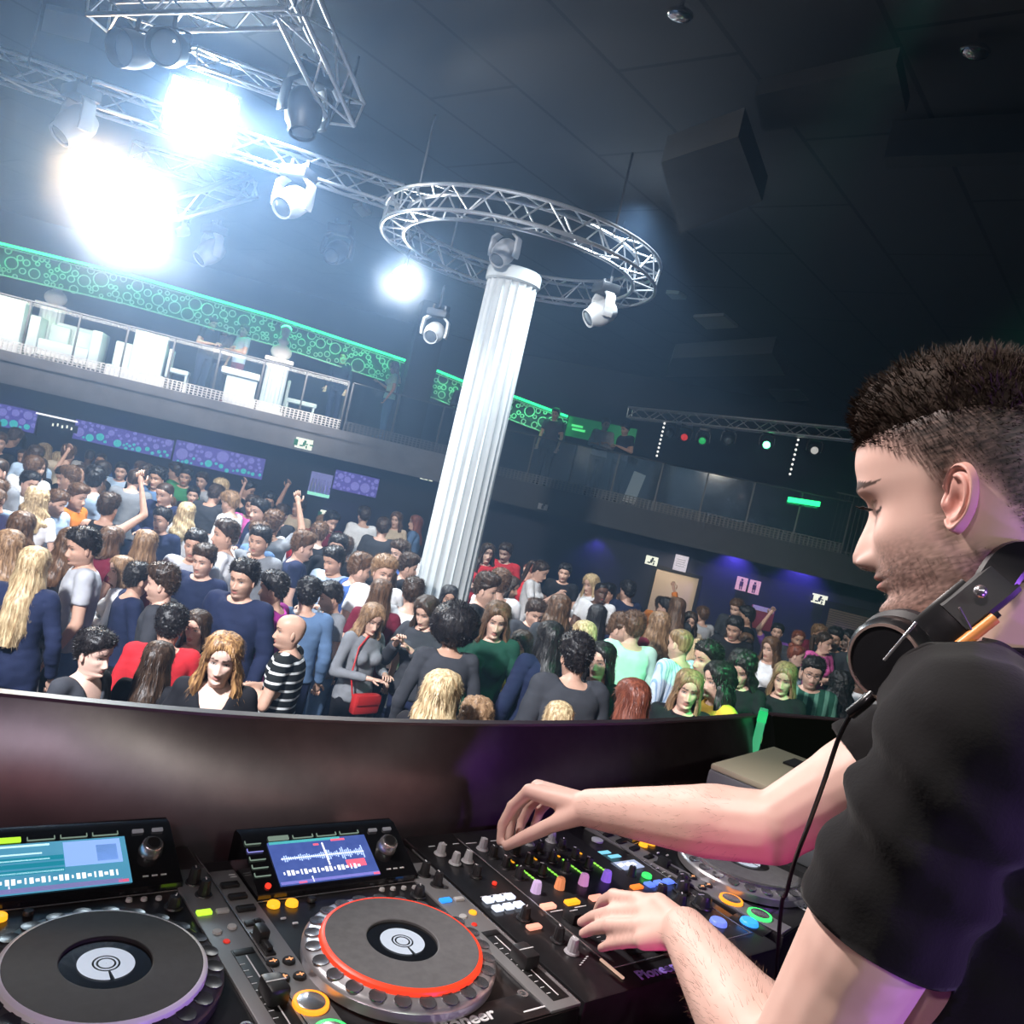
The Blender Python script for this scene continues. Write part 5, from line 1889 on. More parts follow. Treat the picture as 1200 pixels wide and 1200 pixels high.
def moving_head(top, aim, label, s=1.0, body=None, lit=None, group='moving head lamps in the rig', hang=0.0):
    """top: clamp point; aim: direction of the lens"""
    body = body or lampgrey
    top, aim = Vector(top), Vector(aim).normalized()
    e = empty('moving_head_lamp', top, 0, label, 'stage lamp', group)
    yaw = math.atan2(aim.y, aim.x)
    Rz = Matrix.Rotation(yaw, 4, 'Z')
    mb = MB()
    if hang:
        mb.tube((0, 0, 0), (0, 0, -hang), 0.018, n=8)
    for q in (-0.1, 0.1):
        mb.box(Rz @ Vector((0, q * s, 0.0 - hang)), (0.03 * s, 0.05 * s, 0.10 * s))
    mb.build('clamp', lampdark, e)
    z0 = -hang
    mb = MB()
    mb.box((0, 0, z0 - 0.10 * s), (0.26 * s, 0.34 * s, 0.12 * s), Rz.to_3x3(), 0.02 * s)
    mb.build('base_box', lampdark, e)
    mb = MB()
    for q in (-1, 1):
        pts = [(0, q * 0.13, -0.16), (0, q * 0.205, -0.22), (0, q * 0.215, -0.40), (0, q * 0.205, -0.47)]
        for a, b in zip(pts, pts[1:]):
            va, vb = Rz @ Vector(a), Rz @ Vector(b)
            m = (va + vb) / 2 * s
            dz = (vb - va)
            M = Matrix((Rz.to_3x3() @ Vector((1, 0, 0)), dz.normalized().cross(Rz.to_3x3() @ Vector((1, 0, 0))).normalized(), dz.normalized())).transposed()
            mb.box(m + Vector((0, 0, z0)), (0.13 * s, 0.04 * s, dz.length * s + 0.03 * s), M, 0.01 * s)
    mb.build('yoke', body, e)
    q = aim.to_track_quat('Z', 'Y').to_matrix().to_4x4()
    M = Matrix.Translation((0, 0, z0 - 0.42 * s)) @ q @ Matrix.Diagonal((s, s, s, 1))
    mb = MB()
    mb.lathe([(0.06, -0.20), (0.12, -0.19), (0.155, -0.12), (0.165, 0.0), (0.155, 0.08), (0.128, 0.13), (0.122, 0.20), (0.112, 0.20), (0.108, 0.17)], 20, M)
    mb.build('lamp_head', body, e)
    mb = MB()
    mb.lathe([(0.104, 0.172), (0.09, 0.195), (0.05, 0.208), (0.004, 0.211)], 20, M)
    mb.build('lens', lit or lensoff, e)
    return e


def par_can(top, aim, label, s=1.0):
    top, aim = Vector(top), Vector(aim).normalized()
    e = empty('par_lamp', top, 0, label, 'stage lamp', 'black par lamps on the corner truss')
    mb = MB()
    mb.tube((0, 0, 0.02), (0, 0, -0.1 * s), 0.02 * s, n=8)
    for q in (-1, 1):
        mb.path([(0, 0, -0.08 * s), (q * 0.17 * s, 0, -0.10 * s), (q * 0.18 * s, 0, -0.26 * s)], 0.012 * s, 6)
    mb.build('bracket', lampdark, e)
    q = aim.to_track_quat('Z', 'Y').to_matrix().to_4x4()
    M = Matrix.Translation((0, 0, -0.26 * s)) @ q @ Matrix.Diagonal((s, s, s, 1))
    mb = MB()
    mb.lathe([(0.07, -0.2), (0.13, -0.15), (0.16, 0.0), (0.16, 0.16), (0.15, 0.16), (0.145, 0.04)], 24, M)
    mb.build('can', lampdark, e)
    mb = MB()
    mb.lathe([(0.14, 0.06), (0.1, 0.08), (0.004, 0.09)], 24, M)
    mb.build('lens', lensoff, e)


DN = Vector((0, 0, -1))
toCam = lambda p: (CAMLOC - Vector(p)).normalized()
p = W(98, 98, 8.4)
moving_head(p, (-0.35, -0.5, -0.8), 'grey moving head lamp under the straight truss at the far side, tilted down', 1.0)
p = W(352, 193, 9.3)
moving_head(p, (-0.25, -0.75, -0.6), 'white moving head lamp with green-tinted lens under the straight truss, nearest the ring', 1.0, mat('lamp_white', (0.72, 0.74, 0.75), 0.4))
p = W(253, 262, 11.0)
moving_head(p, (-0.45, -0.5, -0.75), 'small grey moving head lamp hanging right of the glaring lamps', 0.9)
p = W(402, 262, 11.0)
moving_head(p, (-0.1, -0.8, -0.55), 'dark moving head lamp left of the bright spot by the ring truss', 0.9, lampdark)
p = W(521, 335, 10.6)
moving_head(p, (-0.1, -0.8, -0.5), 'white moving head lamp hanging on a rod below the ring truss', 0.75, mat('lamp_white'), hang=0.28)
p = W(598, 262, 9.6)
moving_head(p, (-0.3, -0.5, -0.7), 'grey moving head lamp right above the column top', 0.8)
p = W(712, 330, 9.4)
moving_head(p, (-0.75, -0.3, -0.6), 'moving head lamp with pale shell at the far side of the ring truss', 0.85, mat('lamp_white'))
p = W(368, 78, 7.9)
moving_head(p, (0.2, -0.2, -0.95), 'black moving head lamp in shade on the turning truss arm', 1.05, lampdark)
p = W(218, 255, 11.5)
moving_head(p, (-0.8, -0.3, -0.5), 'small lamp glinting right beside the glaring lamps', 0.45)
par_can(W(163, 24, 7.1), (-0.3, -0.9, -0.4), 'black par lamp on the corner truss nearer its free end', 0.95)
par_can(W(206, 22, 7.1), (0.1, -0.9, -0.35), 'black par lamp on the corner truss nearer the corner', 0.95)

# small lamps below the stage truss
for (px, py, d, c, lb) in ((788, 492, 16.6, None, 'dark lamp with a pale ring under the stage truss end'), (806, 496, 16.5, (1.0, 0.05, 0.05), 'lamp with a red pilot light under the stage truss'),
                           (827, 500, 16.3, (0.02, 0.8, 0.2), 'lamp with a dim green lens under the stage truss'), (857, 500, 16, None, 'grey lamp under the middle of the stage truss'),
                           (902, 504, 15.6, (0.1, 1.0, 0.35), 'lamp shining bright green under the stage truss'), (958, 510, 15.2, (0.9, 0.95, 1.0), 'lamp with a white glint beside the hair')):
    m = emis('lens_%d' % px, c, 10 if px == 902 else 0.55) if c else None
    moving_head(W(px, py, d), (-0.2, -0.95, -0.25), lb, 0.62, lampdark, m, 'small lamps under the stage truss')
# led strings
for (x0, y0, x1, y1, d, lb) in ((779, 494, 785, 540, 16.5, 'hanging string of white pin lights under the stage truss, nearer the column'), (937, 507, 945, 563, 15.3, 'hanging string of white pin lights beside the face')):
    a, b = W(x0, y0, d), W(x1, y1, d)
    e = empty('pin_light_string', a, 0, lb, 'light string')
    mb = MB()
    mb.tube((0, 0, 0), (0, 0, (b - a).z), 0.012, n=6)
    mb.build('cable', lampdark, e)
    mb = MB()
    for k in range(9):
        mb.ellipsoid((0, -0.02, (b - a).z * (k + 0.5) / 9), (0.022, 0.022, 0.022), n=8, m=6)
    mb.build('bulbs', emis('pin_white', (0.9, 0.95, 1), 1.3), e)

# the lamps that shine into the room
BRIGHT = []


def bright(px, py, d, rad, col, es, label, power, square=False, size=None):
    p = W(px, py, d)
    q = toCam(p).to_track_quat('Z', 'Y').to_matrix().to_4x4()
    e = empty('stage_flood_lamp', p, 0, label, 'stage lamp')
    mb = MB()
    if square:
        mb.box((0, 0, -0.10), (size[0] + 0.08, size[1] + 0.08, 0.16), None, 0.02)
    else:
        mb.lathe([(rad * 0.5, -0.30), (rad * 1.0, -0.22), (rad * 1.15, 0.0), (rad * 1.15, 0.05), (rad * 1.05, 0.05), (rad * 1.03, -0.01)], 24)
    mb.v = [tuple(q @ Vector(v)) for v in mb.v]
    mb.build('housing', lampdark, e)
    mb = MB()
    if square:
        mb.box((0, 0, 0.0), (size[0], size[1], 0.03), None, 0.008)
    else:
        mb.lathe([(rad, 0.0), (rad * 0.7, 0.03), (0.003, 0.045)], 24)
    mb.v = [tuple(q @ Vector(v)) for v in mb.v]
    mb.build('lens', emis('flood_%d' % px, col, es), e)
    mb = MB()
    mb.tube((0, 0, 0.02), (0, 0, 0.34), 0.02, n=8)
    mb.build('hanger', lampdark, e)
    ld = bpy.data.lights.new('flood_light', 'SPOT')
    ld.energy = power
    ld.color = col
    ld.spot_size = math.radians(120)
    ld.spot_blend = 0.6
    ld.shadow_soft_size = 0.12
    lo = bpy.data.objects.new('flood_light', ld)
    COL.objects.link(lo)
    lo.location = p + toCam(p) * 0.12
    lo.rotation_euler = (toCam(p) + Vector((0, 0, -0.25))).to_track_quat('-Z', 'Y').to_euler()
    BRIGHT.append(lo)


# ------------------------------------------------------------------ on the ceiling
def ceil_box(corners, z0, th, name, label, m, cat):
    ps = [Wz(x, y, z0) for x, y in corners]
    c = sum(ps, Vector()) / 4
    mb = MB()
    a = [p - c for p in ps]
    b = [p - c + Vector((0, 0, th)) for p in ps]
    mb.add(a + b, [(0, 1, 2, 3), (7, 6, 5, 4), (0, 4, 5, 1), (1, 5, 6, 2), (2, 6, 7, 3), (3, 7, 4, 0)])
    return tag(mb.build(name, m, None, c, smooth=False), label, cat)


tile = mat('ceiling_tile_pale', (0.42, 0.45, 0.47), 0.7)
ceil_box([(812, 372), (848, 370), (865, 384), (828, 386)], CEIL - 0.05, 0.05, 'ceiling_tile', 'pale square ceiling tile right of the ring truss', tile, 'tile')
ceil_box([(900, 458), (936, 458), (948, 470), (912, 471)], CEIL - 0.05, 0.05, 'ceiling_tile', 'dim pale ceiling tile left of the hair', mat('ceiling_tile_dim', (0.14, 0.15, 0.16), 0.7), 'tile')
ceil_box([(656, 281), (664, 279), (691, 293), (685, 297)], CEIL - 0.06, 0.06, 'ceiling_lamp', 'slim pale ceiling lamp seen through the ring truss', tile, 'lamp')
ceil_box([(780, 344), (795, 345), (804, 351), (788, 351)], CEIL - 0.06, 0.06, 'ceiling_lamp', 'small pale ceiling lamp beside the ring truss', mat('ceiling_tile_green', (0.35, 0.48, 0.44), 0.7), 'lamp')
ceil_box([(413, 243), (424, 241), (434, 252), (424, 255)], CEIL - 0.06, 0.06, 'ceiling_lamp', 'small pale ceiling lamp left of the ring truss', tile, 'lamp')
ceil_box([(53, 10), (110, 22), (104, 50), (48, 36)], CEIL - 0.05, 0.05, 'ceiling_tile', 'grey ceiling vent beside the par lamp truss', mat('vent_grey', (0.22, 0.23, 0.25), 0.7), 'vent')
grey1 = mat('ceiling_box_grey', (0.030, 0.034, 0.038), 0.75, noise=0.15, nscale=4)
ceil_box([(775, 190), (865, 160), (893, 236), (796, 274)], 5.55, 0.22, 'ceiling_speaker_box', 'dark square box hanging from the ceiling right of the ring truss', grey1, 'box')
ceil_box([(885, 112), (1050, 76), (1062, 132), (893, 154)], 5.95, 0.12, 'ceiling_duct', 'long dark duct on the ceiling right of the square box', grey1, 'duct')
ceil_box([(1036, 184), (1200, 178), (1200, 193), (1038, 198)], 5.95, 0.3, 'ceiling_duct', 'thin dark duct on the ceiling above the head', grey1, 'duct')
ceil_box([(788, 420), (905, 414), (920, 440), (780, 442)], 5.95, 0.3, 'ceiling_duct', 'wide pale grey ceiling box above the stage truss', mat('duct_pale', (0.12, 0.13, 0.15), 0.6), 'duct')
for (px, py, s, lb) in ((797, 17, 0.10, 'shiny ceiling reflector at the picture top'), (1143, 60, 0.10, 'shiny ceiling reflector above the hair')):
    p = Wz(px, py, CEIL - 0.12)
    mb = MB()
    mb.ellipsoid((0, 0, 0), (s, s * 0.7, s * 0.5), n=14, m=8)
    mb.tube((0, 0, 0), (0, 0, 0.12), 0.015)
    tag(mb.build('ceiling_reflector', mat('chrome', (0.8, 0.8, 0.82), 0.15, metal=1.0), None, p), lb, 'reflector')
# ------------------------------------------------------------------ the booth
deckblk = mat('gear_black', (0.012, 0.012, 0.014), 0.32, spec=0.5, noise=0.25, nscale=60, coat=0.15)
stripgry = mat('gear_grey_strip', (0.26, 0.26, 0.27), 0.45, metal=0.4)
knobblk = mat('knob_black', (0.018, 0.018, 0.02), 0.38)
silver = mat('gear_silver', (0.72, 0.72, 0.74), 0.25, metal=0.9)
whiteprint = mat('print_white', (0.75, 0.75, 0.78), 0.5)
cream = emis('button_off_edge', (0.55, 0.75, 0.6), 0.35)

ZD = EYE - 0.59                      # deck level of the players
ZT_ = ZD - 0.112                     # table top
YAW = math.radians(38.7)
O1 = Vector((-0.330, 0.640, ZD))
O2 = Vector((-0.0436, 0.8045, ZD))
OM = Vector((0.2207, 1.0231, ZD))
O3 = Vector((0.566, 1.322, ZD))
YAW3 = math.radians(50)
EX = Vector((math.cos(YAW), math.sin(YAW), 0))
EY = Vector((-math.sin(YAW), math.cos(YAW), 0))


def BL(x, y, z=0.0):                 # booth frame -> world (metres, origin at player two)
    return O2 + EX * x + EY * y + Vector((0, 0, z))


# stage floor and table
mb = MB()
c = BL(0.5, -1.35)
mb.box((c.x, c.y, STAGE - 0.1), (6.5, 4.6, 0.2), Matrix.Rotation(YAW, 3, 'Z'))
struct(mb, 'trim_3', mat('stage_floor', (0.02, 0.02, 0.022), 0.6))
e = empty('booth_table', BL(0.45, 0.18, ZT_ - ZD), YAW, 'black booth table top carrying the players and the mixer', 'table')
mb = MB()
mb.box((0, -0.01, -0.02), (2.9, 0.62, 0.04), bev=0.004)
mb.build('tabletop', black, e)
for x in (-1.3, 0.0, 1.3):
    mb = MB()
    mb.box((x, 0.1, (STAGE - ZT_) / 2 - 0.02), (0.05, 0.6, ZT_ - STAGE - 0.04))
    mb.build('leg', black, e)

# curved parapet
PT = [(-700, 742), (-300, 788), (0, 815), (130, 829), (260, 840), (390, 847), (500, 850), (620, 851), (740, 849), (820, 845), (886, 840)]
ZP = EYE - 0.45
pp = []
for x, y in PT:
    p = Wz(x, y, ZP)
    pp.append(Vector((p.x, p.y, 0)))
# resample into a smooth run
import itertools
def chaikin(P, n):
    for _ in range(n):
        Q = [P[0]]
        for a, b in zip(P, P[1:]):
            Q += [a * 0.75 + b * 0.25, a * 0.25 + b * 0.75]
        Q.append(P[-1])
        P = Q
    return P
pp = chaikin(pp, 2)
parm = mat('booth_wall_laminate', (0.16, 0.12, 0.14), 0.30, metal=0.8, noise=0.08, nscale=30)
_n = parm.node_tree.nodes.new('ShaderNodeTangent')
_n.direction_type = 'RADIAL'
_n.axis = 'Z'
parm.node_tree.links.new(_n.outputs[0], parm.node_tree.nodes['Principled BSDF'].inputs['Tangent'])
parm.node_tree.nodes['Principled BSDF'].inputs['Anisotropic'].default_value = 0.8


def parapet(P, name, label, m, z0, z1, th=0.014):
    e = empty(name, (P[0].x, P[0].y, z0), 0, label, 'wall panel')
    o = P[0]
    rings = []
    for i, p in enumerate(P):
        t = (P[min(i + 1, len(P) - 1)] - P[max(i - 1, 0)]).normalized()
        n = Vector((-t.y, t.x, 0))
        q = p - o
        zt = ZT_ + 0.02 - z0
        rings.append([q - n * 0.11, q - n * 0.11 + Vector((0, 0, zt)), q + Vector((0, 0, z1 - z0)), q + n * th + Vector((0, 0, z1 - z0)), q + n * th])
    mb = MB()
    mb.loft(rings)
    w = mb.build('panel', m, e, smooth=False)
    w.data.shade_smooth()
    w.data.set_sharp_from_angle(angle=0.6)
    mb = MB()
    r2 = []
    for i, p in enumerate(P):
        t = (P[min(i + 1, len(P) - 1)] - P[max(i - 1, 0)]).normalized()
        n = Vector((-t.y, t.x, 0))
        q = p - o + Vector((0, 0, z1 - z0))
        r2.append([q - n * 0.003, q - n * 0.003 + Vector((0, 0, 0.005)), q + n * (th + 0.003) + Vector((0, 0, 0.005)), q + n * (th + 0.003)])
    mb.loft(r2)
    mb.build('top_edge', mat('booth_edge', (0.10, 0.06, 0.075), 0.45), e, smooth=False)
    return e


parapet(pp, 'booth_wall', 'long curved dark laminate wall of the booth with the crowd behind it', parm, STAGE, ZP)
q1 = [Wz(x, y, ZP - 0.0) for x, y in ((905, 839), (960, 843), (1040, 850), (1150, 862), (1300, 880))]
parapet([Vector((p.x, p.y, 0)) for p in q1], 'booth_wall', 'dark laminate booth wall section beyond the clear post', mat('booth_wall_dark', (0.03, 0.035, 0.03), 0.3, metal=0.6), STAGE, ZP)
# clear post lit green between the two sections
p0 = Wz(893, 842, ZP)
e = empty('clear_post', (p0.x, p0.y, STAGE), math.atan2(p0.y, p0.x), 'narrow clear strip glowing green at the gap of the booth wall', 'post')
hz_ = ZP - STAGE
lean = math.atan2(0.12, ZP - ZT_)
Ml = Matrix.Rotation(lean, 3, 'Y')
mb = MB()
mb.box(Ml @ Vector((0, 0, -0.16)) + Vector((-0.012, 0, hz_ + 0.01)), (0.014, 0.022, 0.36), Ml, 0.003)
mb.build('strip', mat('clear_green', (0.25, 0.75, 0.5), 0.12, emit=(0.0, 0.9, 0.3), es=0.25), e)
for q_ in (-0.005, -0.16):
    mb = MB()
    mb.box(Ml @ Vector((-0.004, 0, q_)) + Vector((-0.012, 0, hz_ + 0.01)), (0.016, 0.024, 0.03), Ml, 0.003)
    mb.build('green_cap', emis('post_green', (0.02, 0.9, 0.25), 0.7), e)
mb = MB()
mb.box((-0.13, 0, (hz_ - 0.30) / 2), (0.03, 0.03, hz_ - 0.30))
mb.build('foot', black, e)

# case on the far end of the table
p = W(955, 905, 1.72)
e = empty('equipment_case', (p.x, p.y, p.z - 0.13), math.radians(52), 'grey equipment case with beige top behind the forearm', 'case')
mb = MB()
mb.box((0, 0, 0.05), (0.34, 0.30, 0.10), bev=0.006)
mb.build('case_body', mat('case_grey', (0.14, 0.15, 0.17), 0.45), e)
mb = MB()
mb.box((0.0, 0, 0.106), (0.335, 0.295, 0.012), bev=0.003)
mb.build('case_top', mat('case_beige', (0.42, 0.39, 0.28), 0.5), e)
mb = MB()
for k in range(3):
    mb.box((-0.10 + 0.05 * k, -0.06, 0.114), (0.012, 0.11, 0.004))
mb.box((0.08, 0.02, 0.114), (0.07, 0.12, 0.004))
mb.build('vent_slots', black, e)
mb = MB()
mb.box((-0.05, 0, -0.30), (0.3, 0.26, 0.60))
mb.build('stand', black, e)


# ------------------------------------------------------------------ a media player
def mm(*a):
    return Vector([v / 1000.0 for v in a])


def screen_mat(name, wave):
    m = bpy.data.materials.new(name)
    m.use_nodes = True
    nt = m.node_tree
    b = nt.nodes['Principled BSDF']
    b.inputs['Base Color'].default_value = (0.01, 0.01, 0.012, 1)
    b.inputs['Roughness'].default_value = 0.12
    tc = nt.nodes.new('ShaderNodeTexCoord')
    sp = nt.nodes.new('ShaderNodeSeparateXYZ')
    nt.links.new(tc.outputs['Object'], sp.inputs[0])
    nz = nt.nodes.new('ShaderNodeTexNoise')
    nz.inputs['Scale'].default_value = 60 if wave else 25
    nt.links.new(tc.outputs['Object'], nz.inputs['Vector'])
    cr = nt.nodes.new('ShaderNodeValToRGB')
    cr.color_ramp.elements[0].color = (0.05, 0.09, 0.34, 1) if wave else (0.06, 0.28, 0.46, 1)
    cr.color_ramp.elements[1].color = (0.10, 0.16, 0.50, 1) if wave else (0.12, 0.40, 0.58, 1)
    nt.links.new(nz.outputs['Fac'], cr.inputs['Fac'])
    nt.links.new(cr.outputs['Color'], b.inputs['Emission Color'])
    b.inputs['Emission Strength'].default_value = 1.0
    return m


E_ = {}


def lit(c, s=1.5):
    k = 'lit_%.2f_%.2f_%.2f_%.1f' % (*c, s)
    return mat(k, (min(1, c[0] * 0.5), min(1, c[1] * 0.5), min(1, c[2] * 0.5)), 0.4, emit=c, es=s)


AMB, ORG, GRN, BLU, RED, WHT, CYA, PNK, PUR, YGR = (1.0, 0.42, 0.02), (1.0, 0.22, 0.03), (0.05, 0.9, 0.15), (0.03, 0.30, 1.0), (1.0, 0.04, 0.02), (0.85, 0.88, 1.0), (0.25, 0.75, 0.9), (1.0, 0.42, 0.30), (0.35, 0.18, 0.95), (0.55, 1.0, 0.05)


def rbox(mb, x, y, z, sx, sy, sz, bev=1.0, M=None):
    """box in millimetres"""
    mb.box(mm(x, y, z), mm(sx, sy, sz), M, bev / 1000.0)


def part(parent, name, m, fn, label=None):
    mb = MB()
    fn(mb)
    o = mb.build(name, m, parent)
    if label:
        o['label'] = label
    return o


def cyl(mb, x, y, z0, z1, r0, r1=None, n=20, bev=0.0):
    r1 = r0 if r1 is None else r1
    prof = [(r0, z0), (r1, z1 - bev), (r1 - bev, z1)] if bev else [(r0, z0), (r1, z1)]
    mb.lathe([(r / 1000, z / 1000) for r, z in prof], n, Matrix.Translation(mm(x, y, 0)))


def knob(parent, x, y, h=16, r=7, m=None, ang=30, base=True, name='knob', z=0, pm=None):
    def f(mb):
        n = 20
        rings = []
        for zz, rr in ((z, r), (z + h * 0.85, r * 0.82), (z + h, r * 0.70)):
            rings.append([mm(x + rr * (1 + (0.07 if k % 2 else 0)) * math.cos(2 * PI * k / n), y + rr * (1 + (0.07 if k % 2 else 0)) * math.sin(2 * PI * k / n), zz) for k in range(n)])
        mb.loft(rings)
        if base:
            mb.lathe([((r + 3.5) / 1000, z / 1000), ((r + 2.5) / 1000, (z + 2) / 1000), (r / 1000, (z + 2.5) / 1000)], n, Matrix.Translation(mm(x, y, 0)))
    o = part(parent, name, m or knobblk, f)
    c, s = math.cos(math.radians(ang)), math.sin(math.radians(ang))
    Mz = Matrix.Rotation(math.radians(ang), 3, 'Z')

    def g(mb):
        mb.box(mm(x + c * r * 0.45, y + s * r * 0.45, z + h + 0.2), mm(r * 0.75, 1.4, 0.6), Mz)
    part(o, 'pointer', pm or whiteprint, g)
    return o


def player(o, yaw, label, cfg):
    P = empty('media_player', o, yaw, label, 'dj player', 'media players on the booth table')
    Wd, D = 333, 428
    # body
    part(P, 'chassis', deckblk, lambda mb: (rbox(mb, Wd / 2, D / 2, -56, Wd, D, 110, 4), rbox(mb, Wd / 2, 24, -4, Wd - 2, 44, 10, 3)))
    part(P, 'side_panel', stripgry, lambda mb: rbox(mb, 22, 200, 0, 40, 390, 5, 1.5), 'grey left control strip')
    part(P, 'side_panel', stripgry, lambda mb: rbox(mb, 309, 180, 0, 50, 355, 5, 1.5), 'grey right control strip with pitch fader')
    # screen housing: a wedge rising to the back
    a = math.atan2(36, 92)

    def wedge(mb):
        x0, x1 = 44 / 1000, 290 / 1000
        prof = [(314, 0), (316, 8), (404, 46), (420, 46), (424, 40), (424, 0)]
        r0 = [Vector((x0, y / 1000, z / 1000)) for y, z in prof]
        r1 = [Vector((x1, y / 1000, z / 1000)) for y, z in prof]
        mb.loft([r0, r1])
    hs = part(P, 'screen_housing', mat('housing_gloss', (0.008, 0.008, 0.010), 0.14, coat=0.6), wedge)
    Tilt = Matrix.Translation(mm(0, 316, 8.6)) @ Matrix.Rotation(math.atan2(38, 88), 4, 'X')

    def on_tilt(name, m, fn, par=hs):
        mb = MB()
        fn(mb)
        mb.v = [tuple(Tilt @ Vector(v)) for v in mb.v]
        return mb.build(name, m, par)
    sc_ = on_tilt('screen', cfg['screen'], lambda mb: rbox(mb, 153, 42, 0.6, 152, 70, 1.6, 0.3), P)
    sc_['label'] = cfg['screen_label']
    sx, sy = 153, 42
    for nm, c, s, bx in cfg['graphics']:
        on_tilt(nm, lit(c, s), lambda mb: [rbox(mb, sx + x, sy + y, 1.7, w, h, 0.5, 0) for x, y, w, h in bx], sc_)
    on_tilt('top_button', cfg['top0'], lambda mb: rbox(mb, 96, 84, 0.5, 30, 7, 3, 0.8))
    for k in range(1, 4):
        on_tilt('top_button', cream, lambda mb: (rbox(mb, 96 + 37 * k, 81.5, 0.5, 30, 1.6, 2), rbox(mb, 96 + 37 * k - 15, 84, 0.5, 1.4, 6, 2), rbox(mb, 96 + 37 * k + 15, 84, 0.5, 1.4, 6, 2)))
    for k in range(5):
        on_tilt('source_button', cream if k != 1 else lit((0.35, 0.35, 0.9), 0.6), lambda mb: (rbox(mb, 58, 78 - 13 * k, 0.5, 22, 1.6, 2), rbox(mb, 47, 81 - 13 * k, 0.5, 1.4, 6, 2)))
    on_tilt('eject_light', lit(RED, 1.5), lambda mb: cyl(mb, 60, 10, 0, 2, 4))
    rk = on_tilt('rotary_selector', silver, lambda mb: cyl(mb, 258, 52, 0, 14, 15, 13, 24, 2))
    on_tilt('selector_cap', knobblk, lambda mb: cyl(mb, 258, 52, 13.5, 16, 9, 8, 20), rk)
    for (x, y) in ((247, 84), (272, 84)):
        on_tilt('small_button', lit((0.4, 0.4, 0.45), 0.25), lambda mb: rbox(mb, x, y, 0.5, 14, 5, 3, 0.6))
    on_tilt('white_print', whiteprint, lambda mb: [rbox(mb, 246 + 11 * k, 14, 0.1, 7, 2, 0.6, 0) for k in range(3)])
    # jog wheel
    jx, jy = 157, 146

    def jog(mb):
        prof = [(118, 2), (119, 14), (117, 17), (112, 20), (99, 21.5), (96, 24)]
        mb.lathe([(r / 1000, z / 1000) for r, z in prof], 96, Matrix.Translation(mm(jx, jy, 0)), False, True)
    jw = part(P, 'jog_wheel', cfg['jogring'], jog)

    def dimples(mb):
        for k in range(24):
            an = 2 * PI * k / 24
            r = 107.5
            M = Matrix.Translation(mm(jx + r * math.cos(an), jy + r * math.sin(an), 20.8)) @ Matrix.Rotation(an, 4, 'Z') @ Matrix.Rotation(0.12, 4, 'Y')
            mb.lathe([(0.0100, -0.0005), (0.0098, 0.0010), (0.0085, 0.0008), (0.0055, 0.0003), (0.0005, 0.0001)], 18, M, False, True)
    part(jw, 'dimples', cfg['dimple'], dimples)
    part(jw, 'ring_light', cfg['ring'], lambda mb: mb.lathe([(r / 1000, z / 1000) for r, z in ((100.5, 21), (99.5, 26), (96.5, 28.2), (94.5, 28.4))], 96, Matrix.Translation(mm(jx, jy, 0)), False, False))
    part(jw, 'platter', cfg['plate'], lambda mb: mb.lathe([(r / 1000, z / 1000) for r, z in ((95.5, 22), (95.3, 27.0), (94.4, 28), (94.0, 28.1), (93, 28.12), (46, 28.3), (45.2, 28.3), (44.2, 27.6), (44, 25))], 96, Matrix.Translation(mm(jx, jy, 0)), False, True))
    part(jw, 'hub_window', mat('hub_black', (0.006, 0.006, 0.007), 0.1, coat=0.5), lambda mb: mb.lathe([(r / 1000, z / 1000) for r, z in ((44, 25), (36, 25.1), (0.5, 25.2))], 64, Matrix.Translation(mm(jx, jy, 0)), False, True))

    def disp(mb):
        for r0, r1, z in ((27.5, 13.5, 26.2), (11.5, 9.6, 26.2), (7.5, 0.3, 26.2)):
            n = 64
            gap = 0.16 if r0 > 20 else 0
            vs, fs = [], []
            for k in range(n + 1):
                an = -PI / 2 + gap / 2 + (2 * PI - gap) * k / n
                for r in (r0, r1):
                    vs.append(mm(jx + r * math.cos(an), jy + r * math.sin(an), z))
            fs = [(2 * k, 2 * k + 2, 2 * k + 3, 2 * k + 1) for k in range(n)]
            mb.add(vs, fs)
    part(jw, 'hub_display', lit((0.58, 0.66, 0.78), 0.6), disp)
    # left strip
    for y, sl in ((354, 1), (325, 1), (296, 1)):
        part(P, 'loop_button', knobblk, lambda mb: (rbox(mb, 21, y, 4, 24, 11, 5, 1.5), rbox(mb, 21, y + 3, 6.8, 22, 2, 0.8, 0.3)))
    part(P, 'slip_switch', knobblk, lambda mb: (rbox(mb, 20, 264, 3, 24, 10, 4, 1), rbox(mb, 23, 263, 6, 8, 6, 5, 1)))
    part(P, 'direction_lever', knobblk, lambda mb: (rbox(mb, 14, 222, 3, 13, 52, 3, 1), rbox(mb, 14, 231, 10, 14, 22, 16, 3), rbox(mb, 14, 212, 7, 8, 22, 6, 2)))
    for (x, y) in ((10, 182), (29, 180), (10, 152), (29, 150)):
        b = part(P, 'search_button', knobblk, lambda mb: cyl(mb, x, y, 0, 6, 8, 7.5, 18, 1.2))
        part(b, 'arrow_mark', lit((1.0, 0.45, 0.2), 0.9), lambda mb: (rbox(mb, x, y, 6.2, 9, 1.5, 0.5, 0), rbox(mb, x + 1, y, 6.2, 1.5, 6, 0.5, 0)))
    for nm, y, c in (('cue_button', 103, AMB), ('play_button', 52, GRN)):
        b = part(P, nm, silver, lambda mb: mb.lathe([(r / 1000, z / 1000) for r, z in ((15.5, 2), (15.5, 6.5), (14.5, 7.2), (0.5, 6.6))], 36, Matrix.Translation(mm(21, y, 0))))
        part(b, 'lit_ring', lit((1.0, 0.30, 0.02) if c == AMB else c, 1.6), lambda mb: mb.lathe([(r / 1000, z / 1000) for r, z in ((16, 2), (16, 6.6), (19.5, 6.2), (20, 2))], 40, Matrix.Translation(mm(21, y, 0)), False, False))
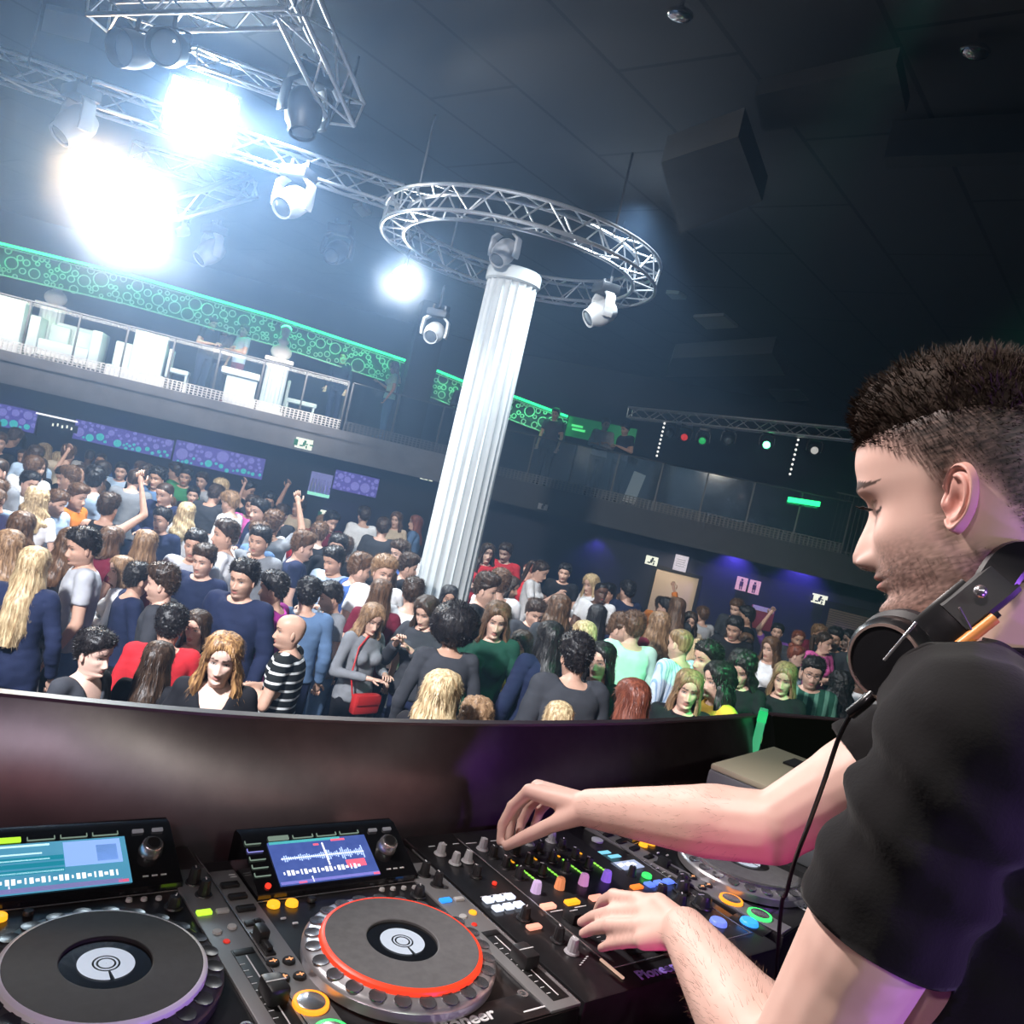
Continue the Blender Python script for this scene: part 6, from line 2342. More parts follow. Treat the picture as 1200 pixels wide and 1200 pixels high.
    part(P, 'in_out_button', lit(AMB, 1.4), lambda mb: cyl(mb, 60, 300, 0, 5, 8.5, 8, 20, 1))
    part(P, 'in_out_button', lit(AMB, 1.4), lambda mb: cyl(mb, 84, 297, 0, 5, 8.5, 8, 20, 1))
    part(P, 'reloop_button', knobblk, lambda mb: cyl(mb, 113, 299, 0, 5, 6, 5.5, 16, 1))
    for (x, y) in ((60, 268), (70, 254)):
        part(P, 'small_button', whiteprint, lambda mb: rbox(mb, x, y, 1, 7, 3, 2, 0.5))
    # upper right of the jog: call / memory buttons and vinyl knob
    for k in range(4):
        part(P, 'memory_button', mat('button_pale', (0.5, 0.5, 0.52), 0.4), lambda mb: cyl(mb, 222 + 17 * k, 301 - 2 * k, 0, 3.5, 4, 3.6, 14, 0.6))
    knob(P, 268, 276, 14, 8, None, 60)
    # right strip
    knob(P, 306, 322, 20, 7.5, None, 80, z=2)
    knob(P, 309, 291, 20, 7.5, None, 80, z=2)
    part(P, 'tempo_button', cfg['tempo'], lambda mb: rbox(mb, 296, 249, 4, 18, 9, 4, 1))
    part(P, 'tempo_button', mat('button_pale'), lambda mb: rbox(mb, 318, 247, 4, 15, 8, 4, 1))
    part(P, 'key_button', cfg['key'], lambda mb: cyl(mb, 318, 212, 1, 5, 6, 5.6, 18, 0.8))
    part(P, 'reset_button', mat('button_pale'), lambda mb: cyl(mb, 298, 207, 1, 4.5, 6, 5.6, 18, 0.8))
    part(P, 'status_light', lit(RED, 0.5), lambda mb: cyl(mb, 302, 186, 1, 4, 4.5, 4, 14, 0.6))
    fs = part(P, 'fader_slot', mat('slot_black', (0.004, 0.004, 0.005), 0.5), lambda mb: (rbox(mb, 313, 92, 2.9, 26, 150, 1.2, 0.3), rbox(mb, 313, 160, 3.2, 24, 10, 2, 0.5)))
    part(fs, 'scale_marks', whiteprint, lambda mb: ([rbox(mb, 303, 30 + 12 * k, 3.7, 6, 1, 0.4, 0) for k in range(10)], rbox(mb, 313, 88, 3.6, 1.5, 130, 0.5, 0)))
    fc = part(P, 'pitch_fader', knobblk, lambda mb: rbox(mb, 313, cfg['fader'], 12, 24, 34, 20, 4))
    part(fc, 'pointer', whiteprint, lambda mb: rbox(mb, 313, cfg['fader'], 22.2, 23, 1.4, 0.6, 0))
    part(P, 'socket', silver, lambda mb: mb.lathe([(r / 1000, z / 1000) for r, z in ((7, 0), (7, 2.5), (4, 2.6), (3.8, 0.5))], 18, Matrix.Translation(mm(272, 42, 0))))
    part(P, 'white_print', whiteprint, lambda mb: ([rbox(mb, 285, 338 + 9 * k, 1.2 if 338 + 9 * k > 314 else 0.8, 9, 1.6, 0.6, 0) for k in range(3)], [rbox(mb, 34, 375 + 6 * k, 2.9, 9, 1.2, 0.5, 0) for k in range(2)]))
    # edge line and maker's name
    part(P, 'edge_trim', silver, lambda mb: (rbox(mb, Wd - 1.0, 200, 1.5, 1.6, 395, 3, 0.4), rbox(mb, Wd / 2, 311, 0.8, Wd - 40, 1.2, 1.6, 0.3)))
    t = text_mesh('Pioneer', 0.026, whiteprint, 'maker_name', P, 0.0004, 0.15, 0.0006)
    t.location = mm(172, 24, 1.6)
    part(P, 'front_print', whiteprint, lambda mb: rbox(mb, 282, 14, 1.4, 62, 2.2, 0.5, 0))
    return P


greyring = mat('jog_silver', (0.55, 0.54, 0.57), 0.28, metal=0.7)
WV = [('waveform', (0.45, 0.60, 1.0), 1.3, [(-62 + 3.1 * k, 6, 1.5, 4 + 22 * abs(math.sin(k * 0.9) * math.cos(k * 0.31)) * (0.35 if k < 22 else 0.8)) for k in range(41)]),
      ('playhead', (0.9, 0.9, 1.0), 1.4, [(4, 8, 2.2, 38), (0, 6, 128, 1.0)]),
      ('red_marking', (1.0, 0.15, 0.25), 1.0, [(-6, 25, 8, 3), (30, 30, 22, 3), (45, -12, 30, 12), (-44, -33, 12, 3), (70, -33, 10, 3)]),
      ('readout', (0.9, 0.92, 1.0), 1.2, [(-66 + 6.3 * k, -17, 4.2 if k % 4 else 2, 8 if k % 3 else 4) for k in range(19)] + [(-28, -30, 1.6, 9)]),
      ('header', (0.10, 0.55, 0.60), 0.8, [(-20, 33, 108, 4)]), ('footer', (0.25, 0.25, 0.75), 0.8, [(0, -32, 150, 4)])]
BR = [('list_rows', (0.02, 0.30, 0.42), 0.8, [(-36, 20 - 9 * k, 76, 6) for k in range(1, 4)]),
      ('list_text', (0.55, 0.85, 0.9), 1.2, [(-42, 31, 60, 2.5), (-46, 19, 50, 1.8), (-42, 10, 58, 1.8), (-36, -8, 74, 2.2)]),
      ('preview', (0.30, 0.50, 0.95), 1.0, [(36, 14, 66, 36)]), ('cover', (0.12, 0.24, 0.50), 1.0, [(52, 12, 24, 24)]),
      ('readout', (0.9, 0.95, 1.0), 1.2, [(-66 + 6.3 * k, -19, 4.2 if k % 4 else 2, 8 if k % 3 else 4) for k in range(21)]),
      ('footer', (0.25, 0.25, 0.55), 0.8, [(-4, -31, 138, 6)]), ('red_mark', (0.9, 0.15, 0.3), 0.8, [(66, -32, 12, 4)]), ('footer_line', (0.8, 0.85, 1), 1.0, [(-58, -28, 1.5, 8)])]
dimdark = mat('dimple_dark', (0.05, 0.05, 0.055), 0.3, metal=0.5)
dimgrey = mat('dimple_grey', (0.26, 0.26, 0.28), 0.25, metal=0.8)
platedark = mat('platter_dark', (0.026, 0.024, 0.026), 0.62, spec=0.25, noise=0.15, nscale=90)
plategrey = mat('platter_grey', (0.12, 0.12, 0.127), 0.62, spec=0.25, noise=0.12, nscale=90)
PL1 = player(O1, YAW, 'media player at the picture corner with teal browse screen and silver-rimmed dark platter', dict(
    screen=screen_mat('screen_browse', False), screen_label='screen showing a teal track list', graphics=BR, top0=lit(YGR, 1.0), jogring=mat('jog_dark', (0.10, 0.10, 0.11), 0.3, metal=0.6), dimple=dimdark,
    ring=mat('rim_pale', (0.85, 0.85, 0.88), 0.3), plate=platedark, tempo=lit(YGR, 1.2), key=mat('button_pale'), fader=75))
PL2 = player(O2, YAW, 'media player with blue waveform screen and red-lit grey platter beside the mixer', dict(
    screen=screen_mat('screen_wave', True), screen_label='screen showing a blue waveform', graphics=WV, top0=cream, jogring=greyring, dimple=dimgrey,
    ring=lit((1.0, 0.06, 0.02), 0.85), plate=plategrey, tempo=lit(BLU, 1.3), key=lit(AMB, 1.2), fader=92))
PL3 = player(O3, YAW3, 'media player half hidden under the forearm beyond the mixer', dict(
    screen=screen_mat('screen_wave2', True), screen_label='screen showing a blue waveform', graphics=WV, top0=cream, jogring=greyring, dimple=dimgrey,
    ring=silver, plate=plategrey, tempo=lit(BLU, 1.3), key=lit(AMB, 1.2), fader=92))
# the round blue button at the corner of player three
part(PL3, 'jog_mode_button', lit(BLU, 1.5), lambda mb: cyl(mb, -18, 52, 0, 5, 15, 14, 28, 1.5))
part(PL3, 'corner_block', deckblk, lambda mb: rbox(mb, -18, 50, -2, 40, 60, 3, 1))

# ------------------------------------------------------------------ the mixer
MX = empty('dj_mixer', OM, YAW, 'black four channel mixer under both hands with lit orange and blue buttons', 'mixer')
MW, MD = 335 + 92, 440
part(MX, 'chassis', deckblk, lambda mb: (rbox(mb, MW / 2, MD / 2, -56, MW - 2, MD, 110, 4),))
part(MX, 'channel_plate', mat('plate_black', (0.016, 0.016, 0.019), 0.4), lambda mb: rbox(mb, 213, 235, 0, 240, 385, 4, 1))
part(MX, 'edge_trim', silver, lambda mb: (rbox(mb, 90, 225, 2, 1.6, 370, 2, 0.4), rbox(mb, 398, 225, 2, 1.6, 370, 2, 0.4), rbox(mb, 245, 40, 2, 312, 1.6, 2, 0.4)))
for (x, y) in ((38, 342), (63, 343), (48, 299), (31, 374)):
    knob(MX, x, y, 17, 7, mat('knob_pale', (0.42, 0.42, 0.45), 0.4) if y > 310 else None, rnd.uniform(0, 180), name='mic_knob')
part(MX, 'mic_light', lit(RED, 1.2), lambda mb: cyl(mb, 63, 271, 0, 3, 3.5))
for j, y in enumerate((230, 207)):
    for k in range(3):
        part(MX, 'effect_button', lit((0.75, 0.82, 1.0), 1.2), lambda mb: rbox(mb, 20 + 20 * k, y, 3, 15, 13, 5, 1.5))
part(MX, 'effect_print', whiteprint, lambda mb: [rbox(mb, 22 + 18 * k, 243, 0.8, 12, 1.5, 0.5, 0) for k in range(3)])
knob(MX, 47, 178, 17, 8, None, 45, name='parameter_knob')
knob(MX, 60, 119, 19, 7.5, None, 70, name='headphone_knob')
knob(MX, 60, 90, 19, 7.5, mat('knob_pale'), 70, name='headphone_knob')
part(MX, 'headphone_cue_button', lit(PNK, 1.0), lambda mb: rbox(mb, 43, 152, 3, 24, 11, 5, 2))
part(MX, 'foot_light', lit((0.9, 0.6, 0.45), 0.6), lambda mb: rbox(mb, 87, 40, 2, 4, 44, 3, 0.8))
CHX = (113, 162, 214, 266)
CUEC = (PNK, AMB, PNK, ORG)
COLC = ((0.75, 0.55, 0.9), (1.0, 0.35, 0.15), (0.8, 0.35, 0.7), PUR)
for i, x in enumerate(CHX):
    for nm, y in (('trim_knob', 371), ('high_knob', 343), ('mid_knob', 309), ('low_knob', 275)):
        knob(MX, x, y, 18, 7.2, mat('knob_pale') if nm == 'trim_knob' else None, rnd.uniform(40, 140), name=nm, z=2)
    kb = knob(MX, x, 232, 17, 8, lit(COLC[i], 0.55), 100, base=False, name='colour_knob', z=2)
    part(MX, 'cue_button', lit(CUEC[i], 1.3), lambda mb: rbox(mb, x - 11, 190, 4, 26, 12, 6, 2))
    part(MX, 'cue_print', whiteprint, lambda mb: rbox(mb, x - 4, 178, 2.4, 24, 2, 0.6, 0))
    sl_ = part(MX, 'fader_slot', mat('slot_black'), lambda mb: rbox(mb, x, 118, 2.2, 9, 96, 1, 0.2))
    part(sl_, 'scale_marks', whiteprint, lambda mb: [rbox(mb, x + 12, 76 + 9.5 * k, 2.3, 7, 0.9, 0.4, 0) for k in range(10)])
    f_ = part(MX, 'channel_fader', knobblk, lambda mb: rbox(mb, x, (150, 96, 128, 150)[i], 10, 17, 24, 16, 3))
    part(f_, 'pointer', whiteprint, lambda mb: rbox(mb, x, (150, 96, 128, 150)[i], 18.2, 16, 1.4, 0.5, 0))
    part(MX, 'level_meter', lit((0.35, 1.0, 0.1), 1.0), lambda mb: [rbox(mb, x + 25, 262 + 7.5 * k, 2.6, 3.5, 5, 1, 0) for k in range(7 - (i % 2) * 2)])
    part(MX, 'level_meter', lit(AMB, 1.0), lambda mb: [rbox(mb, x + 25, 320 + 7.5 * k, 2.6, 3.5, 5, 1, 0) for k in range(2)], 'amber top of the level meter')
part(MX, 'assign_button', lit(BLU, 1.3), lambda mb: rbox(mb, 206, 172, 3.5, 24, 10, 5, 1.5))
part(MX, 'assign_button', lit(ORG, 1.2), lambda mb: rbox(mb, 306, 200, 3.5, 24, 11, 5, 1.5))
# effect unit on the right
part(MX, 'usb_oval', mat('oval_pale', (0.55, 0.6, 0.65), 0.3), lambda mb: mb.lathe([(r / 1000, z / 1000) for r, z in ((11, 0), (11, 3), (9, 3.6))], 24, Matrix.Translation(mm(369, 358, 0))))
part(MX, 'channel_display', lit(CYA, 0.8), lambda mb: (rbox(mb, 346, 316, 1, 26, 9, 1.5, 0), rbox(mb, 356, 300, 1, 26, 9, 1.5, 0)))
ds_ = part(MX, 'effect_display', lit((0.42, 0.50, 0.68), 0.9), lambda mb: rbox(mb, 355, 268, 1, 62, 26, 2, 0.6))
part(ds_, 'readout', lit((0.9, 0.95, 1.0), 1.2), lambda mb: [rbox(mb, 336 + 9 * k, 268 + 3 * (k % 2), 2.3, 5, 9, 0.5, 0) for k in range(5)])
part(MX, 'tap_button', lit(GRN, 1.0), lambda mb: cyl(mb, 362, 228, 0, 5, 9, 8.5, 20, 1))
for k in range(3):
    part(MX, 'beat_button', lit((0.12, 0.22, 0.95), 1.2), lambda mb: rbox(mb, 340 + 24 * k, 202, 2.5, 18, 14, 5, 2))
for (x, y, r) in ((336, 173, 9), (390, 173, 11), (345, 140, 10), (388, 128, 14), (412, 192, 10), (330, 235, 7)):
    knob(MX, x, y, 18, r, None, rnd.uniform(0, 180), name='effect_knob')
part(MX, 'on_off_button', lit((0.2, 0.3, 1.0), 0.8), lambda mb: cyl(mb, 368, 80, 0, 6, 14, 13, 28, 1.5))
xs = part(MX, 'crossfader_slot', mat('slot_black'), lambda mb: rbox(mb, 190, 58, 2.2, 100, 9, 1, 0.2))
part(MX, 'crossfader', knobblk, lambda mb: rbox(mb, 190, 58, 10, 16, 24, 16, 3))
part(MX, 'white_print', whiteprint, lambda mb: ([rbox(mb, 410, 330 - 14 * k, 0.8, 8, 2, 0.5, 0) for k in range(9)], [rbox(mb, 105 + 52 * k, 392, 2.4, 22, 2, 0.6, 0) for k in range(4)], [rbox(mb, 30 + 24 * k, 398, 0.8, 12, 2, 0.5, 0) for k in range(3)], [rbox(mb, 50 + 6 * k, 62 + 3 * k, 0.8, 4, 1.5, 0.5, 0) for k in range(5)]))
t = text_mesh('Pioneer', 0.024, mat('print_purple', (0.30, 0.22, 0.75), 0.4), 'maker_name', MX, 0.0004, 0.15, 0.0006)
t.location = mm(150, 17, 0.8)
# cable coiled behind the players
c = BL(0.30, 0.50)
mb = MB()
pts = []
for k in range(60):
    a = k * 0.33
    pts.append((0.055 * math.cos(a) * (1 + 0.1 * math.sin(k)), 0.055 * math.sin(a), 0.008 + 0.0012 * k + 0.02 * max(0, math.sin(a))))
pts += [(0.12, -0.05, 0.03), (0.22, -0.04, 0.02), (0.3, -0.03, 0.01)]
mb.path(pts, 0.004, 6)
o = mb.build('coiled_cable', knobblk, None, (c.x, c.y, ZT_))
tag(o, 'black cable coiled on the table behind the mixer', 'cable')
# ------------------------------------------------------------------ the person at the mixer
HS = 1.06
FD = Vector((-0.745, 0.667, 0)).normalized()              # where the face points
HPITCH = math.radians(20)
hf = (FD * math.cos(HPITCH) + Vector((0, 0, -1)) * math.sin(HPITCH)).normalized()
hl = Vector((-FD.y, FD.x, 0)).normalized()               # towards his left
HROLL = math.radians(0)
hu = hl.cross(-hf).normalized()
if hu.z < 0:
    hu = -hu
HC = W(1128, 588, 0.90)
HM = Matrix(((hl.x, -hf.x, hu.x), (hl.y, -hf.y, hu.y), (hl.z, -hf.z, hu.z)))   # head local (face -Y) -> world


def HW_(p):
    return HC + HM @ (Vector(p) * HS)


TF = Vector((-0.865, 0.50, 0)).normalized()              # chest direction
TL = Vector((-TF.y, TF.x, 0))                            # his left
N0 = W(1140, 757, 0.87)
LS = W(1140, 868, 0.70)
LE = W(925, 1275, 0.74)
LWR = W(803, 1092, 1.03)
RS = W(1140, 835, 1.06)
RE = W(905, 970, 1.10)
RWR = W(692, 947, 1.30)
PEL = N0 + Vector((0, 0, -0.56)) - TF * 0.13
BASE = Vector((PEL.x, PEL.y, STAGE))
print('DJ arms', (LS - LE).length, (LE - LWR).length, (RS - RE).length, (RE - RWR).length)

LH = {'index': [(747, 1055, 1.115), (719, 1050, 1.16), (706, 1057, 1.20), (700, 1068, 1.222)],
      'middle': [(752, 1069, 1.09), (716, 1070, 1.135), (696, 1074, 1.168), (681, 1081, 1.186)],
      'ring': [(749, 1086, 1.065), (714, 1085, 1.11), (696, 1088, 1.138), (683, 1094, 1.156)],
      'little': [(754, 1102, 1.045), (729, 1104, 1.08), (714, 1107, 1.10), (704, 1111, 1.115)]}
LTH = [(788, 1076, 1.05), (772, 1058, 1.085), (757, 1057, 1.13), (748, 1061, 1.165)]
RH = {'index': [(620, 927, 1.355), (601, 945, 1.375), (589, 966, 1.378), (586, 987, 1.372)],
      'middle': [(630, 922, 1.38), (609, 940, 1.405), (599, 962, 1.41), (596, 984, 1.395)],
      'ring': [(641, 925, 1.40), (620, 945, 1.43), (611, 964, 1.43), (607, 982, 1.415)],
      'little': [(652, 930, 1.415), (633, 950, 1.44), (626, 968, 1.44), (622, 980, 1.43)]}
RTH = [(676, 957, 1.285), (650, 965, 1.315), (617, 980, 1.345), (594, 991, 1.358)]


def chain(mb, pts, rad):
    for (a, b), (r0, r1) in zip(zip(pts, pts[1:]), zip(rad, rad[1:])):
        mb.capsule(a, b, r0, r1, 12, 4)


def hand(mb, wr, H, TH, dirw):
    ks = []
    for nm, r in (('index', 0.0098), ('middle', 0.0100), ('ring', 0.0095), ('little', 0.0082)):
        p = [W(*q) for q in H[nm]]
        chain(mb, p, [r * 1.12, r * 1.02, r * 0.94, r * 0.74])
        mb.ellipsoid(p[0], (r * 1.28,) * 3, n=12, m=8)
        mb.ellipsoid(p[1], (r * 1.14,) * 3, n=12, m=8)
        ks.append(p[0])
    for k in ks:
        mb.capsule(wr, k, 0.021, 0.0125, 12, 4)
    for a, b in zip(ks, ks[1:]):
        mb.capsule(a.lerp(wr, 0.15), b.lerp(wr, 0.15), 0.0125, 0.0125, 10, 3)
        mb.capsule(a.lerp(wr, 0.5), b.lerp(wr, 0.5), 0.0165, 0.0165, 10, 3)
    t = [W(*q) for q in TH]
    mb.capsule(wr.lerp(t[0], 0.3), t[1], 0.020, 0.0135, 12, 4)
    chain(mb, t[1:], [0.0128, 0.0115, 0.0088])


mb = MB()
# torso
ST = [(PEL + Vector((0, 0, -0.10)), .155, .115), (PEL, .165, .120), (PEL.lerp(N0, .25), .156, .114), (PEL.lerp(N0, .5) - TF * 0.01, .168, .118), (PEL.lerp(N0, .70) - TF * 0.025, .180, .114), (PEL.lerp(N0, .84) - TF * 0.025, .172, .098), (PEL.lerp(N0, .94) - TF * 0.01, .128, .078), (N0 + Vector((0, 0, 0.0)), .078, .068)]
rings = []
for c, a, b in ST:
    rings.append([c + TL * (a * math.copysign(abs(math.cos(q)) ** 0.85, math.cos(q))) + TF * (b * math.copysign(abs(math.sin(q)) ** 0.9, math.sin(q))) for q in [2 * PI * k / 32 for k in range(32)]])
mb.loft(rings)
tors_rings = rings
mb.capsule(N0 + Vector((0, 0, -0.03)), HC - HM @ Vector((0, -0.035, 0.10)), 0.066, 0.060)


def arm(mb, S, E, Wr, grow=1.0):
    mb.capsule(N0 + (S - N0) * 0.45 + Vector((0, 0, -0.03)), S, 0.062, 0.062)
    mb.capsule(S, S.lerp(E, 0.45), 0.060, 0.055)
    mb.capsule(S.lerp(E, 0.45), E, 0.055, 0.044)
    mb.capsule(E, E.lerp(Wr, 0.32), 0.046, 0.049)
    mb.capsule(E.lerp(Wr, 0.32), Wr, 0.049, 0.029)
    mb.ellipsoid(E, (0.046, 0.046, 0.046))
    for c_, ax_, rr_ in ((E.lerp(Wr, 0.28), Wr - E, (0.050, 0.046, 0.095)), (S.lerp(E, 0.55), E - S, (0.057, 0.052, 0.10))):
        mb.ellipsoid(c_ + Vector((0, 0, 0.004)), rr_, ax_.to_track_quat('Z', 'Y').to_matrix(), n=18, m=14)


arm(mb, LS, LE, LWR)
arm(mb, RS, RE, RWR)
hand(mb, LWR, LH, LTH, None)
hand(mb, RWR, RH, RTH, None)
for s in (-1, 1):
    hip = PEL + TL * (0.09 * s) + Vector((0, 0, -0.04))
    kn = hip + Vector((0, 0, -0.45)) + TF * 0.03
    an = Vector((kn.x, kn.y, STAGE + 0.09)) - TF * 0.04
    mb.capsule(hip, kn, 0.095, 0.062)
    mb.capsule(kn, an, 0.062, 0.042)
    mb.capsule(an - Vector((0, 0, 0.045)), an - Vector((0, 0, 0.052)) + TF * 0.17, 0.043, 0.036)
mb.v = [tuple(Vector(v) - BASE) for v in mb.v]
bme = remesh(mb, 0.0034, 9, 0.5)
nb = len(bme.vertices)
BP = np.empty(nb * 3)
bme.vertices.foreach_get('co', BP)
BP = BP.reshape(-1, 3)
BF = [tuple(p.vertices) for p in bme.polygons]
# head with its own fine grid, joined at the neck inside the collar
DP, DF, DPA = head_mesh(150, 190, 0.0, -0.20, 1.14, brow=(0.022, 0.014, 0.011), lips=(0.50, 0.20, 0.17), stubble=0.72, lid=1.0)
# scalp shade of the cropped sides
x, y, z = DP[:, 0], DP[:, 1], DP[:, 2]
hline = np.interp(y, [-0.10, -0.07, -0.045, -0.02, 0.005, 0.02, 0.045, 0.06, 0.11], [0.066, 0.058, 0.048, 0.03, -0.01, 0.012, -0.012, -0.055, -0.085])
scalp = sstep(-0.008, 0.02, z - hline) * (0.58 + 0.41 * sstep(0.0, 0.038, z - hline))
scalp = np.where(z < 0.115, scalp, 1)
nz_ = np.array([mnoise.noise(Vector(p) * 420) for p in DP])
scalp = np.clip(scalp * (0.92 + 0.25 * nz_), 0, 1)
bc = np.array([0.020, 0.014, 0.012])
a0 = DPA[:, 3]
na = scalp + a0 * (1 - scalp)
DPA[:, :3] = np.where(na[:, None] > 1e-6, (bc * scalp[:, None] + DPA[:, :3] * (a0 * (1 - scalp))[:, None]) / np.maximum(na, 1e-6)[:, None], 0)
DPA[:, 3] = na
# break the stubble up into grain
beard = (z < -0.02) & (DPA[:, 3] > 0) & ((np.abs(x) > 0.03) | (z < -0.083))
DPA[beard, 3] *= np.clip(0.72 + 0.75 * nz_[beard], 0.15, 1.0)


def ear_detail(side):
    nr, na_ = 16, 56
    V, F = [], []
    for layer in (0, 1):
        for i in range(nr + 1):
            r = i / nr
            for q in range(na_):
                t = 2 * PI * q / na_
                ox = 0.0185 * (1 + 0.16 * math.sin(t)) * (1 if math.cos(t) > 0 else 0.86)
                oz = 0.034 if math.sin(t) > 0 else 0.033
                px_, pz_ = r * ox * math.cos(t), r * oz * math.sin(t)
                if math.sin(t) < -0.4:
                    px_ *= 1 - 0.30 * (-math.sin(t) - 0.4)
                fr = math.cos(t)
                helix = 0.0075 * math.exp(-((r - 0.90) / 0.10) ** 2) * (1.0 if fr > -0.75 or math.sin(t) > 0.3 else 0.25)
                anti = 0.0052 * math.exp(-((r - 0.60) / 0.11) ** 2) * (1 if fr > -0.25 else 0.0)
                tragus = 0.008 * math.exp(-((px_ + 0.0135) / 0.0045) ** 2 - ((pz_ + 0.006) / 0.008) ** 2)
                conch = -0.0085 * math.exp(-((px_ + 0.003) / 0.0075) ** 2 - ((pz_ + 0.004) / 0.011) ** 2)
                lobe = 0.004 * math.exp(-((pz_ + 0.027) / 0.008) ** 2)
                foss = -0.004 * math.exp(-((r - 0.77) / 0.06) ** 2) * (1 if math.sin(t) > -0.2 else 0)
                h = helix + anti + tragus + conch + lobe + foss
                edge = math.sqrt(max(0.0, 1 - r ** 6))
                hh = (h * edge + 0.004 * edge) if layer == 0 else -0.004 * edge
                V.append(Vector((hh, px_, pz_)))
    o = (nr + 1) * na_
    for l in (0, 1):
        for i in range(nr):
            for q in range(na_):
                q2 = (q + 1) % na_
                f = (l * o + i * na_ + q, l * o + i * na_ + q2, l * o + (i + 1) * na_ + q2, l * o + (i + 1) * na_ + q)
                F.append(f if l == 0 else f[::-1])
    M = Matrix.Translation((side * 0.0755, 0.019, -0.012)) @ Matrix.Rotation(-0.20, 4, 'X') @ Matrix.Rotation(side * -0.50, 4, 'Z')
    if side < 0:
        V = [Vector((-v.x, v.y, v.z)) for v in V]
    return [M @ (v + Vector((side * 0.006, 0, 0))) for v in V], F


V = [tuple(p) for p in BP]
F = list(BF)
PA = [np.zeros((nb, 4))]
o = len(V)
V += [tuple(HW_(p) - BASE) for p in DP]
F += [tuple(i + o for i in f) for f in DF]
PA.append(DPA)
for s in (-1, 1):
    ev, ef = ear_detail(s)
    o = len(V)
    V += [tuple(HW_(p) - BASE) for p in ev]
    F += [tuple(i + o for i in f) for f in ef]
    ec = np.zeros((len(ev), 4))
    ec[:, :3] = (0.60, 0.25, 0.21)
    ec[:, 3] = 0.55
    PA.append(ec)
PA = np.vstack(PA)
dm = bpy.data.meshes.new('person_body')
dm.from_pydata(V, [], F)
at = dm.attributes.new('paint', 'FLOAT_COLOR', 'POINT')
at.data.foreach_set('color', PA.astype(np.float32).ravel())
dm.materials.append(skin_mat('skin_dj', (0.72, 0.49, 0.42)))
bm = bmesh.new()
bm.from_mesh(dm)
bmesh.ops.recalc_face_normals(bm, faces=list(bm.faces))
bm.to_mesh(dm)
bm.free()
dm.shade_smooth()
DJ = bpy.data.objects.new('person', dm)
COL.objects.link(DJ)
DJ.location = BASE
tag(DJ, 'person in a black t-shirt at the mixer, headphones round the neck, seen in profile', 'person')

# ---- eyelashes and eyeball glint
mb = MB()
for s in (-1, 1):
    for k in range(16):
        q = (k - 7.5) / 7.5
        p0 = Vector((s * (0.032 + 0.0125 * q), float(-0.0845 + 0.004 * abs(q)), 0.0042 - 0.0018 * q * q))
        mb.path([p0, p0 + Vector((s * 0.001 * q, -0.005, -0.0005)), p0 + Vector((s * 0.002 * q, -0.0085, 0.0018))], [0.0006, 0.0005, 0.0002], 4)
mb.v = [tuple(HW_(v) - BASE) for v in mb.v]
mb.build('eyelashes', mat('lash_black', (0.008, 0.006, 0.006), 0.5), DJ)

# ---- hair: thick top with quiff, cropped sides, made of locks
r = random.Random(5)
hb = MB()
nt_, nz2 = 72, 30
t = np.arange(nt_) * 2 * PI / nt_
zz = np.concatenate([np.linspace(0.018, 0.10, nz2, endpoint=False), np.linspace(0.10, 0.1215, 8)])
T, Z = np.meshgrid(t, zz)
CP = head_surface(T, Z).reshape(-1, 3)
Tf = np.where(T > PI, 2 * PI - T, T).ravel()
Zf = Z.ravel()
line = np.interp(Tf, [0, 0.45, 0.8, 1.15, 1.5, 2.2, PI], [0.070, 0.066, 0.058, 0.060, 0.064, 0.058, 0.050])
kk = sstep(-0.012, 0.030, Zf - line)
cc = np.array([0, 0.012, 0.02])
dd = CP - cc
dd /= np.linalg.norm(dd, axis=1)[:, None]
frontness = np.exp(-((CP[:, 1] + 0.075) / 0.045) ** 2)
thick = -0.010 + kk * (0.015 + 0.020 * sstep(0.07, 0.115, Zf) + 0.004 * frontness * sstep(0.06, 0.085, Zf))
thick = thick + kk * np.array([0.007 * mnoise.noise(Vector(p) * 38) + 0.004 * mnoise.noise(Vector(p) * 90) for p in CP])
Q = CP + dd * thick[:, None]
Q[:, 1] -= 0.003 * frontness * kk
nF = []
for i in range(len(zz) - 1):
    for q in range(nt_):
        l = (q + 1) % nt_
        nF.append((i * nt_ + q, i * nt_ + l, (i + 1) * nt_ + l, (i + 1) * nt_ + q))
nF.append(tuple(range((len(zz) - 1) * nt_, len(zz) * nt_)))
hb.add([tuple(p) for p in Q], nF)
idx = [i for i in range(len(Q)) if kk[i] > 0.30]
for _ in range(9500):
    i = r.choice(idx)
    p = Vector(Q[i]) + Vector((r.uniform(-1, 1), r.uniform(-1, 1), r.uniform(-1, 1))) * 0.004 - Vector(dd[i]) * 0.004
    n = Vector(dd[i])
    fr = float(frontness[i])
    d1 = (n * 0.75 + Vector((r.uniform(-.7, .7), r.uniform(-.5, .4) - 0.15 * fr, r.uniform(-.1, .6)))).normalized()
    d2 = (d1 + Vector((r.uniform(-.5, .5), r.uniform(-.4, .4), -0.35 * r.random()))).normalized()
    L = r.uniform(0.008, 0.017) * (0.5 + 0.5 * float(kk[i]))
    w = d1.orthogonal().normalized() * r.uniform(0.0005, 0.0010)
    a, b, c = p, p + d1 * L * 0.6, p + d1 * L * 0.6 + d2 * L * 0.5
    hb.add([a - w, a + w, b + w * 0.7, b - w * 0.7, c], [(0, 1, 2, 3), (3, 2, 4)])
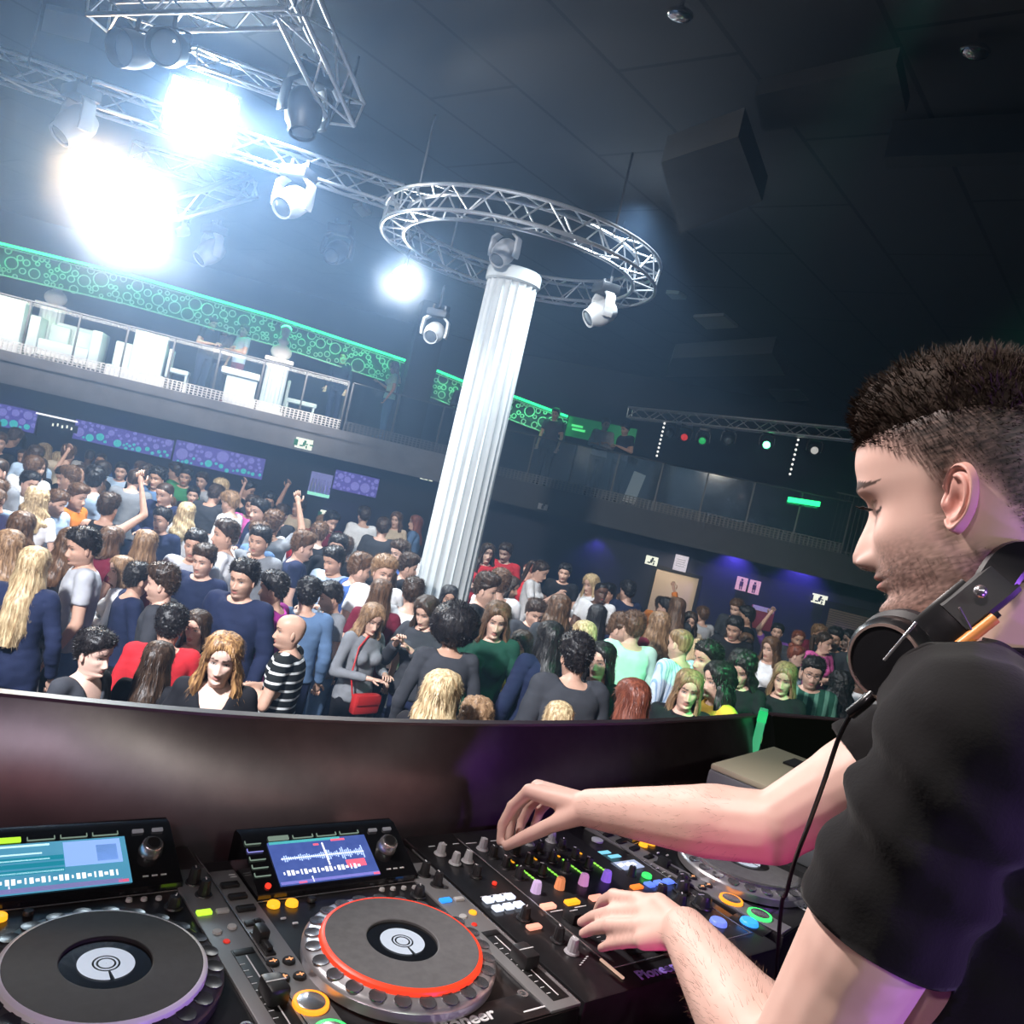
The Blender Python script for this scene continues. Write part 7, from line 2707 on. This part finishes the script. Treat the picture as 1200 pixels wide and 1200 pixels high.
# cropped sides: very short hairs standing on the scalp
side_idx = [i for i in range(len(DP)) if scalp[i] > 0.25 and DP[i, 2] < 0.085 and DP[i, 2] > -0.09]
for _ in range(7000):
    i = r.choice(side_idx)
    p = Vector(DP[i]) + Vector((r.uniform(-1, 1), r.uniform(-1, 1), r.uniform(-1, 1))) * 0.0015
    n = (p - Vector((0, 0.012, p.z * 0.8))).normalized()
    L = 0.0025 + 0.005 * min(1, max(0, (p.z + 0.0) / 0.07))
    d1 = (n * 0.8 + Vector((r.uniform(-.3, .3), r.uniform(0, .4), -0.5 + r.uniform(-.3, .5)))).normalized()
    w = d1.orthogonal().normalized() * 0.0004
    hb.add([p - w, p + w, p + d1 * L], [(0, 1, 2)])
hb.v = [tuple(HW_(v) - BASE) for v in hb.v]
hair_o = hb.build('hair', mat('hair_dj', (0.030, 0.019, 0.014), 0.7, spec=0.15, noise=0.5, nscale=160), DJ)
# stubble hairs along the jaw
bb = MB()
jaw_idx = [i for i in range(len(DP)) if beard[i] and DPA[i, 3] > 0.35 and -0.118 < DP[i, 2] < -0.02] + [i for i in range(len(DP)) if DPA[i, 3] > 0.4 and abs(DP[i, 2] + 0.058) < 0.006 and DP[i, 1] < -0.05]
for _ in range(2600):
    i = r.choice(jaw_idx)
    p = Vector(DP[i]) + Vector((r.uniform(-1, 1), r.uniform(-1, 1), r.uniform(-1, 1))) * 0.0012
    n = (p - Vector((0, 0.0, p.z))).normalized()
    d1 = (n * 0.6 + Vector((r.uniform(-.3, .3), r.uniform(-.3, .3), -0.8))).normalized()
    w = d1.orthogonal().normalized() * 0.00022
    bb.add([p - w, p + w, p + d1 * r.uniform(0.0015, 0.0032)], [(0, 1, 2)])
bb.v = [tuple(HW_(v) - BASE) for v in bb.v]
bb.build('beard', mat('beard_dj', (0.030, 0.018, 0.013), 0.5), DJ)

# ---- t-shirt
sb = MB()
srings = []
for (c, a, b) in ST:
    a2, b2 = a + 0.010, b + 0.014
    srings.append([c - BASE + TL * (a2 * math.copysign(abs(math.cos(q)) ** 0.85, math.cos(q))) + TF * (b2 * math.copysign(abs(math.sin(q)) ** 0.9, math.sin(q))) for q in [2 * PI * k2 / 32 for k2 in range(32)]])
sb.loft(srings)
for S, E in ((LS, LE), (RS, RE)):
    s_, e_ = S - BASE, E - BASE
    sb.capsule(N0 - BASE + (S - N0) * 0.42 + Vector((0, 0, -0.028)), s_, 0.070, 0.070)
    sb.capsule(s_, s_.lerp(e_, 0.35), 0.069, 0.064)
    sb.capsule(s_.lerp(e_, 0.35), s_.lerp(e_, 0.80), 0.064, 0.062)
sme = remesh(sb, 0.0062, 6, 0.5)
n_ = len(sme.vertices)
P = np.empty(n_ * 3)
sme.vertices.foreach_get('co', P)
P = P.reshape(-1, 3)
N = np.empty(n_ * 3)
sme.vertices.foreach_get('normal', N)
N = N.reshape(-1, 3)
Fs = [tuple(p.vertices) for p in sme.polygons]
keep = np.ones(n_, bool)
fold = np.zeros(n_)
for S, E in ((LS, LE), (RS, RE)):
    a, b = np.array(S - BASE), np.array(E - BASE)
    ab = b - a
    tt = ((P - a) @ ab) / (ab @ ab)
    dist = np.linalg.norm(P - (a + np.clip(tt, 0, 1)[:, None] * ab), axis=1)
    d_sp = seg_param(P, tuple(PEL - BASE - Vector((0, 0, 0.1))), tuple(N0 - BASE))[0] - 0.150
    axp = a + np.clip(tt, 0, 1)[:, None] * ab
    near = (dist < 0.076) & (((P - axp) * N).sum(1) > 0)
    keep &= ~(near & (tt > 0.545))
    # folds running round the sleeve from the armpit
    wv = np.sin(tt * 34 + 4 * (P @ np.array(TF)) * 9) * np.exp(-((tt - 0.22) / 0.22) ** 2)
    fold += np.where(dist < 0.13, 0.0065 * wv, 0)
nb_ = np.array(N0 - BASE + Vector((0, 0, 0.012)))
hu_n = np.array((hu * 0.55 + Vector((0, 0, 1)) * 0.6 + TF * 0.25).normalized())
keep &= ~(((P - nb_) @ hu_n) > -0.006) | (np.linalg.norm(P - nb_, axis=1) > 0.13)
keep &= P[:, 2] > (PEL.z - STAGE) - 0.08
P2 = P + N * fold[:, None]
info = dict(P=P2, N=N, F=Fs)
shirt = cloth(info, keep, 0.003, 4.2, 't_shirt', 0.0075, 24)
shirt.materials.clear()
shirt.materials.append(mat('tshirt_black', (0.010, 0.0095, 0.0105), 0.9, spec=0.15, bump=0.08, nscale=300, sheen=0.06))
so = bpy.data.objects.new('t_shirt', shirt)
COL.objects.link(so)
so.parent = DJ
# collar band
mb = MB()
cpts = []
for k2 in range(48):
    q = 2 * PI * k2 / 48
    cpts.append(N0 - BASE + TL * (0.082 * math.cos(q)) + TF * (0.078 * math.sin(q)) + Vector((0, 0, -0.005 - 0.018 * math.sin(q))))
mb.path(cpts, 0.009, 8, True)
mb.build('collar', mat('tshirt_black'), so)
# trousers
L_ = BP[:, 2] < (PEL.z - STAGE) + 0.02
keep2 = L_ & (BP[:, 2] > 0.02)
dist_arm = np.minimum.reduce([seg_param(BP, tuple(a - BASE), tuple(b - BASE))[0] for a, b in ((LS, LE), (LE, LWR), (RS, RE), (RE, RWR))])
keep2 &= dist_arm > 0.062
keep2 &= np.linalg.norm(BP[:, :2] , axis=1) < 0.30
NB = np.empty(nb * 3)
bme.vertices.foreach_get('normal', NB)
tro = cloth(dict(P=BP, N=NB.reshape(-1, 3), F=BF), keep2, 0.008, 2.2, 'trousers', 0.005)
tro.materials.clear()
tro.materials.append(cmat('black'))
to_ = bpy.data.objects.new('trousers', tro)
COL.objects.link(to_)
to_.parent = DJ

# fine hair on the forearms
ah = MB()
for E, Wr, m in ((LE, LWR, 900), (RE, RWR, 700)):
    a, b = np.array(E - BASE), np.array(Wr - BASE)
    d_, tt = seg_param(BP, a, b)
    sel = np.where((d_ < 0.062) & (tt > 0.12) & (tt < 0.99))[0]
    NBr = NB.reshape(-1, 3)
    ax = Vector(b - a).normalized()
    for _ in range(m):
        i = r.choice(sel)
        p, n = Vector(BP[i]), Vector(NBr[i])
        d1 = (n * 0.55 + ax * 0.7 + Vector((r.uniform(-.4, .4), r.uniform(-.4, .4), r.uniform(-.4, .4)))).normalized()
        w = d1.cross(n).normalized() * 0.00015
        Lh = r.uniform(0.006, 0.013)
        ah.add([p - w, p + w, p + d1 * Lh], [(0, 1, 2)])
ah.build('arm_hair', mat('arm_hair', (0.20, 0.12, 0.08), 0.5), DJ)

# ------------------------------------------------------------------ headphones round the neck
hp = empty('headphones', N0, 0, 'black headphones worn round the neck with an orange hinge accent', 'headphones')
hblk = mat('headphone_black', (0.010, 0.010, 0.012), 0.30, coat=0.2)
hpad = mat('headphone_pad', (0.016, 0.015, 0.018), 0.55)


def hbuild(name, m, mb, par=hp):
    mb.v = [tuple(Vector(v) - N0) for v in mb.v]
    return mb.build(name, m, par)


def cup(center, axis, label=None):
    q = axis.to_track_quat('Z', 'Y').to_matrix().to_4x4()
    M = Matrix.Translation(center) @ q
    mb = MB()
    mb.lathe([(0.020, -0.028), (0.040, -0.028), (0.048, -0.020), (0.048, -0.008), (0.042, -0.002), (0.030, -0.001)], 40, M)
    pad = hbuild('ear_pad', hpad, mb)
    mb = MB()
    mb.lathe([(0.041, -0.004), (0.0435, 0.006), (0.042, 0.016), (0.036, 0.022), (0.004, 0.024)], 40, M)
    c = hbuild('ear_cup', hblk, mb)
    mb = MB()
    mb.lathe([(0.0372, 0.0205), (0.0372, 0.0228), (0.0345, 0.0236), (0.0345, 0.0222)], 40, M, False, False)
    hbuild('trim_ring', mat('headphone_copper', (0.55, 0.40, 0.36), 0.3, metal=0.8), mb, c)
    return M


CL = W(1050, 773, 0.83)
CR = W(1085, 770, 1.00)
axL = (toCam(CL) * 0.72 + _R * -0.50 + _U * -0.12).normalized()
ML = cup(CL, axL)
cup(CR, -axL)
# the band: an arc round the back of the neck
B0, B1, B2, B3 = W(1072, 765, 0.815), W(1118, 726, 0.80), W(1160, 692, 0.795), W(1203, 655, 0.80)
back = N0 + Vector((0, 0, 0.075)) - TF * 0.115
B5, B6 = N0 + Vector((0, 0, 0.05)) - TL * 0.095 - TF * 0.04, CR + Vector((0, 0, 0.04))


def flatband(pts, wid, th, up):
    rings = []
    for i, p in enumerate(pts):
        t = (pts[min(i + 1, len(pts) - 1)] - pts[max(i - 1, 0)]).normalized()
        out = (p - (N0 + Vector((0, 0, 0.04))))
        out = (out - t * out.dot(t)).normalized()
        w = t.cross(out).normalized()
        rings.append([p + w * (wid / 2) * a + out * (th / 2) * b for a, b in ((-1, -.6), (-.8, -1), (.8, -1), (1, -.6), (1, .6), (.8, 1), (-.8, 1), (-1, .6))])
    m = MB()
    m.loft(rings)
    return m


def spline(P, n):
    out = []
    P = [P[0]] + list(P) + [P[-1]]
    for i in range(1, len(P) - 2):
        for k2 in range(n):
            s = k2 / n
            p0, p1, p2, p3 = P[i - 1], P[i], P[i + 1], P[i + 2]
            out.append(0.5 * ((2 * p1) + (p2 - p0) * s + (2 * p0 - 5 * p1 + 4 * p2 - p3) * s * s + (3 * p1 - p0 - 3 * p2 + p3) * s ** 3))
    out.append(P[-2])
    return out


hbuild('headband', hblk, flatband(spline([B2, B3, back, B5, B6], 10), 0.036, 0.016, None))
hbuild('yoke_arm', hblk, flatband(spline([B0 + (B0 - B1) * 0.25, B0, B1, B2.lerp(B1, 0.25)], 6), 0.046, 0.013, None))
hbuild('slider', mat('headphone_matte', (0.02, 0.02, 0.022), 0.5), flatband(spline([B1, B2, B2.lerp(B3, 0.35)], 6), 0.036, 0.020, None))
for dx, dy, nm in ((-12, -14, 'silver_line'), (14, 10, 'silver_line')):
    a, b = W(1032 + 4 + dx + 12, 776 + dy + 12, 0.795), W(1086 + dx, 731 + dy + 12, 0.785)
    m = MB()
    m.tube(a, b, 0.0014, n=8)
    hbuild(nm, mat('headphone_silver', (0.7, 0.66, 0.68), 0.25, metal=0.9), m)
m = MB()
a, b = W(1124, 757, 0.785), W(1166, 724, 0.78)
m.tube(a, b, 0.0055, n=10)
hbuild('hinge_accent', mat('headphone_orange', (0.75, 0.28, 0.06), 0.4), m)
m = MB()
a, b = W(1146, 696, 0.772), W(1152, 690, 0.772)
m.ellipsoid(a.lerp(b, 0.5), (0.006, 0.006, 0.006))
a, b = W(1124, 712, 0.773), W(1138, 738, 0.773)
m.tube(a, b, 0.0012, n=6)
hbuild('print_mark', mat('headphone_silver'), m)
# cable to the mixer
m = MB()
m.path(spline([W(1024, 812, 0.83), W(1012, 824, 0.83), W(997, 836, 0.84)], 5), 0.0060, 10)
hbuild('cable_plug', hblk, m)
m = MB()
m.path(spline([W(999, 834, 0.84), W(984, 862, 0.85), W(966, 915, 0.87), W(948, 965, 0.90), W(931, 1010, 0.94), W(922, 1045, 0.98), W(915, 1068, 1.02), OM + EX * 0.40 + EY * -0.02 + Vector((0, 0, -0.06))], 10), 0.0025, 8)
hbuild('cable', hblk, m)
# ------------------------------------------------------------------ light
w = bpy.data.worlds.new('world')
SC.world = w
w.use_nodes = True
w.node_tree.nodes['Background'].inputs[0].default_value = (0.22, 0.32, 0.60, 1)
w.node_tree.nodes['Background'].inputs[1].default_value = 0.05


def spot(name, loc, aim, power, col, size=60, blend=0.5, soft=0.15):
    ld = bpy.data.lights.new(name, 'SPOT')
    ld.energy = power
    ld.color = col
    ld.spot_size = math.radians(size)
    ld.spot_blend = blend
    ld.shadow_soft_size = soft
    o = bpy.data.objects.new(name, ld)
    COL.objects.link(o)
    o.location = loc
    o.rotation_euler = (Vector(aim) - Vector(loc)).to_track_quat('-Z', 'Y').to_euler()
    return o


def area(name, loc, aim, power, col, sx, sy):
    ld = bpy.data.lights.new(name, 'AREA')
    ld.shape = 'RECTANGLE'
    ld.size, ld.size_y = sx, sy
    ld.energy = power
    ld.color = col
    o = bpy.data.objects.new(name, ld)
    COL.objects.link(o)
    o.location = loc
    o.rotation_euler = (Vector(aim) - Vector(loc)).to_track_quat('-Z', 'Y').to_euler()
    return o


bright(235, 133, 8.6, 0.2, (0.66, 0.85, 1.0), 60, 'square flood lamp glaring blue-white under the straight truss', 400, True, (0.62, 0.5))
bright(112, 205, 9.0, 0.17, (1.0, 0.62, 0.30), 60, 'round flood lamp glaring warm white below the grey moving head', 330)
bright(158, 255, 9.0, 0.25, (0.84, 0.92, 1.0), 80, 'large round flood lamp glaring white above the green lattice', 500)
bright(473, 325, 10.6, 0.13, (0.92, 0.96, 1.0), 70, 'round flood lamp glaring white at the ring truss', 260)

# stage wash over the crowd
spot('stage_wash', (-2.6, 0.2, 5.7), (-1.8, 8.0, 1.0), 5200, (0.87, 0.91, 1.0), 75, 0.6, 0.25)
spot('rig_wash', (-3.2, 8.8, 5.9), (-3.0, 10.0, 0), 2900, (0.74, 0.86, 1.0), 110, 0.7, 0.25)
spot('rig_wash', (0.6, 9.2, 5.9), (0.6, 10.5, 0), 1100, (0.72, 0.86, 1.0), 110, 0.7, 0.25)
spot('green_spot', (3.3, 3.2, 5.7), (1.7, 6.2, 1.2), 1900, (0.10, 1.0, 0.35), 26, 0.6, 0.08)
spot('green_spot', (1.5, 4.0, 5.8), (0.2, 6.6, 1.2), 320, (0.10, 1.0, 0.45), 22, 0.6, 0.08)
# lamps of the stage behind the booth, then added fills for wall and door
spot('stage_back_spot', (-2.4, -3.2, 4.6), (-0.6, 1.3, 2.1), 160, (1.0, 0.82, 0.86), 50, 0.7, 0.12)
spot('stage_back_spot', (0.4, -3.8, 4.8), (0.0, 1.6, 2.1), 110, (0.92, 0.94, 1.0), 34, 0.7, 0.08)
spot('stage_back_spot', (-0.9, -3.6, 4.4), (-0.35, 1.5, 2.1), 50, (1.0, 0.18, 0.15), 22, 0.7, 0.06)
spot('stage_back_spot', (1.9, -3.4, 4.7), (0.6, 2.0, 2.1), 190, (0.80, 0.92, 0.72), 30, 0.7, 0.08)  # added greenish fill that brightens the right part of the booth wall
u, z = WR.hit(795, 640)
spot('door_fill', WR.at(u, 2.27, 1.0), WR.at(u, 1.2, 0.0), 60, (1.0, 0.88, 0.72), 70, 0.8, 0.05)  # added spot that brightens the beige door, no fixture above it
# added fill that brightens the white balcony furniture, no fixture there
q = EL.shift(-0.5)
p = q.at(q.hit(150, 400)[0], 4.35, 0)
area('balcony_fill', p, p - q.n * 1.4 - Vector((0, 0, 1.3)), 170, (1.0, 0.95, 0.95), 9, 0.8).data.spread = math.radians(95)
# violet lamps below the balcony
for px, py, e_ in ((862, 655, 26), (940, 668, 26), (700, 640, 6)):
    u, z = WR.hit(px, py)
    a = WR.at(u, z + 0.30, 0.25)
    spot('violet_lamp', a, WR.at(u, z - 1.2, 0.02), e_ * 7, (0.16, 0.10, 1.0), 110, 0.8, 0.05)
for px in (20, 150, 260, 420):
    u, z = WL.hit(px, 500)
    a = WL.at(u, 2.36, 0.55)
    spot('violet_lamp', a, WL.at(u, 0.9, 0.7), 60, (0.30, 0.22, 1.0), 130, 0.9, 0.1)
# the person at the mixer
spot('booth_key', (-1.5, 1.35, 4.35), HC + Vector((0, 0, -0.15)), 480, (1.0, 0.90, 0.86), 40, 0.7, 0.10)
spot('booth_violet', (1.15, 0.12, 1.85), LS.lerp(LE, 0.75), 22, (0.36, 0.12, 1.0), 60, 0.6, 0.05)
spot('booth_violet', (1.5, 0.25, 2.75), HC + Vector((0.02, 0, -0.2)), 45, (0.42, 0.14, 1.0), 55, 0.6, 0.06)
spot('booth_magenta', (0.42, 0.72, 2.0), RE.lerp(RWR, 0.45), 4, (1.0, 0.10, 0.55), 60, 0.7, 0.05)

# ------------------------------------------------------------------ haze
hm = bpy.data.materials.new('haze')
hm.use_nodes = True
nt = hm.node_tree
for n in list(nt.nodes):
    nt.nodes.remove(n)
out = nt.nodes.new('ShaderNodeOutputMaterial')
vs = nt.nodes.new('ShaderNodeVolumeScatter')
vs.inputs['Color'].default_value = (0.36, 0.60, 1.0, 1)
vs.inputs['Density'].default_value = 0.023
vs.inputs['Anisotropy'].default_value = 0.62
nt.links.new(vs.outputs[0], out.inputs['Volume'])
pl = [Vector((-14.5, 2.9, 0)), Vector((14.0, 2.9, 0))]
qa, qb, qc = UR.shift(-0.25), UL.shift(-0.25), None
pl.append(qa.at((pl[1] - qa.a).dot(qa.t) - 0.0, 0))
# where the two back walls meet
den = qa.t.x * qb.t.y - qa.t.y * qb.t.x
kq = ((qb.a.x - qa.a.x) * qb.t.y - (qb.a.y - qa.a.y) * qb.t.x) / den
pl.append(qa.at(kq, 0))
pl.append(qb.at((pl[0] - qb.a).dot(qb.t), 0))
mb = MB()
mb.loft([[Vector((p.x, p.y, 0.02)) for p in pl], [Vector((p.x, p.y, CEIL - 0.03)) for p in pl]])
hz = mb.build('haze', hm, smooth=False)
tag(hz, 'thin bluish haze hanging over the whole dance floor', 'haze', None, 'stuff')


# thicker smoke drifting in front of the glaring lamps
def smoke(px, py, d, rad, dens, label, seed):
    m = bpy.data.materials.new('lamp_smoke_%d' % px)
    m.use_nodes = True
    nt = m.node_tree
    for n in list(nt.nodes):
        nt.nodes.remove(n)
    out = nt.nodes.new('ShaderNodeOutputMaterial')
    sc = nt.nodes.new('ShaderNodeVolumeScatter')
    sc.inputs['Color'].default_value = (0.80, 0.90, 1.0, 1)
    sc.inputs['Anisotropy'].default_value = 0.55
    tc = nt.nodes.new('ShaderNodeTexCoord')
    ln = nt.nodes.new('ShaderNodeVectorMath')
    ln.operation = 'LENGTH'
    nz = nt.nodes.new('ShaderNodeTexNoise')
    nz.inputs['Scale'].default_value = 1.6
    nz.inputs['Detail'].default_value = 3
    ad = nt.nodes.new('ShaderNodeVectorMath')
    ad.operation = 'ADD'
    ad.inputs[1].default_value = (seed, seed * 2, 0)
    mr = nt.nodes.new('ShaderNodeMapRange')
    mr.interpolation_type = 'SMOOTHSTEP'
    mr.inputs['From Min'].default_value = 1.0
    mr.inputs['From Max'].default_value = 0.0
    mr.inputs['To Max'].default_value = dens
    m2 = nt.nodes.new('ShaderNodeMapRange')
    m2.inputs['From Min'].default_value = 0.38
    m2.inputs['From Max'].default_value = 0.62
    mu = nt.nodes.new('ShaderNodeMath')
    mu.operation = 'MULTIPLY'
    sd = nt.nodes.new('ShaderNodeVectorMath')
    sd.operation = 'SCALE'
    sd.inputs['Scale'].default_value = 1.0 / rad
    L = nt.links.new
    L(tc.outputs['Object'], sd.inputs[0])
    L(sd.outputs['Vector'], ln.inputs[0])
    L(ln.outputs['Value'], mr.inputs['Value'])
    L(tc.outputs['Object'], ad.inputs[0])
    L(ad.outputs['Vector'], nz.inputs['Vector'])
    L(nz.outputs['Fac'], m2.inputs['Value'])
    L(mr.outputs['Result'], mu.inputs[0])
    L(m2.outputs['Result'], mu.inputs[1])
    L(mu.outputs['Value'], sc.inputs['Density'])
    L(sc.outputs['Volume'], out.inputs['Volume'])
    b = MB()
    b.ellipsoid((0, 0, 0), (rad, rad, rad), n=24, m=16)
    o = b.build('lamp_smoke', m, None, W(px, py, d))
    tag(o, label, 'smoke', None, 'stuff')


smoke(160, 255, 8.55, 1.1, 0.22, 'white smoke drifting around the large round flood lamp', 1.0)
smoke(110, 205, 8.5, 0.75, 0.24, 'warm tinted smoke drifting around the small round flood lamp', 2.0)
smoke(238, 140, 8.2, 0.75, 0.22, 'bluish smoke drifting around the square flood lamp', 4.0)
smoke(175, 300, 10.5, 3.4, 0.07, 'wide pale cloud of smoke behind the flood lamps, before the lattice', 9.0)
smoke(473, 330, 10.3, 0.6, 0.3, 'small glow of smoke around the flood lamp at the ring truss', 7.0)

SC.view_settings.view_transform = 'Standard'
SC.view_settings.look = 'None'
SC.view_settings.gamma = 1.0
SC.view_settings.use_curve_mapping = False
SC.view_settings.exposure = 0.0
SC.cycles.use_denoising = True
SC.cycles.max_bounces = 5
SC.cycles.use_adaptive_sampling = True
SC.cycles.adaptive_threshold = 0.035
SC.cycles.diffuse_bounces = 2
SC.cycles.glossy_bounces = 3
SC.cycles.transparent_max_bounces = 12
SC.cycles.volume_bounces = 0
SC.cycles.volume_step_rate = 3.0
SC.cycles.volume_max_steps = 96
SC.cycles.sample_clamp_indirect = 4.0
